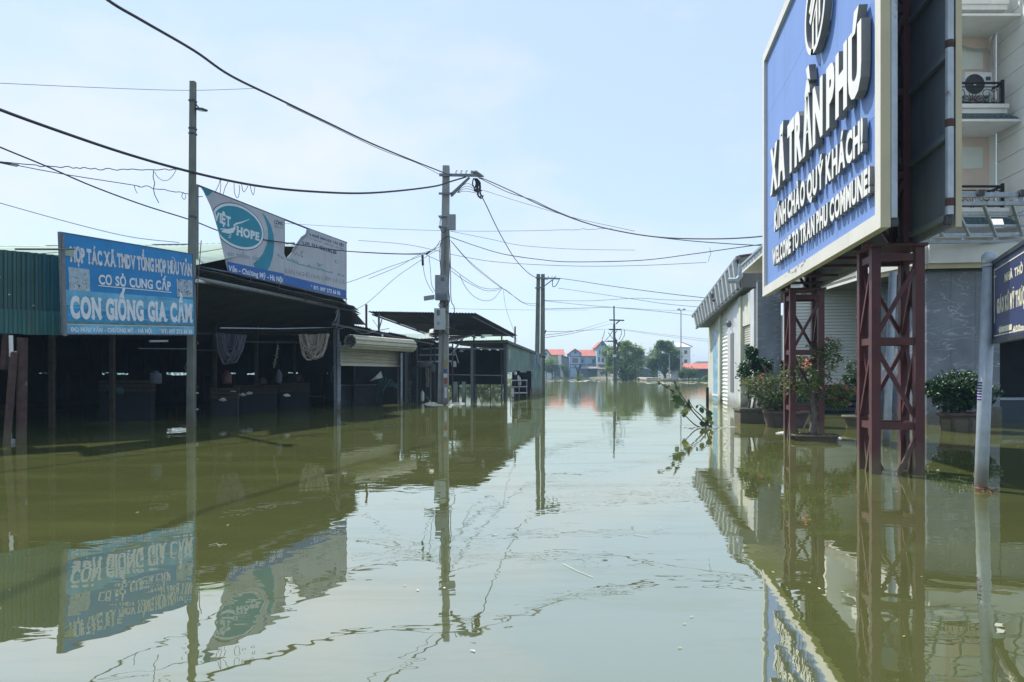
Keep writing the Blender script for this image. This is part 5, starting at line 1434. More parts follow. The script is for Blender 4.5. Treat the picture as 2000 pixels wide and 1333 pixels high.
# rear board
MB().box((.05, DB - .05, .0), (Lb_ - .04, DB, HB)).build('rear_board', 'board_back', bb, local=True)
MB().box((Lb_ - .035, DB - .02, -.02), (Lb_ + .014, DB + .05, HB)).build('edge_trim', 'tan', bb, local=True)
MB().tube([(Lb_ - .02, DB - .08, .14), (Lb_ - .02, DB - .08, HB)], .05, 8).build('edge_tube', 'galv_rust', bb, local=True)
for k in range(6):
    z = .12 + k * 1.03
    MB().beam((.1, DB - .09, z), (Lb_ - .08, DB - .09, z), .06, .07).build('rib', 'board_back', bb, local=True)
    MB().beam((.1, .10, z), (Lb_ - .08, .10, z), .06, .07).build('rib', 'board_back', bb, local=True)
    c = (Lb_ - .02, DB - .08, .3 + k * 1.0)
    MB().lathe(c, [(.052, -.05), (.056, -.04), (.056, .04), (.052, .05)], 8).build('rust_joint', 'rust', bb, local=True)
MB().box((Lb_ - .08, .07, .02), (Lb_ - .0, .17, .12)).build('tube_foot', 'steel_dark', bb, local=True)
MB().box((Lb_ - .08, DB - .13, .02), (Lb_ - .0, DB - .055, .13)).build('tube_foot', 'steel_dark', bb, local=True)
# lattice towers (thing > tower > leg, tie, brace)
def tower(cx):
    s = .295; yc = .585; z0, z1 = -4.55, .03
    tw = MB().box((cx - s - .12, yc - s - .08, -.045), (cx + s + .12, yc + s + .09, -.004)).build('support_tower', 'maroon', bb, local=True)
    WM[tw.name] = WM[bb.name]
    cs = [(-1, -1), (1, -1), (1, 1), (-1, 1)]
    for sx, sy in cs:
        x, y = cx + sx * s, yc + sy * s
        MB().beam((x, y, z0), (x, y, -.047), .125, .125, up=Vector((0, 1, 0))).build('leg', 'maroon', tw, local=True)
        MB().beam((cx + sx * .26, .46 + sy * .26, -.003), (cx + sx * .26, .46 + sy * .26, HB - .1), .10, .10, up=Vector((0, 1, 0))).build('upper_leg', 'maroon', tw, local=True)
    levels = [-4.55 + .45, -2.63, -1.40, -.19, .0, 1.0, 2.2, 3.4, 4.6]
    for li, z in enumerate(levels):
        if z == 0: continue
        s, yc = (.295, .585) if z < 0 else (.26, .46)
        for k in range(4):
            a, b = cs[k], cs[(k + 1) % 4]
            MB().beam((cx + a[0] * s, yc + a[1] * s, z), (cx + b[0] * s, yc + b[1] * s, z), .075, .10).build('tie', 'maroon', tw, local=True)
    for li in range(len(levels) - 1):
        if levels[li] == -.19: continue
        s, yc = (.295, .585) if levels[li] < 0 else (.26, .46)
        for k in range(4):
            a, b = cs[k], cs[(k + 1) % 4]; za, zb = levels[li] + .05, levels[li + 1] - .05
            nrm = Vector((a[0] + b[0], a[1] + b[1], 0)) * .012
            if k == 0 or k == 2 or li % 2 == 0:
                MB().beam(Vector((cx + a[0] * s, yc + a[1] * s, za)) + nrm, Vector((cx + b[0] * s, yc + b[1] * s, zb)) + nrm, .055, .055).build('brace', 'maroon', tw, local=True)
            if k in (0, 2) or li % 2 == 1:
                MB().beam(Vector((cx + b[0] * s, yc + b[1] * s, za)) - nrm, Vector((cx + a[0] * s, yc + a[1] * s, zb)) - nrm, .055, .055).build('brace', 'maroon', tw, local=True)
    return tw
tower(7.02)
tower(1.45)
for x_ in (2.4, 3.6, 4.9, 5.8):
    MB().beam((x_, .11, .04), (x_, DB - .11, .04), .05).build('cross_bar', 'maroon', bb, local=True)
# raised letters
kw = dict(single=True, m2='letter_side')
z2y = lambda y: 280 + y / 4.166; z2x = lambda x: 1460 + x / 4.166
z1y = lambda y: y / 4.444; z1x = lambda x: 1460 + x / 4.444
text_px('XÃ TRẦN PHÚ', bb, 'letter', 'letter_face', (1504, 299, 378), (1682, 43, 166), .125, depth=.12, bold=.055, gap=.06, space=.20, **kw)
text_px('KÍNH CHÀO QUÝ KHÁCH!', bb, 'letter', 'letter_face', (1512, 414, 451), (1685, 231, 291), .075, depth=.065, bold=.045, gap=.07, space=.26, **kw)
text_px('WELCOME TO TRAN PHU COMMUNE!', bb, 'letter', 'letter_face', (1508.5, 490, 519.5), (1699, 325, 373), .070, depth=.06, bold=.045, gap=.07, space=.30, **kw)
# emblem: ring with a stepped monogram inside
ex, ez = local_at(bb, 1581, 10, .2)
Rr = (local_at(bb, 1601, 10, .2)[0] - local_at(bb, 1562, 10, .2)[0]) / 2
_, eb = local_at(bb, 1572, 123, .2)
ez = eb + Rr * 1.06
def ring_solid(r0, r1, y0, y1, name):
    N = 48; mb = MB()
    for k in range(N):
        t = 2 * math.pi * k / N; c, s_ = math.cos(t), math.sin(t)
        mb.v += [Vector((ex + r1 * c, y0, ez + r1 * s_)), Vector((ex + r0 * c, y0, ez + r0 * s_)), Vector((ex + r1 * c, y1, ez + r1 * s_)), Vector((ex + r0 * c, y1, ez + r0 * s_))]
    for k in range(N):
        a, b = 4 * k, 4 * ((k + 1) % N)
        if 33 <= k <= 34: continue
        mb.f += [[a, a + 1, b + 1, b], [a, b, b + 2, a + 2], [a + 1, a + 3, b + 3, b + 1], [a + 2, b + 2, b + 3, a + 3]]
    return mb.build(name, 'letter_face', bb, local=True, m2='letter_side', pick2=lambda q: abs(q.normal.y) < .5)
em = ring_solid(Rr * .86, Rr, -.12, .0, 'emblem_ring')
mono = []
for pl in ([(-.30, -.95), (-.12, -.98), (-.12, -.25), (.10, -.05), (.10, -.98), (.28, -.95), (.28, .22), (-.05, -.06), (-.30, -.30)],
           [(-.62, -.05), (-.45, -.22), (.30, .55), (.18, .72)],
           [(-.66, .25), (-.52, .10), (-.02, .58), (-.02, .92), (-.16, .92), (-.16, .68)],
           [(.42, -.62), (.58, -.45), (.58, .35), (.74, .50), (.62, .64), (.42, .44)]):
    MB().slab([Vector((ex + Rr * .88 * x, -.115, ez + Rr * .88 * z)) for x, z in pl], (0, .11, 0)).build('emblem_stroke', 'letter_face', bb, local=True, m2='letter_side', pick2=lambda q: abs(q.normal.y) < .5)
# peeling tape and dangling wires on the frame foot
for P in ([(1506, 456), (1545, 440), (1580, 430)], [(1505, 447), (1540, 437), (1562, 432)], [(1680, 395), (1700, 399), (1716, 386), (1722, 378)], [(1506, 545), (1530, 535), (1575, 520), (1610, 505)], [(1580, 505), (1600, 516), (1618, 503), (1640, 492)]):
    pass
pe = MB(); rn = random.Random(9)
for k in range(7):
    x, z = local_at(bb, 1528 + k * 6, 543 - k * 4 + rn.uniform(-5, 5), .102)
    w_, h_ = rn.uniform(.1, .32), rn.uniform(.02, .09)
    pe.add([(x, -.0525, z), (x + w_, -.0528, z + rn.uniform(-.02, .04)), (x + w_ * .9, -.0528, z + h_), (x + w_ * .2, -.0525, z + h_ * .8)], [(0, 1, 2, 3)])
pe.build('peeling_patch', 'box_grey', bb, local=True, kind='stuff')
# odd brackets on the outer edge
for px_, py_ in ((1491, 270), (1490.5, 420)):
    x, z = local_at(bb, 1493, py_)
    MB().add([(x + .02, .03, z), (x - .13, .03, z - .02), (x + .02, .03, z + .32), (x + .02, .06, z), (x - .13, .06, z - .02), (x + .02, .06, z + .32)], [(0, 1, 2), (5, 4, 3), (0, 3, 4, 1), (1, 4, 5, 2), (2, 5, 3, 0)]).build('edge_bracket', 'steel_dark', bb, local=True)

# leaning galvanised pole behind the near tower
gp = W(1727, 868)
tag(MB().tube([gp + Vector((0, 0, -1.2)), at(1744, 532, gp.y)], .075, 10).build('leaning_pole', 'galv', origin=gp, smooth=True), 'plain grey galvanised pole leaning behind the near maroon tower', 'pole')

# =================================================================== church direction sign
cb = W(1917, 957)
cs_ = thing('direction_sign', 'navy church direction sign with an arrow on grey posts with ball tops', 'direction sign', tuple(cb))
def sign_post(b, topz, lean=(0, 0)):
    t = b + Vector((lean[0], lean[1], topz))
    MB().tube([b + Vector((-.05, 0, -1.1)), t], .077, 16).build('post', 'galv', cs_, smooth=True)
    MB().lathe(t, [(.075, -.02), (.088, -.015), (.088, .01), (.06, .02)], 16).build('collar', 'galv', cs_)
    MB().lathe(t + Vector((0, 0, .085)), [(.005, -.088)] + [(.092 * math.cos(R(a)), .092 * math.sin(R(a))) for a in range(-70, 90, 15)] + [(.004, .093)], 16).build('ball_top', 'galv', cs_, smooth=True)
    return t
t1 = sign_post(cb, 2.80, (.10, 0))
Pd = Vector((-.393, -.92, 0))
PO = Vector((cb.x + .125, cb.y - .05, 1.82))
sign_post(Vector((cb.x - .86, cb.y - 2.36, 0)), 2.80, (.05, 0))
pn = thing('tmp', None, None, tuple(PO), math.atan2(Pd.y, Pd.x))
LP, HP = 2.30, 1.02
PM = WM[pn.name].copy()
bpy.data.objects.remove(pn)
pl_ = MB().box((0, 0, 0), (1, 1, 1))           # panel is built in its own frame, then parented to the sign
def loc_part(name, m, mb, parent=cs_):
    mb.v = [PM @ p for p in mb.v]
    return mb.build(name, m, parent)
pan = loc_part('sign_panel', 'navy_sign', MB().box((.05, -.012, .05), (LP - .05, .03, HP - .05)))
for lo, hi in (((0, -.03, 0), (LP, .045, .048)), ((0, -.03, HP - .048), (LP, .045, HP)), ((0, -.03, .049), (.048, .045, HP - .049)), ((LP - .048, -.03, .049), (LP, .045, HP - .049))):
    loc_part('frame_bar', 'navy_frame', MB().box(lo, hi))
class _F: pass
fr_ = bpy.data.objects.new('sign_frame', None); WM['sign_frame'] = PM; bpy.data.objects.remove(fr_)
def clocal(px, py, off):
    inv = PM.inverted(); C = inv @ Vector((0, 0, EYE)); D = inv.to_3x3() @ Vector(((px - 1000) / FPX, 1, (HOR - py) / FPX))
    t = (-off - C.y) / D.y; p = C + D * t; return p.x, p.z
def ctext(s, x0, x1, zb0, zb1, h0, h1, **k_):
    class Fake: name = '__sign'
    WM['__sign'] = PM
    # build in panel frame, then carry the vertices over to the sign's frame
    n0 = set(bpy.data.objects.keys())
    dummy = bpy.data.objects.new('__sign', None)
    o = text(s, dummy, 'lettering', 'yellow_white', x0, x1, zb0, zb1, h0, h1, .016, **k_)[0]
    o.data.transform(WM[cs_.name].inverted() @ PM)
    o.parent = cs_; WM[o.name] = WM[cs_.name]
    bpy.data.objects.remove(dummy)
xa, za = clocal(1962, 536, .016); _, zb = clocal(1962, 550.5, .016); xb, _ = clocal(1997.5, 540, .016)
ctext('NHÀ THỜ', xa, xb, zb, zb, za - zb, za - zb, bold=.045, gap=.09, space=.45)
xa, za = clocal(1947, 586, .016); _, zb = clocal(1947, 612, .016); xb, _ = clocal(1999, 590, .016)
wd = (xb - xa) * 18.2 / 15.2
ctext('GIÁO XỨ MỸ THƯỢNG', xa, min(xa + wd, LP - .1), zb, zb, (za - zb), (za - zb), bold=.05, gap=.10, space=.30)
xa, zb = clocal(1978, 650, .016); _, za = clocal(1978, 638, .016); xb, _ = clocal(1999.5, 640, .016)
ctext('400m', xa, xb, zb, zb, (za - zb) * 1.0, (za - zb) * 1.0, bold=.045, gap=.10)
ax0, az = clocal(1950, 645.5, .016); ax1, _ = clocal(1976, 644, .016); hh = .032
loc_part('arrow', 'yellow_white', MB().slab([Vector((ax0, -.016, az)), Vector((ax0 + .09, -.016, az - hh * 1.7)), Vector((ax0 + .09, -.016, az - hh)), Vector((ax1, -.016, az - hh)), Vector((ax1, -.016, az + hh)), Vector((ax0 + .09, -.016, az + hh)), Vector((ax0 + .09, -.016, az + hh * 1.7))], (0, .004, 0)))
cxx, czz = .10, HP - .10
for lo, hi in (((.085, -.0165, .25), (.099, -.0125, HP - .13)), ((.06, -.0165, HP - .21), (.21, -.0125, HP - .196)), ((.085, -.0165, HP - .128), (LP - .1, -.0125, HP - .114)), ((.085, -.0165, .085), (LP - .1, -.0125, .098))):
    loc_part('border_line', 'yellow_white', MB().box(lo, hi))
for z in (.10, .86):
    c = PM @ Vector((-.03, .02, z))
    MB().box(c - Vector((.035, .035, .055)), c + Vector((.035, .035, .055))).build('clamp', 'galv', cs_)
# violet sticker down the post
sx_ = MB(); ang0 = R(205)
pc = lambda z: cb + Vector((-.05 + .15 * (z + 1.1) / 3.9, 0, 0))
def stick(z0, z1, a0, a1, r_, name, m):
    mb = MB(); n_ = 7
    for k in range(n_ + 1):
        a = a0 + (a1 - a0) * k / n_
        for z in (z0, z1):
            q = pc(z); mb.v.append(Vector((q.x + r_ * math.cos(a), q.y + r_ * math.sin(a), z)))
    for k in range(n_): mb.f.append([2 * k, 2 * k + 2, 2 * k + 3, 2 * k + 1])
    return mb.build(name, m, cs_)
zs0 = EYE + (HOR - 783) * cb.y / FPX; zs1 = EYE + (HOR - 745) * cb.y / FPX
stick(zs0, zs1, R(158), R(222), .0785, 'sticker', 'paper')
for k in range(7):
    z = zs0 + (zs1 - zs0) * (k + .15) / 7
    stick(z, z + (zs1 - zs0) * .075, R(162), R(216), .0795, 'sticker_print', 'purple')
    stick(z + .012, z + .022, R(164), R(186 + 8 * (k % 3)), .0798, 'sticker_print', 'purple')
# brown leaf litter caught at its foot
for i, (x, y) in enumerate(((1912, 956), (1920, 959))):
    c = W(x, y); mb = MB(); rr = random.Random(i)
    for k in range(5): leaf_quads(mb, c + Vector((rr.uniform(-.04, .04), rr.uniform(-.04, 0) - .09, .03)), .11, rr, flat=.4)
    tag(mb.build('fallen_leaf', 'leaf_brown', origin=c), ['curled brown leaves stuck against the sign post at the waterline', 'brown leaf floating before the sign post'][i], 'leaf')

# =================================================================== shop on the right
sh = thing('corner_shop', 'single storey shop with marble corner, roller shutters and ribbed grey roof fascia', 'shop', (9.2, 28.0, 0))
SA, SB = Vector((9.35, 28.2, 0)), Vector((11.35, 42.7, 0))      # street side, near and far corner
sdir = (SB - SA).normalized(); snrm = Vector((-sdir.y, sdir.x, 0))   # out towards the street
def side_x(px):
    """distance along the street side at a photograph column"""
    k = (px - 1000) / FPX
    return (k * SA.y - SA.x) / (sdir.x - k * sdir.y)
def sp_(s_, z, o=0.0): p = SA + sdir * s_ + snrm * o; return Vector((p.x, p.y, z))
def side_block(pa, pb, z0, z1, o0, o1, name, m, label=None, parent=None):
    a, b = side_x(pa), side_x(pb)
    mb = MB().slab([sp_(a, z0, o1), sp_(b, z0, o1), sp_(b, z1, o1), sp_(a, z1, o1)], snrm * (o0 - o1))
    return mb.build(name, m, parent or sh, label=label)
ZT = 4.75
side_block(1474, 1466.5, -1.2, ZT, -.25, .03, 'pilaster', 'wall_lilac')
side_block(1444, 1421.5, -1.2, ZT, -.25, .02, 'wall', 'wall_lilac')
side_block(1449, 1444.2, -1.2, ZT, -.25, .06, 'pilaster', 'wall_grey')
side_block(1410, 1383.5, -1.2, ZT, -.25, 0, 'wall', 'wall_grey')
side_block(1409.5, 1405.5, -1.2, ZT, .002, .10, 'pilaster', 'wall_grey')
side_block(1466.4, 1449.2, 3.45, ZT, -.25, -.02, 'lintel', 'wall_grey')
side_block(1421.4, 1410.2, 3.9, ZT, -.25, -.02, 'lintel', 'wall_grey')
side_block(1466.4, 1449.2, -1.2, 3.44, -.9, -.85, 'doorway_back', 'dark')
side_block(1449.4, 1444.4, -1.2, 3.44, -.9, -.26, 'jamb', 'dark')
a, b = side_x(1466.3), side_x(1449.3)
MB().corr(sp_(a, 2.65, -.10), sp_(a, 3.44, -.10), sp_(b, 3.44, -.10), sp_(b, 2.65, -.10), .10, .02, wave=True).build('half_shutter', 'cream_slat', sh)
a, b = side_x(1421.3), side_x(1410.3)
MB().corr(sp_(a, -.9, -.06), sp_(a, 3.89, -.06), sp_(b, 3.89, -.06), sp_(b, -.9, -.06), .19, .06, wave=True).build('roller_shutter', 'white_slat', sh)
mu = side_block(1403.8, 1393.2, .35, 3.75, .003, .02, 'mural_panel', 'mural')
side_block(1404.5, 1392.5, .25, .345, .003, .05, 'panel_sill', 'white', parent=mu)
side_block(1403.8, 1393.2, -.9, .24, .003, .02, 'mural_panel', 'mural')
side_block(1434, 1428, .6, 3.3, .022, .04, 'niche', 'soffit')
c = sp_(side_x(1430), 3.75, .15); MB().lathe(c, [(.02, -.18), (.11, -.12), (.13, .05), (.05, .15)], 8).build('wall_lamp', 'steel_grey', sh)
MB().slab([sp_(15, -1.2, 0), SB + Vector((4, -.6, -1.2)), SB + Vector((4, -.6, ZT)), sp_(14.64, ZT, 0)], (0, -.2, 0)).build('end_wall', 'wall_grey', sh)
# frontal marble panel at the corner, cut into slabs
def front_slabs(x0, x1, Y0, Y1, z0, z1, nx, nz, parent, m='marble', name='marble_slab'):
    for i in range(nx):
        for j in range(nz):
            a = i / nx; b = (i + 1) / nx
            xa, xb = x0 + (x1 - x0) * a + .003, x0 + (x1 - x0) * b - .003
            ya, yb = Y0 + (Y1 - Y0) * a, Y0 + (Y1 - Y0) * b
            za, zb = z0 + (z1 - z0) * j / nz + .003, z0 + (z1 - z0) * (j + 1) / nz - .003
            MB().slab([Vector((xa, ya, za)), Vector((xb, yb, za)), Vector((xb, yb, zb)), Vector((xa, ya, zb))], (0, .03, 0)).build(name, m, parent)
FX0, FY0 = 9.30, 28.0
front_slabs(FX0, 10.15, FY0, FY0 - .06, -1.2, 4.9, 1, 4, sh)
MB().box((FX0 + .05, FY0 + .04, -1.2), (10.2, FY0 + .3, 5.0)).build('core_wall', 'concrete', sh)
# recessed roller shutter across the front
SX0, SX1, SY = 10.15, 16.2, 27.4
MB().corr((SX0, SY, 5.4), (SX0, SY, 1.12), (SX1, SY - .75, 1.12), (SX1, SY - .75, 5.4), .115, .035, slat=True).build('roller_shutter', 'white_slat', sh)
MB().beam((SX0, SY - .02, 1.08), (SX1, SY - .77, 1.08), .06, .09).build('bottom_bar', 'white_slat', sh)
for x_ in (SX0 + .05, 13.2, SX1):
    y_ = SY - .75 * (x_ - SX0) / (SX1 - SX0)
    MB().beam((x_, y_ - .05, -1.2), (x_, y_ - .05, 5.3), .10, .08).build('guide_rail', 'white_slat', sh)
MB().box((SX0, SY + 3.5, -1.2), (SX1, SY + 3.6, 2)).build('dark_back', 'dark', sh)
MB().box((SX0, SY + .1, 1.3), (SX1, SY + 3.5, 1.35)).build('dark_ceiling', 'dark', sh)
for k in range(5):
    z = .12 + .2 * k
    MB().beam((SX0 + .2, SY + .5 - .1 * k, z), (SX1 - .2, SY - .2 - .1 * k, z), .05, .12).build('step_slat', 'wall_navy', sh)
# flat canopy over the front with a two-step white fascia
cv = thing('shop_canopy', 'flat concrete canopy with a stepped white fascia over the shop front', 'canopy', (13, 22, 4.5))
CP = [Vector((11.25, 28.1, 4.52)), Vector((11.05, 23.5, 4.52)), Vector((11.55, 20.55, 4.52)), Vector((18.5, 19.6, 4.52)), Vector((18.6, 27.2, 4.52))]
MB().slab(CP, (0, 0, .10)).build('soffit_slab', 'soffit', cv)
def fascia(P, z0, z1, o, name, m):
    for a, b in zip(P, P[1:]):
        d = (b - a).normalized(); n_ = Vector((d.y, -d.x, 0)); 
        if n_.y > 0: n_ = -n_
        e = Vector((0, 0, 0))
        MB().slab([a + n_ * 0 + UP * (z0 - a.z), b + UP * (z0 - b.z), b + UP * (z1 - b.z), a + UP * (z1 - a.z)], n_ * o).build(name, m, cv)
fascia(CP[1:4], 4.50, 5.02, .12, 'fascia', 'white')
fascia(CP[1:4], 4.36, 4.496, .04, 'lower_fascia', 'tan')
fascia([CP[0], CP[1]], 4.44, 4.72, .05, 'fascia', 'white')
MB().slab([p + UP * .12 for p in CP], (0, 0, .36)).build('roof_slab', 'concrete', cv)
# marble wing at the far right
wgx0 = 812 / FPX * 20.9; wgx1 = 968 / FPX * 20.3
front_slabs(wgx0, wgx1, 20.95, 20.62, -1.2, 4.42, 3, 4, sh)
MB().slab([Vector((wgx0 + .01, 21.0, -1.2)), Vector((wgx1 - .01, 20.67, -1.2)), Vector((wgx1 - .01, 20.67, 4.40)), Vector((wgx0 + .01, 21.0, 4.40))], (0, .35, 0)).build('core_wall', 'concrete', sh)
MB().slab([Vector((wgx0, 20.97, -1.2)), Vector((wgx0 - .01, 21.4, -1.2)), Vector((wgx0 + .9, 26.5, -1.2)), Vector((wgx0 + .9, 26.5, 4.4)), Vector((wgx0 - .01, 21.4, 4.4)), Vector((wgx0, 20.97, 4.4))][:6], (.02, 0, 0)).build('wing_side', 'marble', sh)
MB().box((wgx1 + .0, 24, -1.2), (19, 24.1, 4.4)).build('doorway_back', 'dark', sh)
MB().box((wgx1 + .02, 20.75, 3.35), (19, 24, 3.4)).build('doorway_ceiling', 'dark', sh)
MB().slab([Vector((wgx1 + .02, 20.6, 3.3)), Vector((19, 20.0, 3.3)), Vector((19, 20.0, 4.42)), Vector((wgx1 + .02, 20.6, 4.42))], (0, .1, 0)).build('lintel', 'marble', sh)
MB().box((wgx1 + .3, 23.0, .62), (18, 23.3, .70)).build('counter_top', 'galv', sh)
MB().box((wgx1 + .3, 23.05, -1), (18, 23.28, .60)).build('counter_front', 'wall_navy', sh)
MB().slab([Vector((wgx1 - .55, 20.55, -1.2)), Vector((wgx1 - .02, 20.5, -1.2)), Vector((wgx1 - .02, 20.5, .52)), Vector((wgx1 - .55, 20.55, .52))], (0, .07, 0)).build('plinth', 'pot_grey', sh)
# ribbed fascia along the street side and its roof
fa0, fa1 = at(1438.5, 508, 30.6), at(1356, 619.5, 42.6); fb0, fb1 = at(1445.5, 563, 30.6), at(1361, 640.5, 42.6)
for i in range(7):
    t0, t1 = i / 7, (i + 1) / 7 - .004
    MB().corr(fb0.lerp(fb1, t1), fb0.lerp(fb1, t0), fa0.lerp(fa1, t0), fa0.lerp(fa1, t1), .85, .13).build('fascia_sheet', 'gutter', sh)
MB().beam(fa0 + Vector((-.02, -.3, .05)), fa1 + Vector((-.02, .2, .05)), .16, .14).build('roof_gutter', 'steel_grey', sh)
MB().beam(fb0 + Vector((0, -.2, -.03)), fb1 + Vector((0, .1, -.03)), .10, .08).build('lower_rail', 'steel_grey', sh)
ins = Vector((2.0, -.28, 0))
MB().slab([fb0, fb1, fb1 + ins, fb0 + ins], (0, 0, .04)).build('eaves_soffit', 'soffit', sh)
MB().slab([fa0 + Vector((0, -.3, .1)), fa1 + Vector((0, .2, .1)), fa1 + Vector((6, -.8, .9)), fa0 + Vector((6, -.8, .9))], (0, 0, .05)).build('roof', 'roof_brown', sh)
MB().slab([fa0 + Vector((0, -.25, .06)), fb0 + Vector((0, -.2, 0)), fb0 + ins + Vector((0, -.2, 0)), fa0 + Vector((2.2, -.5, .3))], (0, .05, 0)).build('gable_end', 'soffit', sh)
MB().tube([at(1447, 516, 30.2), at(1446, 540, 30.2), at(1440, 548, 30.2), at(1423, 549, 30.4)], .12, 8).build('downpipe', 'galv', sh)
MB().tube([at(1391, 575, 35.5), at(1391, 584, 35.4), at(1394, 588, 35.2)], .07, 6).build('spout', 'steel_dark', sh)
# corner slab with slotted edge between the fascia and the billboard
k0, k1 = at(1449, 534, 29.4), at(1500, 489, 25.6)
MB().slab([k0, k1, k1 + Vector((1.2, -.1, 0)), k0 + Vector((1.2, -.1, 0))], (0, 0, .08)).build('corner_slab', 'white', sh)
for k in range(9):
    t0, t1 = k / 9, (k + .62) / 9
    p, q = k0.lerp(k1, t0), k0.lerp(k1, t1)
    MB().slab([p + UP * .082, q + UP * .082, q + UP * .28, p + UP * .28], (.05, 0, 0)).build('edge_block', 'galv', sh)
MB().beam(k0 + UP * .32, k1 + UP * .32, .08).build('edge_rail', 'galv', sh)

# old stump post at the mural wall
tag(MB().beam(W(1382, 797) + UP * -1, at(1381.5, 757, W(1382, 797).y), .10).build('stump_post', 'bark_dark', origin=W(1382, 797)), 'short dark wooden post in the water at the end of the mural wall', 'post')

# =================================================================== tall house with balconies
th = thing('tall_house', 'tall cream and pink house with iron balconies rising behind the shop canopy', 'house', (14, 27.3, 0))
WX1, WY = 17.87, 27.3
MB().box((11.6, WY, 4.65), (WX1, WY + .3, 17)).build('front_wall', 'plaster', th)
sdv = Vector((-.137, -1, 0)).normalized()
s_end = Vector((WX1, WY - .01, 0)) + sdv * 6.3
# side wall in grooved courses
nC = 17
for k in range(nC):
    z0 = 4.9 + .72 * k; z1 = z0 + .70
    a = Vector((WX1 + .01, WY - .01, 0))
    MB().slab([a + UP * z0, s_end + UP * z0, s_end + UP * z1, a + UP * z1], (.06, 0, 0)).build('wall_course', 'plaster', th)
a = Vector((WX1 + .09, WY, 0)); e = s_end + Vector((.08, 0, 0))
MB().slab([a + UP * 4.9, e + UP * 4.9, e + UP * 17, a + UP * 17], (.2, 0, 0)).build('side_wall', 'plaster_groove', th)
for zf in (7.25, 10.9, 14.55):
    # balcony slab, tiled skirt roof, railing
    bf = 26.0
    xr = 17.30 + .12
    sl = MB().box((12.2, bf, zf - .30), (xr, WY - .002, zf)).build('balcony_slab', 'white', th)
    MB().box((12.1, bf - .06, zf - .12), (xr + .03, bf - .002, zf + .02)).build('edge_moulding', 'white', sl)
    for r_ in range(3):
        z_a, z_b = zf - .34 - .10 * r_, zf - .44 - .10 * r_
        y_a, y_b = bf - .02 - .11 * r_, bf - .16 - .11 * r_
        n_t = 26
        for i in range(n_t):
            x0 = 12.2 + (xr + .12 - 12.2) * i / n_t + (.1 if r_ % 2 else 0); x1 = x0 + .185
            if zf < 14: MB().add([(x0, y_a, z_a), (x1, y_a, z_a), (x1, y_b, z_b), ((x0 + x1) / 2, y_b - .02, z_b - .03), (x0, y_b, z_b), (x0, y_a, z_a - .03), (x1, y_a, z_a - .03), (x1, y_b, z_b - .03), ((x0 + x1) / 2, y_b - .02, z_b - .06), (x0, y_b, z_b - .03)], [(4, 3, 2, 1, 0), (5, 6, 7, 8, 9), (0, 1, 6, 5), (2, 3, 8, 7), (3, 4, 9, 8), (1, 2, 7, 6), (4, 0, 5, 9)]).build('roof_tile', 'tile_green', sl)
    MB().slab([(12.1, bf - .42, zf - .72), (xr + .2, bf - .42, zf - .72), (xr + .15, WY - .01, zf - .74), (12.1, WY - .01, zf - .74)], (0, 0, .08)).build('skirt_soffit', 'white', sl)
    rl = MB().tube([(12.2, bf + .08, zf + .80), (xr - .15, bf + .08, zf + .80)], .045, 8).build('railing', 'iron', th)
    MB().tube([(12.2, bf + .08, zf + .10), (xr - .15, bf + .08, zf + .10)], .025, 6).build('rail', 'iron', rl)
    MB().tube([(12.2, bf + .08, zf + .66), (xr - .15, bf + .08, zf + .66)], .02, 6).build('rail', 'iron', rl)
    MB().beam((xr - .12, bf + .08, zf), (xr - .12, bf + .08, zf + .9), .09).build('newel', 'iron', rl)
    MB().tube([(xr - .12, bf + .08, zf + .80), (xr - .12, WY - .05, zf + .80)], .04, 6).build('rail', 'iron', rl)
    sc = MB()
    for u in range(3):
        x0 = 12.6 + 1.55 * u + .25
        def arc(cx, cz, r_, a0, a1, turns=14):
            sc.tube([(cx + r_ * (1 - .55 * k / turns) * math.cos(a0 + (a1 - a0) * k / turns), bf + .08, cz + r_ * (1 - .55 * k / turns) * math.sin(a0 + (a1 - a0) * k / turns)) for k in range(turns + 1)], .014, 4)
        for k in range(9):
            a_ = math.pi * k / 8; sc.tube([(x0 + .3 + .10 * math.cos(a_), bf + .08, zf + .13 + .10 * math.sin(a_)), (x0 + .3 + .36 * math.cos(a_), bf + .08, zf + .15 + .32 * math.sin(a_))], .012, 4)
        arc(x0 + .3, zf + .12, .13, 0, math.pi * 1.9)
        arc(x0 + .80, zf + .42, .18, .6, 7.0); arc(x0 + .80, zf + .22, .12, 2.2, 9.0); arc(x0 - .12, zf + .42, .18, 2.5, -4.0); arc(x0 - .12, zf + .22, .12, 1, -6)
        arc(x0 + 1.04, zf + .54, .10, 0, 6); arc(x0 + 1.04, zf + .20, .10, 0, -6)
    for k in range(3): sc.tube([(xr - .42 + .1 * k, bf + .08, zf + .1), (xr - .42 + .1 * k, bf + .08, zf + .66)], .014, 4)
    sc.build('scrollwork', 'iron', rl, kind='stuff')
    # recessed panels on the wall above
    if zf < 14:
        MB().box((16.0, WY - .03, zf + .1), (17.6, WY - .003, zf + 3.0)).build('pink_panel', 'pink', th)
        MB().box((16.15, WY - .06, zf + 1.75), (17.35, WY - .032, zf + 2.55)).build('window_panel', 'panel_pale', th)
        MB().box((13.2, WY - .05, zf + .02), (14.6, WY - .003, zf + 2.5)).build('balcony_door', 'glass', th)
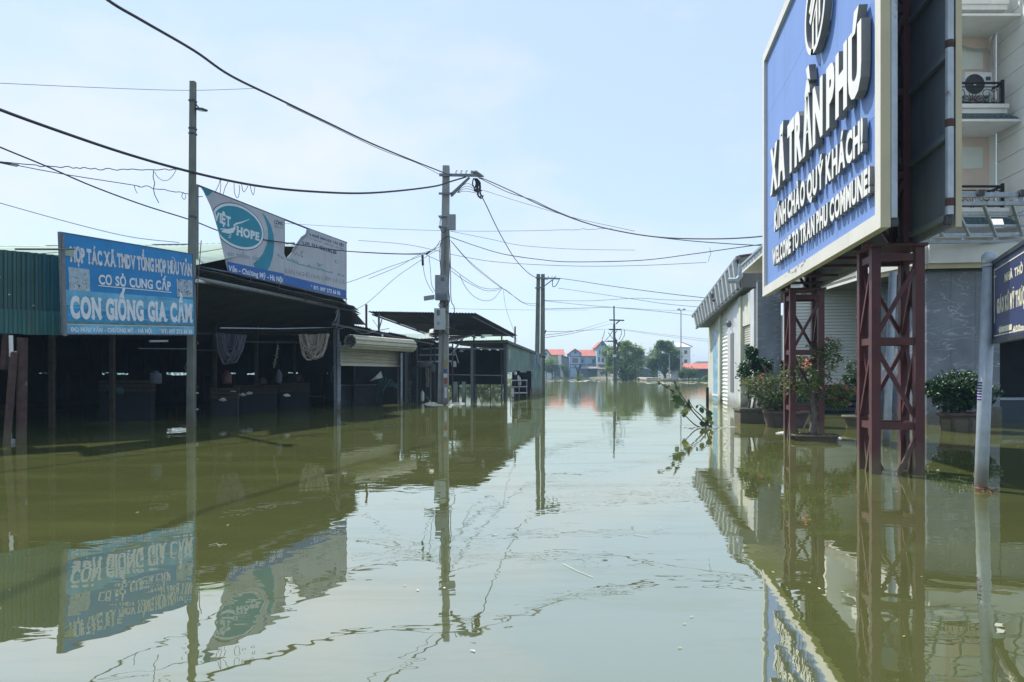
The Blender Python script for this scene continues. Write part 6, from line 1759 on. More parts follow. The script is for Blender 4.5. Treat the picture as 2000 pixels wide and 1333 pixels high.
# air conditioner and pipes on the middle balcony
acx = at(1906, 0, 26.8).x
ac = thing('air_conditioner', 'white outdoor air conditioner with a round fan on the iron balcony', 'air conditioner', (acx, 26.75, 11.0))
MB().box((acx - .50, 26.62, 11.47), (acx + .47, 26.95, 12.30)).build('casing', 'plastic_white', ac)
MB().lathe((0, 0, 0), [(.36, -.01), (.36, .01), (.05, .015)], 24).build('x', 'fan', ac) if False else None
for dx_ in (-.4, .36): MB().box((acx + dx_ - .03, 26.64, 10.9), (acx + dx_ + .03, 26.93, 11.468)).build('foot', 'galv', ac)
fanm = MB()
for r_ in (.08, .15, .22, .29, .35): fanm.tube([(acx - .16 + r_ * math.cos(k * .2618), 26.605, 11.87 + r_ * math.sin(k * .2618)) for k in range(25)], .010, 4, cap=False)
fanm.build('grille', 'fan', ac)
mb = MB(); N = 24
mb.add([(acx - .16 + .36 * math.cos(2 * math.pi * k / N), 26.616, 11.87 + .36 * math.sin(2 * math.pi * k / N)) for k in range(N)], [tuple(range(N))]); mb.build('fan_disc', 'fan', ac)
mb = MB(); mb.add([(acx - .16 + .05 * math.cos(2 * math.pi * k / 12), 26.60, 11.87 + .05 * math.sin(2 * math.pi * k / 12)) for k in range(12)], [tuple(range(12))]); mb.build('hub', 'plastic_white', ac)
MB().box((acx + .24, 26.615, 12.0), (acx + .42, 26.619, 12.14)).build('badge', 'fan', ac)
P = [at(1876, 88, 27.1), at(1890, 94, 27.1), at(1908, 97, 27.1), at(1925, 96, 27.1), at(1934, 105, 27.1), at(1937, 130, 27.1), at(1936, 160, 27.1)]
tag(MB().tube(resample(P), .035, 8).build('coolant_pipe', 'pipe', origin=P[0]), 'lagged pipe looping across the pink wall to the air conditioner', 'pipe')
P = [at(1944, 66, 27.0), at(1938, 80, 27.0), at(1936, 100, 27.0), at(1938, 130, 27.0), at(1935, 162, 27.0)]
tag(MB().tube(resample(P), .045, 8).build('conduit', 'pipe', origin=P[0]), 'thick lagged pipe running down the corner of the tall house', 'pipe')

# =================================================================== steel pergola frame over the forecourt
pg = thing('steel_pergola', 'grey steel pergola frame of trusses and rafters over the canopy', 'pergola', tuple(at_z(1900, 5.1, 18)))
def truss(pxa, pxb, y0a, y1a, y0b, y1b, Y, npost):
    ta, tb2, ba, bb2 = at(pxa, y0a, Y), at(pxb, y0b, Y), at(pxa, y1a, Y), at(pxb, y1b, Y)
    MB().beam(ta, tb2, .09, .10).build('top_chord', 'galv', pg); MB().beam(ba, bb2, .08, .08).build('bottom_chord', 'galv', pg)
    for k in range(npost):
        t = (k + .5) / npost; MB().beam(ba.lerp(bb2, t), ta.lerp(tb2, t), .07, .07).build('strut', 'galv', pg)
truss(1780, 2120, 383, 399, 379, 397, 16.0, 4)
truss(1790, 2100, 461, 474, 457, 470, 20.2, 5)
n0_, n1_ = at(1780, 396, 16.0), at(2120, 393, 16.0); m0_, m1_ = at(1790, 463, 20.2), at(2100, 459, 20.2)
for k in range(7):
    t = k / 6; MB().beam(n0_.lerp(n1_, t) + Vector((-.35, 0, 0)), m0_.lerp(m1_, t), .06, .08).build('rafter', 'galv', pg)
for t in (.33, .66):
    MB().beam(n0_.lerp(m0_, t), n1_.lerp(m1_, t), .05, .06).build('batten', 'galv', pg)
for px_ in (1914, 1996):
    MB().beam(at(px_, 384, 15.95), at(px_, 372, 15.95), .13).build('bolt_plate', 'steel_dark', pg)
for dx_ in (2060, 2090): MB().beam(at_z(dx_, -1.2, 16.2), at(dx_, 396, 16.2), .12).build('post', 'galv', pg)
wl_ = at(1945, 438, 21)
tag(MB().slab([at(1930, 430, 21), at(1958, 430, 21), at(1962, 445, 20.4), at(1935, 446, 20.4)], (0, 0, .03)).build('white_louvre', 'white', origin=wl_), 'small bright white louvred sheet lying on the pergola', 'sheet')
# =================================================================== potted plants along the shop
def planter_bush(name, label, base, parts, group='potted plants before the shop'):
    return thing(name, label, 'potted plant', tuple(base), 0, group)
def shrub(t, base, stems, blobs, n_clump, per, size, mleaf, seed, flowers=0, mfl='flower', fsize=.06, spread=.16, mst='bark', second=None):
    rg_ = random.Random(seed); mb = MB()
    for P, r0 in stems:
        P2 = resample(P, 4); k = len(P2); mb.tube(P2, [r0 * (1 - .7 * i / k) for i in range(k)], 6)
    mb.build('stem', mst, t, smooth=True)
    mb = MB(); cs = clump_cloud(mb, blobs, n_clump, per, size, rg_, spread=spread)
    # twigs from stem tops into the clumps
    tw = MB()
    for c in cs[::3]:
        s_ = min((Vector(P[-1]) for P, _ in stems), key=lambda q: (q - c).length)
        tw.tube([s_, s_.lerp(c, .5) + Vector((0, 0, .03)), c], .006, 3, cap=False)
    tw.build('twig', mst, t, kind='stuff')
    mb.build('foliage', mleaf, t)
    if second:
        m2_, nc2 = second; mb = MB(); clump_cloud(mb, blobs, nc2, per, size, rg_, spread=spread); mb.build('foliage', m2_, t)
    if flowers:
        mb = MB()
        for k in range(flowers):
            c, r = rg_.choice(blobs); a = rg_.uniform(0, 6.28); e = rg_.uniform(.1, 1.5)
            p = Vector(c) + Vector((r[0] * math.cos(a) * math.cos(e), r[1] * math.sin(a) * math.cos(e), r[2] * math.sin(e)))
            for q in range(7): leaf_quads(mb, p + Vector((rg_.gauss(0, fsize * .5), rg_.gauss(0, fsize * .5), rg_.gauss(0, fsize * .4))), fsize, rg_, asp=.8)
        mb.build('flower', mfl, t, kind='stuff')

# P1: tray bonsai by the far tower: thin trunk, airy crown, coral flowers
b = W(1592, 860); Y = b.y
t = planter_bush('potted_tree', 'shallow tray planter with a slender tree and coral pink flowers beside the far tower', b, 0)
hx = 44 * Y / FPX
mb = MB()
def tray(mb, c, rx, ry, z0, z1, lip):
    P0 = [Vector((c.x + rx * .78 * sx, c.y + ry * .78 * sy, z0)) for sx, sy in ((-1, -1), (1, -1), (1, 1), (-1, 1))]
    N = 12; base = len(mb.v)
    for rr, z in ((.72, z0), (.95, z1 - .03), (1.06, z1 - .03), (1.06, z1), (.96, z1), (.94, z1 - .05)):
        for k in range(N):
            a = 2 * math.pi * (k + .5) / N; cx = math.copysign(abs(math.cos(a)) ** .55, math.cos(a)); cy = math.copysign(abs(math.sin(a)) ** .55, math.sin(a))
            mb.v.append(Vector((c.x + rx * rr * cx, c.y + ry * rr * cy, z)))
    for r_ in range(5):
        for k in range(N): mb.f.append([base + r_ * N + k, base + r_ * N + (k + 1) % N, base + (r_ + 1) * N + (k + 1) % N, base + (r_ + 1) * N + k])
    mb.f.append([base + k for k in reversed(range(N))])
tray(mb, b, hx, .34, -.12, .13, .04); mb.build('tray', 'pot_grey', t)
mb = MB(); mb.lathe(b + UP * .02, [(hx * .86, 0), (hx * .86, .05), (hx * .5, .09), (.05, .11)], 14, 1, .62); mb.build('soil', 'soil', t)
mb = MB(); rr = random.Random(3)
for k in range(160): leaf_quads(mb, b + Vector((rr.uniform(-hx, hx) * .8, rr.uniform(-.2, .2), .09)), .09, rr, asp=.25)
mb.build('grass', 'leaf_olive', t, kind='stuff')
tp_ = lambda x, y, dy=0: at(x, y, Y + dy)
stems = [([tp_(1586, 850), tp_(1590, 820), tp_(1588, 790), tp_(1585, 752), tp_(1592, 722)], .085), ([tp_(1588, 775), tp_(1598, 745), tp_(1612, 705), tp_(1630, 668)], .03), ([tp_(1586, 780), tp_(1570, 750), tp_(1556, 722)], .035), ([tp_(1588, 765), tp_(1604, 730), tp_(1606, 690)], .025), ([tp_(1589, 800), tp_(1625, 790), tp_(1655, 765)], .02)]
k_ = Y / FPX
bl = [(tp_(1618, 690, .1), (32 * k_, .35, 30 * k_)), (tp_(1565, 735, -.1), (38 * k_, .4, 32 * k_)), (tp_(1590, 760), (45 * k_, .45, 24 * k_)), (tp_(1640, 765, .1), (30 * k_, .3, 14 * k_)), (tp_(1600, 715), (36 * k_, .4, 26 * k_)), (tp_(1632, 790, .05), (26 * k_, .25, 12 * k_))]
shrub(t, b, stems, bl, 135, 15, .072, 'leaf', 21, 30, 'flower', .06, spread=.18, second=('leaf_light', 50))
MB().tube([tp_(1567, 842), tp_(1581, 812)], .018, 5).build('prop_stick', 'cloth_tan', t)

# P2: big round clay pot behind the far tower with a loose mixed bush
b = W(1535, 832); Y = b.y; k_ = Y / FPX
t = planter_bush('potted_bush', 'large round clay planter behind the far maroon tower with a loose olive bush', b, 0)
rp = 42 * k_
MB().lathe(b, [(rp * .55, -.5), (rp * .82, -.1), (rp * .97, .2), (rp, .34), (rp * 1.05, .35), (rp * 1.05, .42), (rp * .95, .42), (rp * .93, .36)], 20).build('pot', 'pot', t, smooth=True)
MB().lathe(b + UP * .36, [(rp * .93, 0), (rp * .5, .05), (.03, .06)], 16).build('soil', 'soil', t)
tp_ = lambda x, y, dy=0: at(x, y, Y + dy)
stems = [([tp_(1530, 806), tp_(1522, 770), tp_(1500, 735), tp_(1488, 712)], .045), ([tp_(1535, 806), tp_(1535, 760), tp_(1550, 720)], .04), ([tp_(1528, 808), tp_(1496, 785), tp_(1470, 765)], .03)]
bl = [(tp_(1490, 757), (38 * k_, .6, 26 * k_)), (tp_(1530, 750), (46 * k_, .7, 36 * k_)), (tp_(1560, 770), (30 * k_, .5, 28 * k_)), (tp_(1505, 785), (26 * k_, .5, 16 * k_)), (tp_(1556, 715), (26 * k_, .4, 20 * k_))]
shrub(t, b, stems, bl, 150, 16, .085, 'leaf_olive', 22, 10, 'flower', .05, second=('leaf', 110))

# P3: cement trough at the shop door with a dark dense bush
b = W(1466, 826); Y = b.y; k_ = Y / FPX
t = planter_bush('potted_bush', 'rectangular cement trough by the shop door with a dark dense bush', b, 0)
wx = 26 * k_
mb = MB().box(b + Vector((-wx, -.3, -.6)), b + Vector((wx, .3, .36))); mb.build('trough', 'pot_grey', t)
MB().box(b + Vector((-wx - .03, -.34, .362)), b + Vector((wx + .03, .34, .43))).build('rim', 'pot_grey', t)
MB().box(b + Vector((-wx + .06, -.24, .40)), b + Vector((wx - .06, .24, .436))).build('soil', 'soil', t)
tp_ = lambda x, y, dy=0: at(x, y, Y + dy)
stems = [([tp_(1462, 800), tp_(1466, 770), tp_(1462, 735), tp_(1470, 700)], .04), ([tp_(1470, 800), tp_(1478, 760), tp_(1485, 725)], .03)]
bl = [(tp_(1465, 725), (20 * k_, .4, 26 * k_)), (tp_(1482, 745), (26 * k_, .45, 32 * k_)), (tp_(1468, 690), (9 * k_, .2, 12 * k_)), (tp_(1490, 715), (16 * k_, .3, 14 * k_))]
shrub(t, b, stems, bl, 150, 18, .11, 'leaf_dark', 23)

# P4: round cement pot by the shutter with a thin shrub
b = W(1672, 834); Y = b.y; k_ = Y / FPX
t = planter_bush('potted_shrub', 'grey cement pot before the white shutter with a thin dark shrub', b, 0)
rp = 24 * k_
MB().lathe(b, [(rp * .62, -.5), (rp * .72, 0), (rp * .85, .2), (rp * .9, .22), (rp * 1.1, .25), (rp * 1.1, .31), (rp * .95, .31), (rp * .92, .26)], 18).build('pot', 'pot_grey', t, smooth=True)
MB().lathe(b + UP * .25, [(rp * .92, 0), (rp * .5, .05), (.03, .06)], 14).build('soil', 'soil', t)
tp_ = lambda x, y, dy=0: at(x, y, Y + dy)
stems = [([tp_(1672, 812), tp_(1674, 775), tp_(1668, 735), tp_(1675, 705)], .022), ([tp_(1674, 790), tp_(1680, 755), tp_(1684, 725)], .016)]
bl = [(tp_(1672, 722), (20 * k_, .35, 24 * k_)), (tp_(1680, 745), (20 * k_, .35, 20 * k_)), (tp_(1658, 742), (16 * k_, .3, 10 * k_))]
shrub(t, b, stems, bl, 75, 14, .08, 'leaf_dark', 24, second=('leaf', 30))

# P5: panelled planter against the marble with a domed bush in white flower
b = W(1880, 842); Y = b.y; k_ = Y / FPX
t = planter_bush('potted_bush', 'panelled clay planter against the marble with a domed dark bush in white flower', b, 0)
rp = 46 * k_
mb = MB(); N = 8
mb.lathe(b, [(rp * .72, -.5), (rp * .86, 0), (rp * .98, .36), (rp * 1.12, .40), (rp * 1.12, .47), (rp * .98, .47), (rp * .95, .40)], N, 1, .6); mb.build('pot', 'pot', t)
for k in range(N):
    a0 = 2 * math.pi * (k + .14) / N; a1 = 2 * math.pi * (k + .86) / N
    q = []
    for a, z, r_ in ((a0, -.1, .845), (a1, -.1, .845), (a1, .30, .975), (a0, .30, .975)):
        am = math.pi / N; f = 1.02
        # chord of the octagon
        t_ = (a * N / (2 * math.pi)) % 1; aa, ab = 2 * math.pi * k / N, 2 * math.pi * (k + 1) / N
        x = (1 - t_) * math.cos(aa) + t_ * math.cos(ab); y = (1 - t_) * math.sin(aa) + t_ * math.sin(ab)
        q.append(b + Vector((rp * r_ * f * x, rp * r_ * f * .6 * y, z)))
    MB().add(q, [(0, 1, 2, 3)]).build('pot_panel', 'pot_grey', t)
MB().lathe(b + UP * .38, [(rp * .92, 0), (rp * .5, .05), (.03, .07)], 14, 1, .6).build('soil', 'soil', t)
tp_ = lambda x, y, dy=0: at(x, y, Y + dy)
stems = [([tp_(1878, 812), tp_(1874, 790), tp_(1860, 770)], .06), ([tp_(1882, 812), tp_(1890, 785), tp_(1905, 765)], .05)]
bl = [(tp_(1872, 760), (58 * k_, .75, 32 * k_)), (tp_(1878, 752), (46 * k_, .6, 28 * k_)), (tp_(1845, 763), (36 * k_, .5, 20 * k_)), (tp_(1902, 768), (42 * k_, .5, 30 * k_)), (tp_(1864, 786), (38 * k_, .5, 18 * k_))]
shrub(t, b, stems, bl, 420, 18, .09, 'leaf_dark', 25, 44, 'petal_white', .026, spread=.11)

# =================================================================== leafy branch rising from the water
vb = W(1388, 836); Y = vb.y; k_ = Y / FPX
vn = thing('leafy_branch', 'half sunken branch with round green leaves leaning out of the water near the mural wall', 'branch', tuple(vb))
tp_ = lambda x, y, dy=0: at(x, y, Y + dy)
paths = [[(1392, 838), (1370, 822), (1350, 800), (1335, 778), (1322, 760), (1316, 745)], [(1388, 838), (1372, 815), (1356, 800), (1345, 782)], [(1385, 838), (1360, 832), (1338, 812), (1328, 806)], [(1378, 835), (1384, 812), (1376, 798), (1365, 790)], [(1316, 765), (1300, 756), (1284, 744)]]
mb = MB()
for P in paths:
    Q = resample([tp_(x, y) for x, y in P], 4); mb.tube(Q, [.022 * (1 - .7 * i / len(Q)) for i in range(len(Q))], 5)
mb.build('stem', 'bark_dark', vn)
rr = random.Random(31)
def big_leaf(p, size, m):
    th_ = rr.uniform(0, 6.28); el = rr.uniform(-.7, .4); d = Vector((math.cos(th_) * math.cos(el), .5 * math.sin(th_) * math.cos(el), math.sin(el))).normalized()
    a = d.cross(Vector((rr.uniform(-.4, .4), -1, rr.uniform(-.2, .8)))).normalized(); n_ = a.cross(d)
    mb = MB()
    prof = [(0, 0), (.18, .34), (.45, .48), (.75, .32), (1, 0), (.75, -.32), (.45, -.48), (.18, -.34)]
    P = [p + d * size * u + a * size * v + n_ * size * .18 * abs(v) for u, v in prof]
    c = p + d * size * .5
    mb.add([c] + P, [(0, 1 + k, 1 + (k + 1) % 8) for k in range(8)])
    mb.build('leaf', m, vn)
for (x, y, s_, m) in ((1316, 778, .15, 'leaf'), (1311, 782, .14, 'leaf'), (1322, 780, .13, 'leaf_light'), (1318, 790, .13, 'leaf'), (1330, 775, .22, 'leaf_dark'), (1338, 785, .22, 'leaf'), (1342, 792, .20, 'leaf_dark'), (1334, 796, .14, 'leaf'), (1326, 770, .13, 'leaf'),
                      (1352, 796, .15, 'leaf_light'), (1331, 808, .16, 'leaf_light'), (1339, 811, .10, 'leaf_dark'), (1365, 800, .11, 'leaf_dark'), (1378, 808, .15, 'leaf_dark'), (1372, 817, .11, 'leaf'), (1382, 820, .13, 'leaf_olive'), (1386, 825, .12, 'leaf_olive'), (1376, 828, .13, 'leaf_dark'),
                      (1384, 832, .12, 'leaf_dark'), (1392, 834, .16, 'leaf'), (1366, 826, .11, 'leaf_dark'), (1372, 832, .14, 'leaf_dark'), (1316, 748, .10, 'leaf_olive'), (1322, 752, .12, 'leaf_olive'), (1310, 755, .11, 'leaf_olive'), (1318, 760, .13, 'leaf_olive'), (1326, 756, .11, 'leaf_olive'), (1312, 765, .10, 'leaf'), (1290, 748, .08, 'leaf_olive'), (1300, 756, .09, 'leaf_olive'), (1306, 757, .08, 'leaf_olive'), (1360, 792, .09, 'leaf_dark'), (1370, 800, .1, 'leaf_dark'), (1394, 828, .1, 'leaf_olive')):
    big_leaf(tp_(x, y, rr.uniform(-.12, .12)), s_ * 1.3, m)

# =================================================================== floating litter
rr = random.Random(40)
def floater(px, py, size, m, label, group=None, cat='leaf', name='floating_leaf'):
    c = W(px, py); mb = MB(); a = rr.uniform(0, 6.28)
    prof = [(-1, 0), (-.4, .34), (.3, .36), (1, 0), (.3, -.3), (-.4, -.38)]
    P = [c + Vector((size * (u * math.cos(a) - v * math.sin(a)), size * (u * math.sin(a) + v * math.cos(a)), .006 + .02 * size * abs(v) * rr.uniform(0, 2))) for u, v in prof]
    mb.add([c + UP * .004] + P, [(0, 1 + k, 1 + (k + 1) % 6) for k in range(6)])
    return tag(mb.build(name, m, origin=c), label, cat, group)
litter = 'yellowed leaves and scraps adrift on the open water'
for (x, y) in ((1351, 1206), (1337, 1220), (1328, 1267), (1510, 1119), (1600, 1151), (1645, 1157), (1800, 1128), (1898, 881), (1780, 878), (1988, 873), (1730, 880), (1846, 880), (968, 1046), (790, 1145), (816, 1154), (868, 1150), (925, 1273), (1275, 1135), (1765, 1245), (430, 1066), (440, 1065), (268, 1002), (445, 1027), (920, 1272), (1290, 1032)):
    floater(x, y, rr.uniform(.008, .02) * 600 / (y - 560) , 'leaf_litter' if rr.random() < .6 else 'foam', 'small pale leaf or scrap adrift on the open water', litter)
for P, l_ in (([(1100, 1103), (1128, 1117), (1158, 1129)], 'thin pale straw floating on the open water in front of the pole reflection'), ([(1236, 1045), (1266, 1050)], 'short pale straw floating near the middle of the open water'), ([(408, 1066), (424, 1063), (428, 1068), (436, 1064)], 'bent twig floating near the sign reflection')):
    tag(MB().tube([W(x, y) + UP * .006 for x, y in P], .0022, 4).build('floating_straw', 'foam', origin=W(*P[0])), l_, 'straw')
for (x0, x1, y, l_) in ((1330, 1440, 836, 'thin raft of leaf litter trailing from the branch toward the shop door'), (1545, 1640, 856, 'pale scum line in the water round the tray planter'), (1065, 1190, 744, 'band of pale scum along the far shore before the blue house'), (1245, 1385, 748, 'band of pale scum along the far shore before the dark tree'), (1520, 1560, 846, 'litter caught against the far maroon tower')):
    mb = MB(); o_ = W((x0 + x1) / 2, y)
    for k in range(46):
        c = W(rr.uniform(x0, x1), y + rr.uniform(-2, 2)); s_ = .002 * c.y * rr.uniform(.3, 1.4)
        mb.lathe(c, [(s_, -.01), (s_ * .8, .012), (s_ * .2, .02)], 6, rr.uniform(1, 2.4), .8)
    tag(mb.build('floating_litter', 'foam', origin=o_), l_, 'litter', kind='stuff')
wb = W(18, 858)
tag(MB().lathe(wb, [(.03, 0), (.05, .02), (.05, .16), (.03, .2), (.018, .24), (.018, .26)], 8).build('plastic_bottle', 'plastic_white', origin=wb), 'clear plastic bottle bobbing at the foot of the leaning rusty post', 'bottle')
wb = W(24, 866)
tag(MB().lathe(wb, [(.03, -.03), (.06, .0), (.06, .07), (.02, .09)], 8).build('plastic_cup', 'plastic_white', origin=wb), 'white plastic cup bobbing beside the bottle', 'cup')

# =================================================================== far shore
def windows(parent, specs, y, m='glass', frame='trim_dark', mk='window'):
    for (x0, z0, x1, z1) in specs:
        w = MB().box((x0, y - .06, z0), (x1, y - .003, z1)).build(mk, frame, parent)
        MB().box((x0 + .12, y - .075, z0 + .12), (x1 - .12, y - .062, z1 - .12)).build('pane', m, w)
def gable_front(parent, x0, x1, y0, y1, z0, ze, zr, mw, mr, over=.4):
    """house block with its gable towards the water; ridge runs away"""
    xm = (x0 + x1) / 2
    MB().slab([(x0, y0, z0), (x1, y0, z0), (x1, y0, ze), (xm, y0, zr), (x0, y0, ze)], (0, y1 - y0, 0)).build('wall', mw, parent)
    for sx in (-1, 1):
        xe = x0 - over if sx < 0 else x1 + over
        s_ = (zr - ze) / (x1 - xm)
        MB().slab([(xm, y0 - over, zr + .05), (xe, y0 - over, ze - s_ * over + .05), (xe, y1 + over, ze - s_ * over + .05), (xm, y1 + over, zr + .05)], (0, 0, .18)).build('roof', mr, parent)
        MB().beam((xm, y0 - over - .03, zr + .1), (xe, y0 - over - .03, ze - s_ * over + .1), .10, .3).build('verge', 'trim_dark', parent)
def gable_side(parent, x0, x1, y0, y1, z0, ze, zr, mw, mr, over=.5):
    """house block with its ridge along the shore"""
    ym = (y0 + y1) / 2
    MB().slab([(x0, y0, z0), (x0, y1, z0), (x0, y1, ze), (x0, ym, zr), (x0, y0, ze)], (x1 - x0, 0, 0)).build('wall', mw, parent)
    for sy in (-1, 1):
        ye = y0 - over if sy < 0 else y1 + over; s_ = (zr - ze) / (ym - y0)
        MB().slab([(x0 - over, ym, zr + .04), (x1 + over, ym, zr + .04), (x1 + over, ye, ze - s_ * over + .04), (x0 - over, ye, ze - s_ * over + .04)], (0, 0, .16)).build('roof', mr, parent)
HY = 232.0; q = HY / FPX
X = lambda px: (px - 1000) * q
Z = lambda py: EYE + (HOR - py) * q
h1 = thing('far_house', 'far red roofed house with a white gable behind low bushes beside the double pole', 'house', (X(1085), HY, 0))
gable_side(h1, X(1066), X(1102), HY + 4, HY + 14, 0, Z(693), Z(682), 'house_beige', 'roof_red')
gable_front(h1, X(1061), X(1074), HY + 2, HY + 8, 0, Z(691), Z(682.5), 'house_white', 'roof_red', .3)
windows(h1, [(X(1065), Z(695), X(1069), Z(689))], HY + 2)
MB().box((X(1092), HY + 1, 0), (X(1097), HY + 3, Z(694))).build('stair_tower', 'house_white', h1)
MB().box((X(1063), HY - 1, 0), (X(1081), HY + 1.9, Z(714))).build('gate_wall', 'house_white', h1)
windows(h1, [(X(1068), Z(727), X(1073), Z(720))], HY - 1)
MB().box((X(1082), HY - .6, 0), (X(1094), HY - .2, Z(717))).build('gate', 'wall_navy', h1)
MB().box((X(1094), HY - 1, 0), (X(1101), HY + .5, Z(722))).build('gate_pier', 'house_beige', h1)
h2 = thing('far_house', 'far plain grey house end wall with a sloping top next to the sky blue house', 'house', (X(1105), HY, 0))
MB().slab([(X(1097), HY + 3, 0), (X(1114), HY + 3, 0), (X(1114), HY + 3, Z(700)), (X(1097), HY + 3, Z(695.5))], (0, 9, 0)).build('wall', 'house_grey', h2)
MB().slab([(X(1096.5), HY + 2.6, Z(695)), (X(1114), HY + 2.6, Z(699.5)), (X(1114), HY + 12, Z(699.5)), (X(1096.5), HY + 12, Z(695))], (0, 0, .25)).build('roof', 'roof_brown', h2)
h3 = thing('far_house', 'far sky blue house with a gabled wing and long red roof', 'house', (X(1140), HY, 0))
gable_front(h3, X(1112.5), X(1133.5), HY, HY + 10, 0, Z(690.5), Z(683), 'house_blue', 'roof_red', .35)
gable_side(h3, X(1134), X(1166), HY + 2, HY + 12, 0, Z(695.5), Z(683.5), 'house_blue2', 'roof_red')
windows(h3, [(X(1121.5), Z(691), X(1126), Z(686.5))], HY)
w = MB().box((X(1118), HY - .12, Z(709)), (X(1129), HY - .003, Z(700))).build('window', 'shutter_brown', h3)
for k in range(6): MB().box((X(1118.6), HY - .16, Z(708.4) + .22 * k), (X(1128.4), HY - .122, Z(708.4) + .22 * k + .13)).build('louvre', 'shutter_brown', w)
windows(h3, [(X(1137), Z(709), X(1141), Z(702)), (X(1158), Z(710), X(1163), Z(701.5)), (X(1149), Z(724), X(1154), Z(718))], HY + 2)
for y_ in (697, 713.5, 719.5): MB().box((X(1112.5), HY - .16, Z(y_)), (X(1133.5), HY - .004, Z(y_) + .22)).build('string_course', 'trim_dark', h3)
for y_ in (696.5, 713): MB().box((X(1134), HY + 1.86, Z(y_)), (X(1166), HY + 1.99, Z(y_) + .22)).build('string_course', 'trim_dark', h3)
MB().box((X(1146), HY + 1.8, Z(713)), (X(1146.8), HY + 1.98, Z(697))).build('downpipe', 'house_white', h3)
MB().box((X(1112.6), HY - .14, 0), (X(1113.4), HY - .01, Z(691))).build('corner_post', 'trim_dark', h3)
MB().box((X(1134), HY - 2.2, 0), (X(1148), HY + 1.7, Z(720))).build('porch', 'wall_navy', h3)
MB().slab([(X(1133), HY - 3, Z(721)), (X(1165), HY - 3, Z(721)), (X(1165), HY + 2, Z(714.5)), (X(1133), HY + 2, Z(714.5))], (0, 0, .15)).build('porch_roof', 'house_grey', h3)
h4 = thing('far_house', 'far narrow aqua house with arched windows and a steep gable beside the big tree', 'house', (X(1175), HY, 0))
gable_front(h4, X(1165), X(1184), HY - 2, HY + 10, 0, Z(678), Z(668), 'house_teal', 'roof_red', .4)
MB().box((X(1166), HY - 3.2, Z(712)), (X(1186), HY - 2.02, Z(709.5))).build('balcony', 'house_white', h4)
def arch_win(parent, xm, z0, z1, w_, y):
    P = [(xm - w_, y - .08, z0), (xm + w_, y - .08, z0), (xm + w_, y - .08, z1 - w_)] + [(xm + w_ * math.cos(R(a)), y - .08, z1 - w_ + w_ * math.sin(R(a))) for a in (30, 60, 90, 120, 150)] + [(xm - w_, y - .08, z1 - w_)]
    f = MB().slab(P, (0, .075, 0)).build('arched_window', 'house_white', parent)
    MB().slab([(xm + (p[0] - xm) * .72, y - .10, z0 + (p[2] - z0) * .9 + .1) for p in P], (0, .018, 0)).build('pane', 'glass', f)
for xm, za, zb_, w_ in ((X(1176), 694, 682, .62), (X(1170), 694, 684, .3), (X(1176), 709, 698.5, .68), (X(1168.5), 708, 697, .34), (X(1182.5), 709, 701, .34)):
    arch_win(h4, xm, Z(za), Z(zb_), w_, HY - 2)
windows(h4, [(X(1173), Z(676), X(1178), Z(672))], HY - 2)
MB().box((X(1164), HY - 5, 0), (X(1188), HY - 4.7, Z(725))).build('garden_wall', 'house_beige', h4)
MB().slab([(X(1164), HY - 5.5, Z(722)), (X(1186), HY - 5.5, Z(722)), (X(1186), HY - 2.1, Z(716)), (X(1164), HY - 2.1, Z(716))], (0, 0, .12)).build('porch_roof', 'shutter_brown', h4)

# houses at the right end of the far shore
HY = 215.0; q = HY / FPX
h5 = thing('far_house', 'far grey block with a water tank between the two big trees', 'house', (X(1265), HY, 0))
MB().box((X(1258), HY + 6, 0), (X(1278), HY + 15, Z(694))).build('wall', 'house_grey', h5)
MB().lathe((X(1265), HY + 8, Z(694)), [(.55, 0), (.55, 1.0), (.2, 1.2)], 10).build('water_tank', 'steel_dark', h5)
MB().slab([(X(1252), HY + 2, Z(722)), (X(1284), HY + 2, Z(722)), (X(1277), HY + 6, Z(716)), (X(1258), HY + 6, Z(716))], (0, 0, .2)).build('lean_roof', 'wall_navy', h5)
MB().box((X(1254), HY + 1, 0), (X(1283), HY + 5.9, Z(722))).build('lower_wall', 'wall_navy', h5)
windows(h5, [(X(1262), Z(732), X(1268), Z(725))], HY + 1, 'house_grey')
h6 = thing('far_house', 'far white three storey house with a hipped pale roof behind the dark tree', 'house', (X(1338), HY, 0))
x0, x1, y0, y1 = X(1316), X(1355), HY + 4, HY + 13
MB().box((x0, y0, 0), (x1, y1, Z(678))).build('wall', 'house_white', h6)
MB().box((x0 - .4, y0 - .4, Z(678)), (x1 + .4, y1 + .4, Z(677))).build('cornice', 'house_white', h6)
zm = Z(667.5); xm0, xm1 = X(1326), X(1345)
MB().add([(x0 - .4, y0 - .4, Z(677)), (x1 + .4, y0 - .4, Z(677)), (x1 + .4, y1 + .4, Z(677)), (x0 - .4, y1 + .4, Z(677)), (xm0, (y0 + y1) / 2, zm), (xm1, (y0 + y1) / 2, zm)], [(0, 1, 5, 4), (1, 2, 5), (2, 3, 4, 5), (3, 0, 4)]).build('roof', 'house_white', h6)
for a, b_ in ((0, 4), (1, 5)):
    p = [(x0 - .4, y0 - .45, Z(677) + .1), (x1 + .4, y0 - .45, Z(677) + .1)][a]; q_ = [(xm0, (y0 + y1) / 2 - .05, zm + .1), (xm1, (y0 + y1) / 2 - .05, zm + .1)][a]
    MB().beam(p, q_, .25).build('hip_rib', 'shutter_brown', h6)
MB().slab([(X(1317), y0 - .5, Z(677)), (X(1322), y0 - .5, Z(677)), (X(1322), y0 - .5, Z(668)), (X(1319.5), y0 - .5, Z(664)), (X(1317), y0 - .5, Z(668))], (0, 2.4, 0)).build('dormer', 'house_teal', h6)
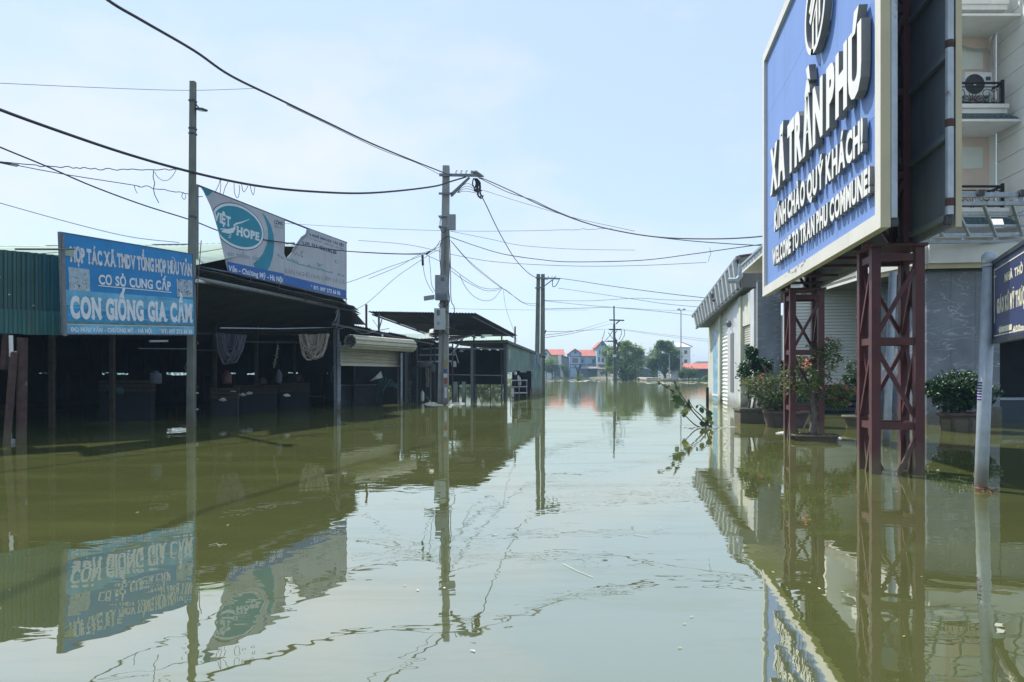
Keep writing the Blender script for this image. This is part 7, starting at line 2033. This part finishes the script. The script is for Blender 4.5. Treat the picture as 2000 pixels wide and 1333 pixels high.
windows(h6, [(X(1331), Z(693), X(1334.5), Z(684)), (X(1342.5), Z(691), X(1348.5), Z(684)), (X(1331), Z(709), X(1335.5), Z(700)), (X(1342.5), Z(709), X(1348.5), Z(702))], y0)
HY = 160.0; q = HY / FPX
h7 = thing('far_shed', 'far long shed with a red sheet roof and blue-grey wall beside the mural wall', 'shed', (X(1360), HY, 0))
MB().box((X(1330), HY, 0), (X(1415), HY + 10, Z(722))).build('wall', 'wall_navy', h7)
MB().slab([(X(1326), HY - .8, Z(721.5)), (X(1418), HY - .8, Z(722)), (X(1418), HY + 8, Z(710.5)), (X(1332), HY + 8, Z(711))], (0, 0, .15)).build('roof', 'roof_red', h7)
h8 = thing('far_house', 'far house showing only a brown hipped roof above the red shed roof', 'house', (X(1375), HY + 40, 0))
q2 = (HY + 40) / FPX
MB().add([((1357 - 1000) * q2, HY + 38, EYE + (HOR - 711) * q2), ((1420 - 1000) * q2, HY + 38, EYE + (HOR - 711) * q2), ((1420 - 1000) * q2, HY + 46, EYE + (HOR - 706) * q2), ((1365 - 1000) * q2, HY + 42, EYE + (HOR - 706) * q2), ((1360 - 1000) * q2, HY + 46, EYE + (HOR - 711) * q2)], [(0, 1, 2, 3), (0, 3, 4)]).build('roof', 'roof_brown', h8)
MB().box(((1360 - 1000) * q2, HY + 39, 0), ((1420 - 1000) * q2, HY + 45, EYE + (HOR - 711.5) * q2)).build('wall', 'house_beige', h8)
fy = 165
tag(MB().box(((1255 - 1000) * fy / FPX, fy - 5, .12), ((1282 - 1000) * fy / FPX, fy + 24, .52)).build('gravel_landing', 'sand'), kind='structure')
fwl = thing('far_wall', 'low dark yard wall behind the pale landing between the two big trees', 'wall', tuple(at_z(1268, 0, 192)))
MB().box(at_z(1250, 0, 192), at_z(1284, 2.3, 192.6)).build('wall', 'wall_navy', fwl)
gpst = thing('goal_frame', 'small white goal frame at the water edge below the dark tree', 'goal', tuple(at_z(1291, 0, 148)))
for px_ in (1286.5, 1296.5): MB().beam(at_z(px_, -.3, 148), at(px_, 735.5, 148), .09).build('upright', 'white', gpst)
MB().beam(at(1286, 735.5, 148), at(1297, 735.5, 148), .10).build('crossbar', 'white', gpst)
def lamp_post(px, pyb, pyt, label, heads, r=.10):
    b = W(px, pyb); t = thing('street_lamp', label, 'street lamp', tuple(b)); tp2 = at(px, pyt, b.y)
    MB().tube([b + UP * -1, tp2], [r, r * .6], 8).build('shaft', 'galv', t)
    for dx in heads:
        MB().beam(tp2, tp2 + Vector((dx, 0, .25)), .08).build('arm', 'galv', t)
        c = tp2 + Vector((dx * 1.25, 0, .22)); MB().lathe(c, [(.12, -.15), (.38, -.10), (.30, .12), (.08, .22)], 10).build('lamp_head', 'galv', t)
    return t
lamp_post(1330, 745, 607, 'very tall far floodlight mast with two round heads beside the white house', (-.35, .45), .15)
lamp_post(1307.5, 744, 692, 'short far street lamp with one arm in front of the dark tree', (-1.0,), .11)
far_dead = thing('dead_tree', 'bare forked tree with a leafy foot standing in the far flood before the blue house', 'tree', tuple(W(1129, 743)))
Y = W(1129, 743).y; tp_ = lambda x, y: at(x, y, Y); mb = MB()
for P, r_ in (([(1129.5, 745), (1129, 733), (1130, 724), (1132, 718), (1133, 711)], .3), ([(1129.5, 727), (1126, 720), (1122.5, 714)], .16), ([(1131, 722), (1134, 717), (1136, 714)], .13), ([(1129, 733), (1127.5, 726)], .14)):
    mb.tube([tp_(*p) for p in P], [r_ * (1 - .15 * i) for i in range(len(P))], 6)
mb.build('trunk', 'bark_dark', far_dead)
mb = MB(); clump_cloud(mb, [(tp_(1129.5, 738), (.95, .8, .75))], 26, 12, .28, random.Random(8), spread=.25); mb.build('foliage', 'far_leaf', far_dead)

def far_tree(label, px, pyb, blobs, n, per, size, m, seed, trunks=((0, 0),), second=None, name='tree', cat='tree', trunk_m='bark_dark', tr=.35):
    b = W(px, pyb) if pyb > 737.5 else at_z(px, 0, 200); Y = b.y; k_ = Y / FPX
    t = thing(name, label, cat, tuple(b)); rg_ = random.Random(seed)
    bl = [(at(x, y, Y + dy), (rx * 1.22 * k_, (rx + rz) / 2 * 1.1 * k_, rz * 1.12 * k_)) for x, y, rx, rz, dy in blobs]
    mb = MB()
    for (x, y) in trunks:
        top = at(px + x, y or blobs[0][1], Y)
        mb.tube(resample([b + Vector((x * k_ * .2, 0, -.5)), b.lerp(top, .4) + Vector((rg_.uniform(-.2, .2), 0, 0)), top], 4), [tr * (1 - .06 * i) for i in range(9)], 7)
    for c, r in bl:
        mb.tube([b + UP * (1.2), (b + UP * 1.5).lerp(c, .6), c], [tr * .5, tr * .35, tr * .12], 5)
    mb.build('trunk', trunk_m, t)
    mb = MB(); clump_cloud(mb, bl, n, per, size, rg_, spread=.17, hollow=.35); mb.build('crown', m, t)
    if second: mb = MB(); clump_cloud(mb, bl, second[1], per, size, rg_, spread=.17, hollow=.6); mb.build('crown', second[0], t)  # lighter outer clumps put sunlit contrast into the leaf colour
    return t
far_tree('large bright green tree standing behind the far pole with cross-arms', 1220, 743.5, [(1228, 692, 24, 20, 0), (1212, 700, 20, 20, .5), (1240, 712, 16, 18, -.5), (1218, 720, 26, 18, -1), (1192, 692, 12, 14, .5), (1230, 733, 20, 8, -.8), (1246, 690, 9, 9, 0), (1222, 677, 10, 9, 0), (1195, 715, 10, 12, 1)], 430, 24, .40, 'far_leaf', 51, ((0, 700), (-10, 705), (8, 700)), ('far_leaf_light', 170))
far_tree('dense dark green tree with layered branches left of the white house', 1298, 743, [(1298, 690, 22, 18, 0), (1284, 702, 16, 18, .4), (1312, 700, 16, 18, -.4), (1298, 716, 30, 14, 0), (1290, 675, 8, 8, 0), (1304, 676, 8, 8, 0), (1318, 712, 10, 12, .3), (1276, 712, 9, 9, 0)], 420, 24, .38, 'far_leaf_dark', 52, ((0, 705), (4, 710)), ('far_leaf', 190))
far_tree('low dark bush against the far blue-grey shed wall', 1345, 746, [(1342, 727, 14, 10, 0), (1352, 729, 9, 7, 0), (1332, 731, 7, 6, 0)], 90, 18, .26, 'far_leaf_dark', 53, name='bush', cat='bush', tr=.12)
far_tree('blue-green bush at the gate of the far red roofed house', 1078, 739.5, [(1078, 708, 10, 12, 0), (1070, 712, 8, 10, 0), (1080, 722, 8, 8, 0)], 110, 18, .40, 'far_leaf', 54, name='bush', cat='bush', tr=.2)
far_tree('grey-green creeper bush over the far gate beside the blue house', 1102, 739.5, [(1094, 716, 10, 3, 0), (1104, 722, 6, 8, 0), (1108, 730, 5, 8, 0)], 80, 16, .36, 'far_leaf_dark', 55, name='bush', cat='bush', tr=.12)
far_tree('small yellow-green banana clump low beside the double pole', 1066, 739.5, [(1066, 718, 7, 7, 0), (1070, 722, 5, 5, 0)], 40, 14, .5, 'far_leaf', 56, name='bush', cat='bush', tr=.12)
far_tree('small yellow-green shrub at the water edge between the two big trees', 1278, 743, [(1278, 728, 5, 6, 0), (1272, 732, 4, 4, 0)], 36, 14, .24, 'far_leaf', 57, name='bush', cat='bush', tr=.1)
far_tree('low green shrub at the far shed near the mural wall', 1378, 747, [(1380, 739, 6, 4, 0)], 30, 14, .22, 'far_leaf', 58, name='bush', cat='bush', tr=.08)
far_tree('thin leafless looking tree beside the trunk of the bright green tree', 1186, 743, [(1184, 722, 6, 8, 0), (1178, 728, 5, 4, 0)], 34, 10, .3, 'far_leaf_dark', 59, ((0, 722), (-6, 726)), tr=.16)
# roofs and rubble along the water's edge
mb = MB(); rg_ = random.Random(77)
for k in range(80):
    px_ = rg_.choice([rg_.uniform(1065, 1200), rg_.uniform(1200, 1256), rg_.uniform(1296, 1384)])
    Yr = 232 if px_ < 1195 else (172 if px_ < 1260 else 150)
    c = at_z(px_, .2, Yr - rg_.uniform(0, 3)); s_ = rg_.uniform(.2, .8)
    mb.lathe(c, [(s_, -.3), (s_ * .9, .05), (s_ * .4, .3)], 6, rg_.uniform(1, 2), 1)
tag(mb.build('shore_rubble', 'bank'), kind='stuff')
# water weeds and low hedge behind the far stalls
mb = MB(); rg_ = random.Random(79)
for k in range(520):
    x = rg_.uniform(-13, 1.2); y = rg_.uniform(57, 66); z = rg_.uniform(0, .75) * (1 - .3 * math.sin(x * 1.3))
    for j in range(7): leaf_quads(mb, Vector((x + rg_.gauss(0, .2), y + rg_.gauss(0, .2), z + rg_.gauss(0, .08))), .30, rg_, asp=.6)
M['weeds'] = mat('sunlit_water_weed', (0.27, 0.33, 0.11), .6, var=.3, scale=1.5, trans=.55)
tag(mb.build('water_weeds', 'weeds'), kind='stuff')
# far tree belt closing the horizon
mb = MB(); rg_ = random.Random(78)
for k in range(420):
    x = rg_.uniform(-420, 330); y = rg_.uniform(330, 370); r_ = rg_.uniform(1.6, 3.6)
    for j in range(14): leaf_quads(mb, Vector((x + rg_.gauss(0, r_), y + rg_.gauss(0, 1.5), 1.2 + abs(rg_.gauss(0, r_ * .8)))), 1.5, rg_, asp=.8)
tag(mb.build('distant_tree_belt', 'far_leaf_dark'), kind='stuff')

# =================================================================== damp summer air over the flood
hm = bpy.data.materials.new('pale_haze')
hm.use_nodes = True
hn, hl = hm.node_tree.nodes, hm.node_tree.links
hn.remove(hn['Principled BSDF'])
hv = hn.new('ShaderNodeVolumePrincipled')
hv.inputs['Color'].default_value = (0.50, 0.76, 1.0, 1)
hv.inputs['Density'].default_value = HAZE
hv.inputs['Anisotropy'].default_value = 0.0
hl.new(hv.outputs[0], hn['Material Output'].inputs['Volume'])
M['haze'] = hm
tag(MB().box((-3600, -320, -2.3), (3600, 5100, 21)).build('haze', 'haze'), kind='stuff')
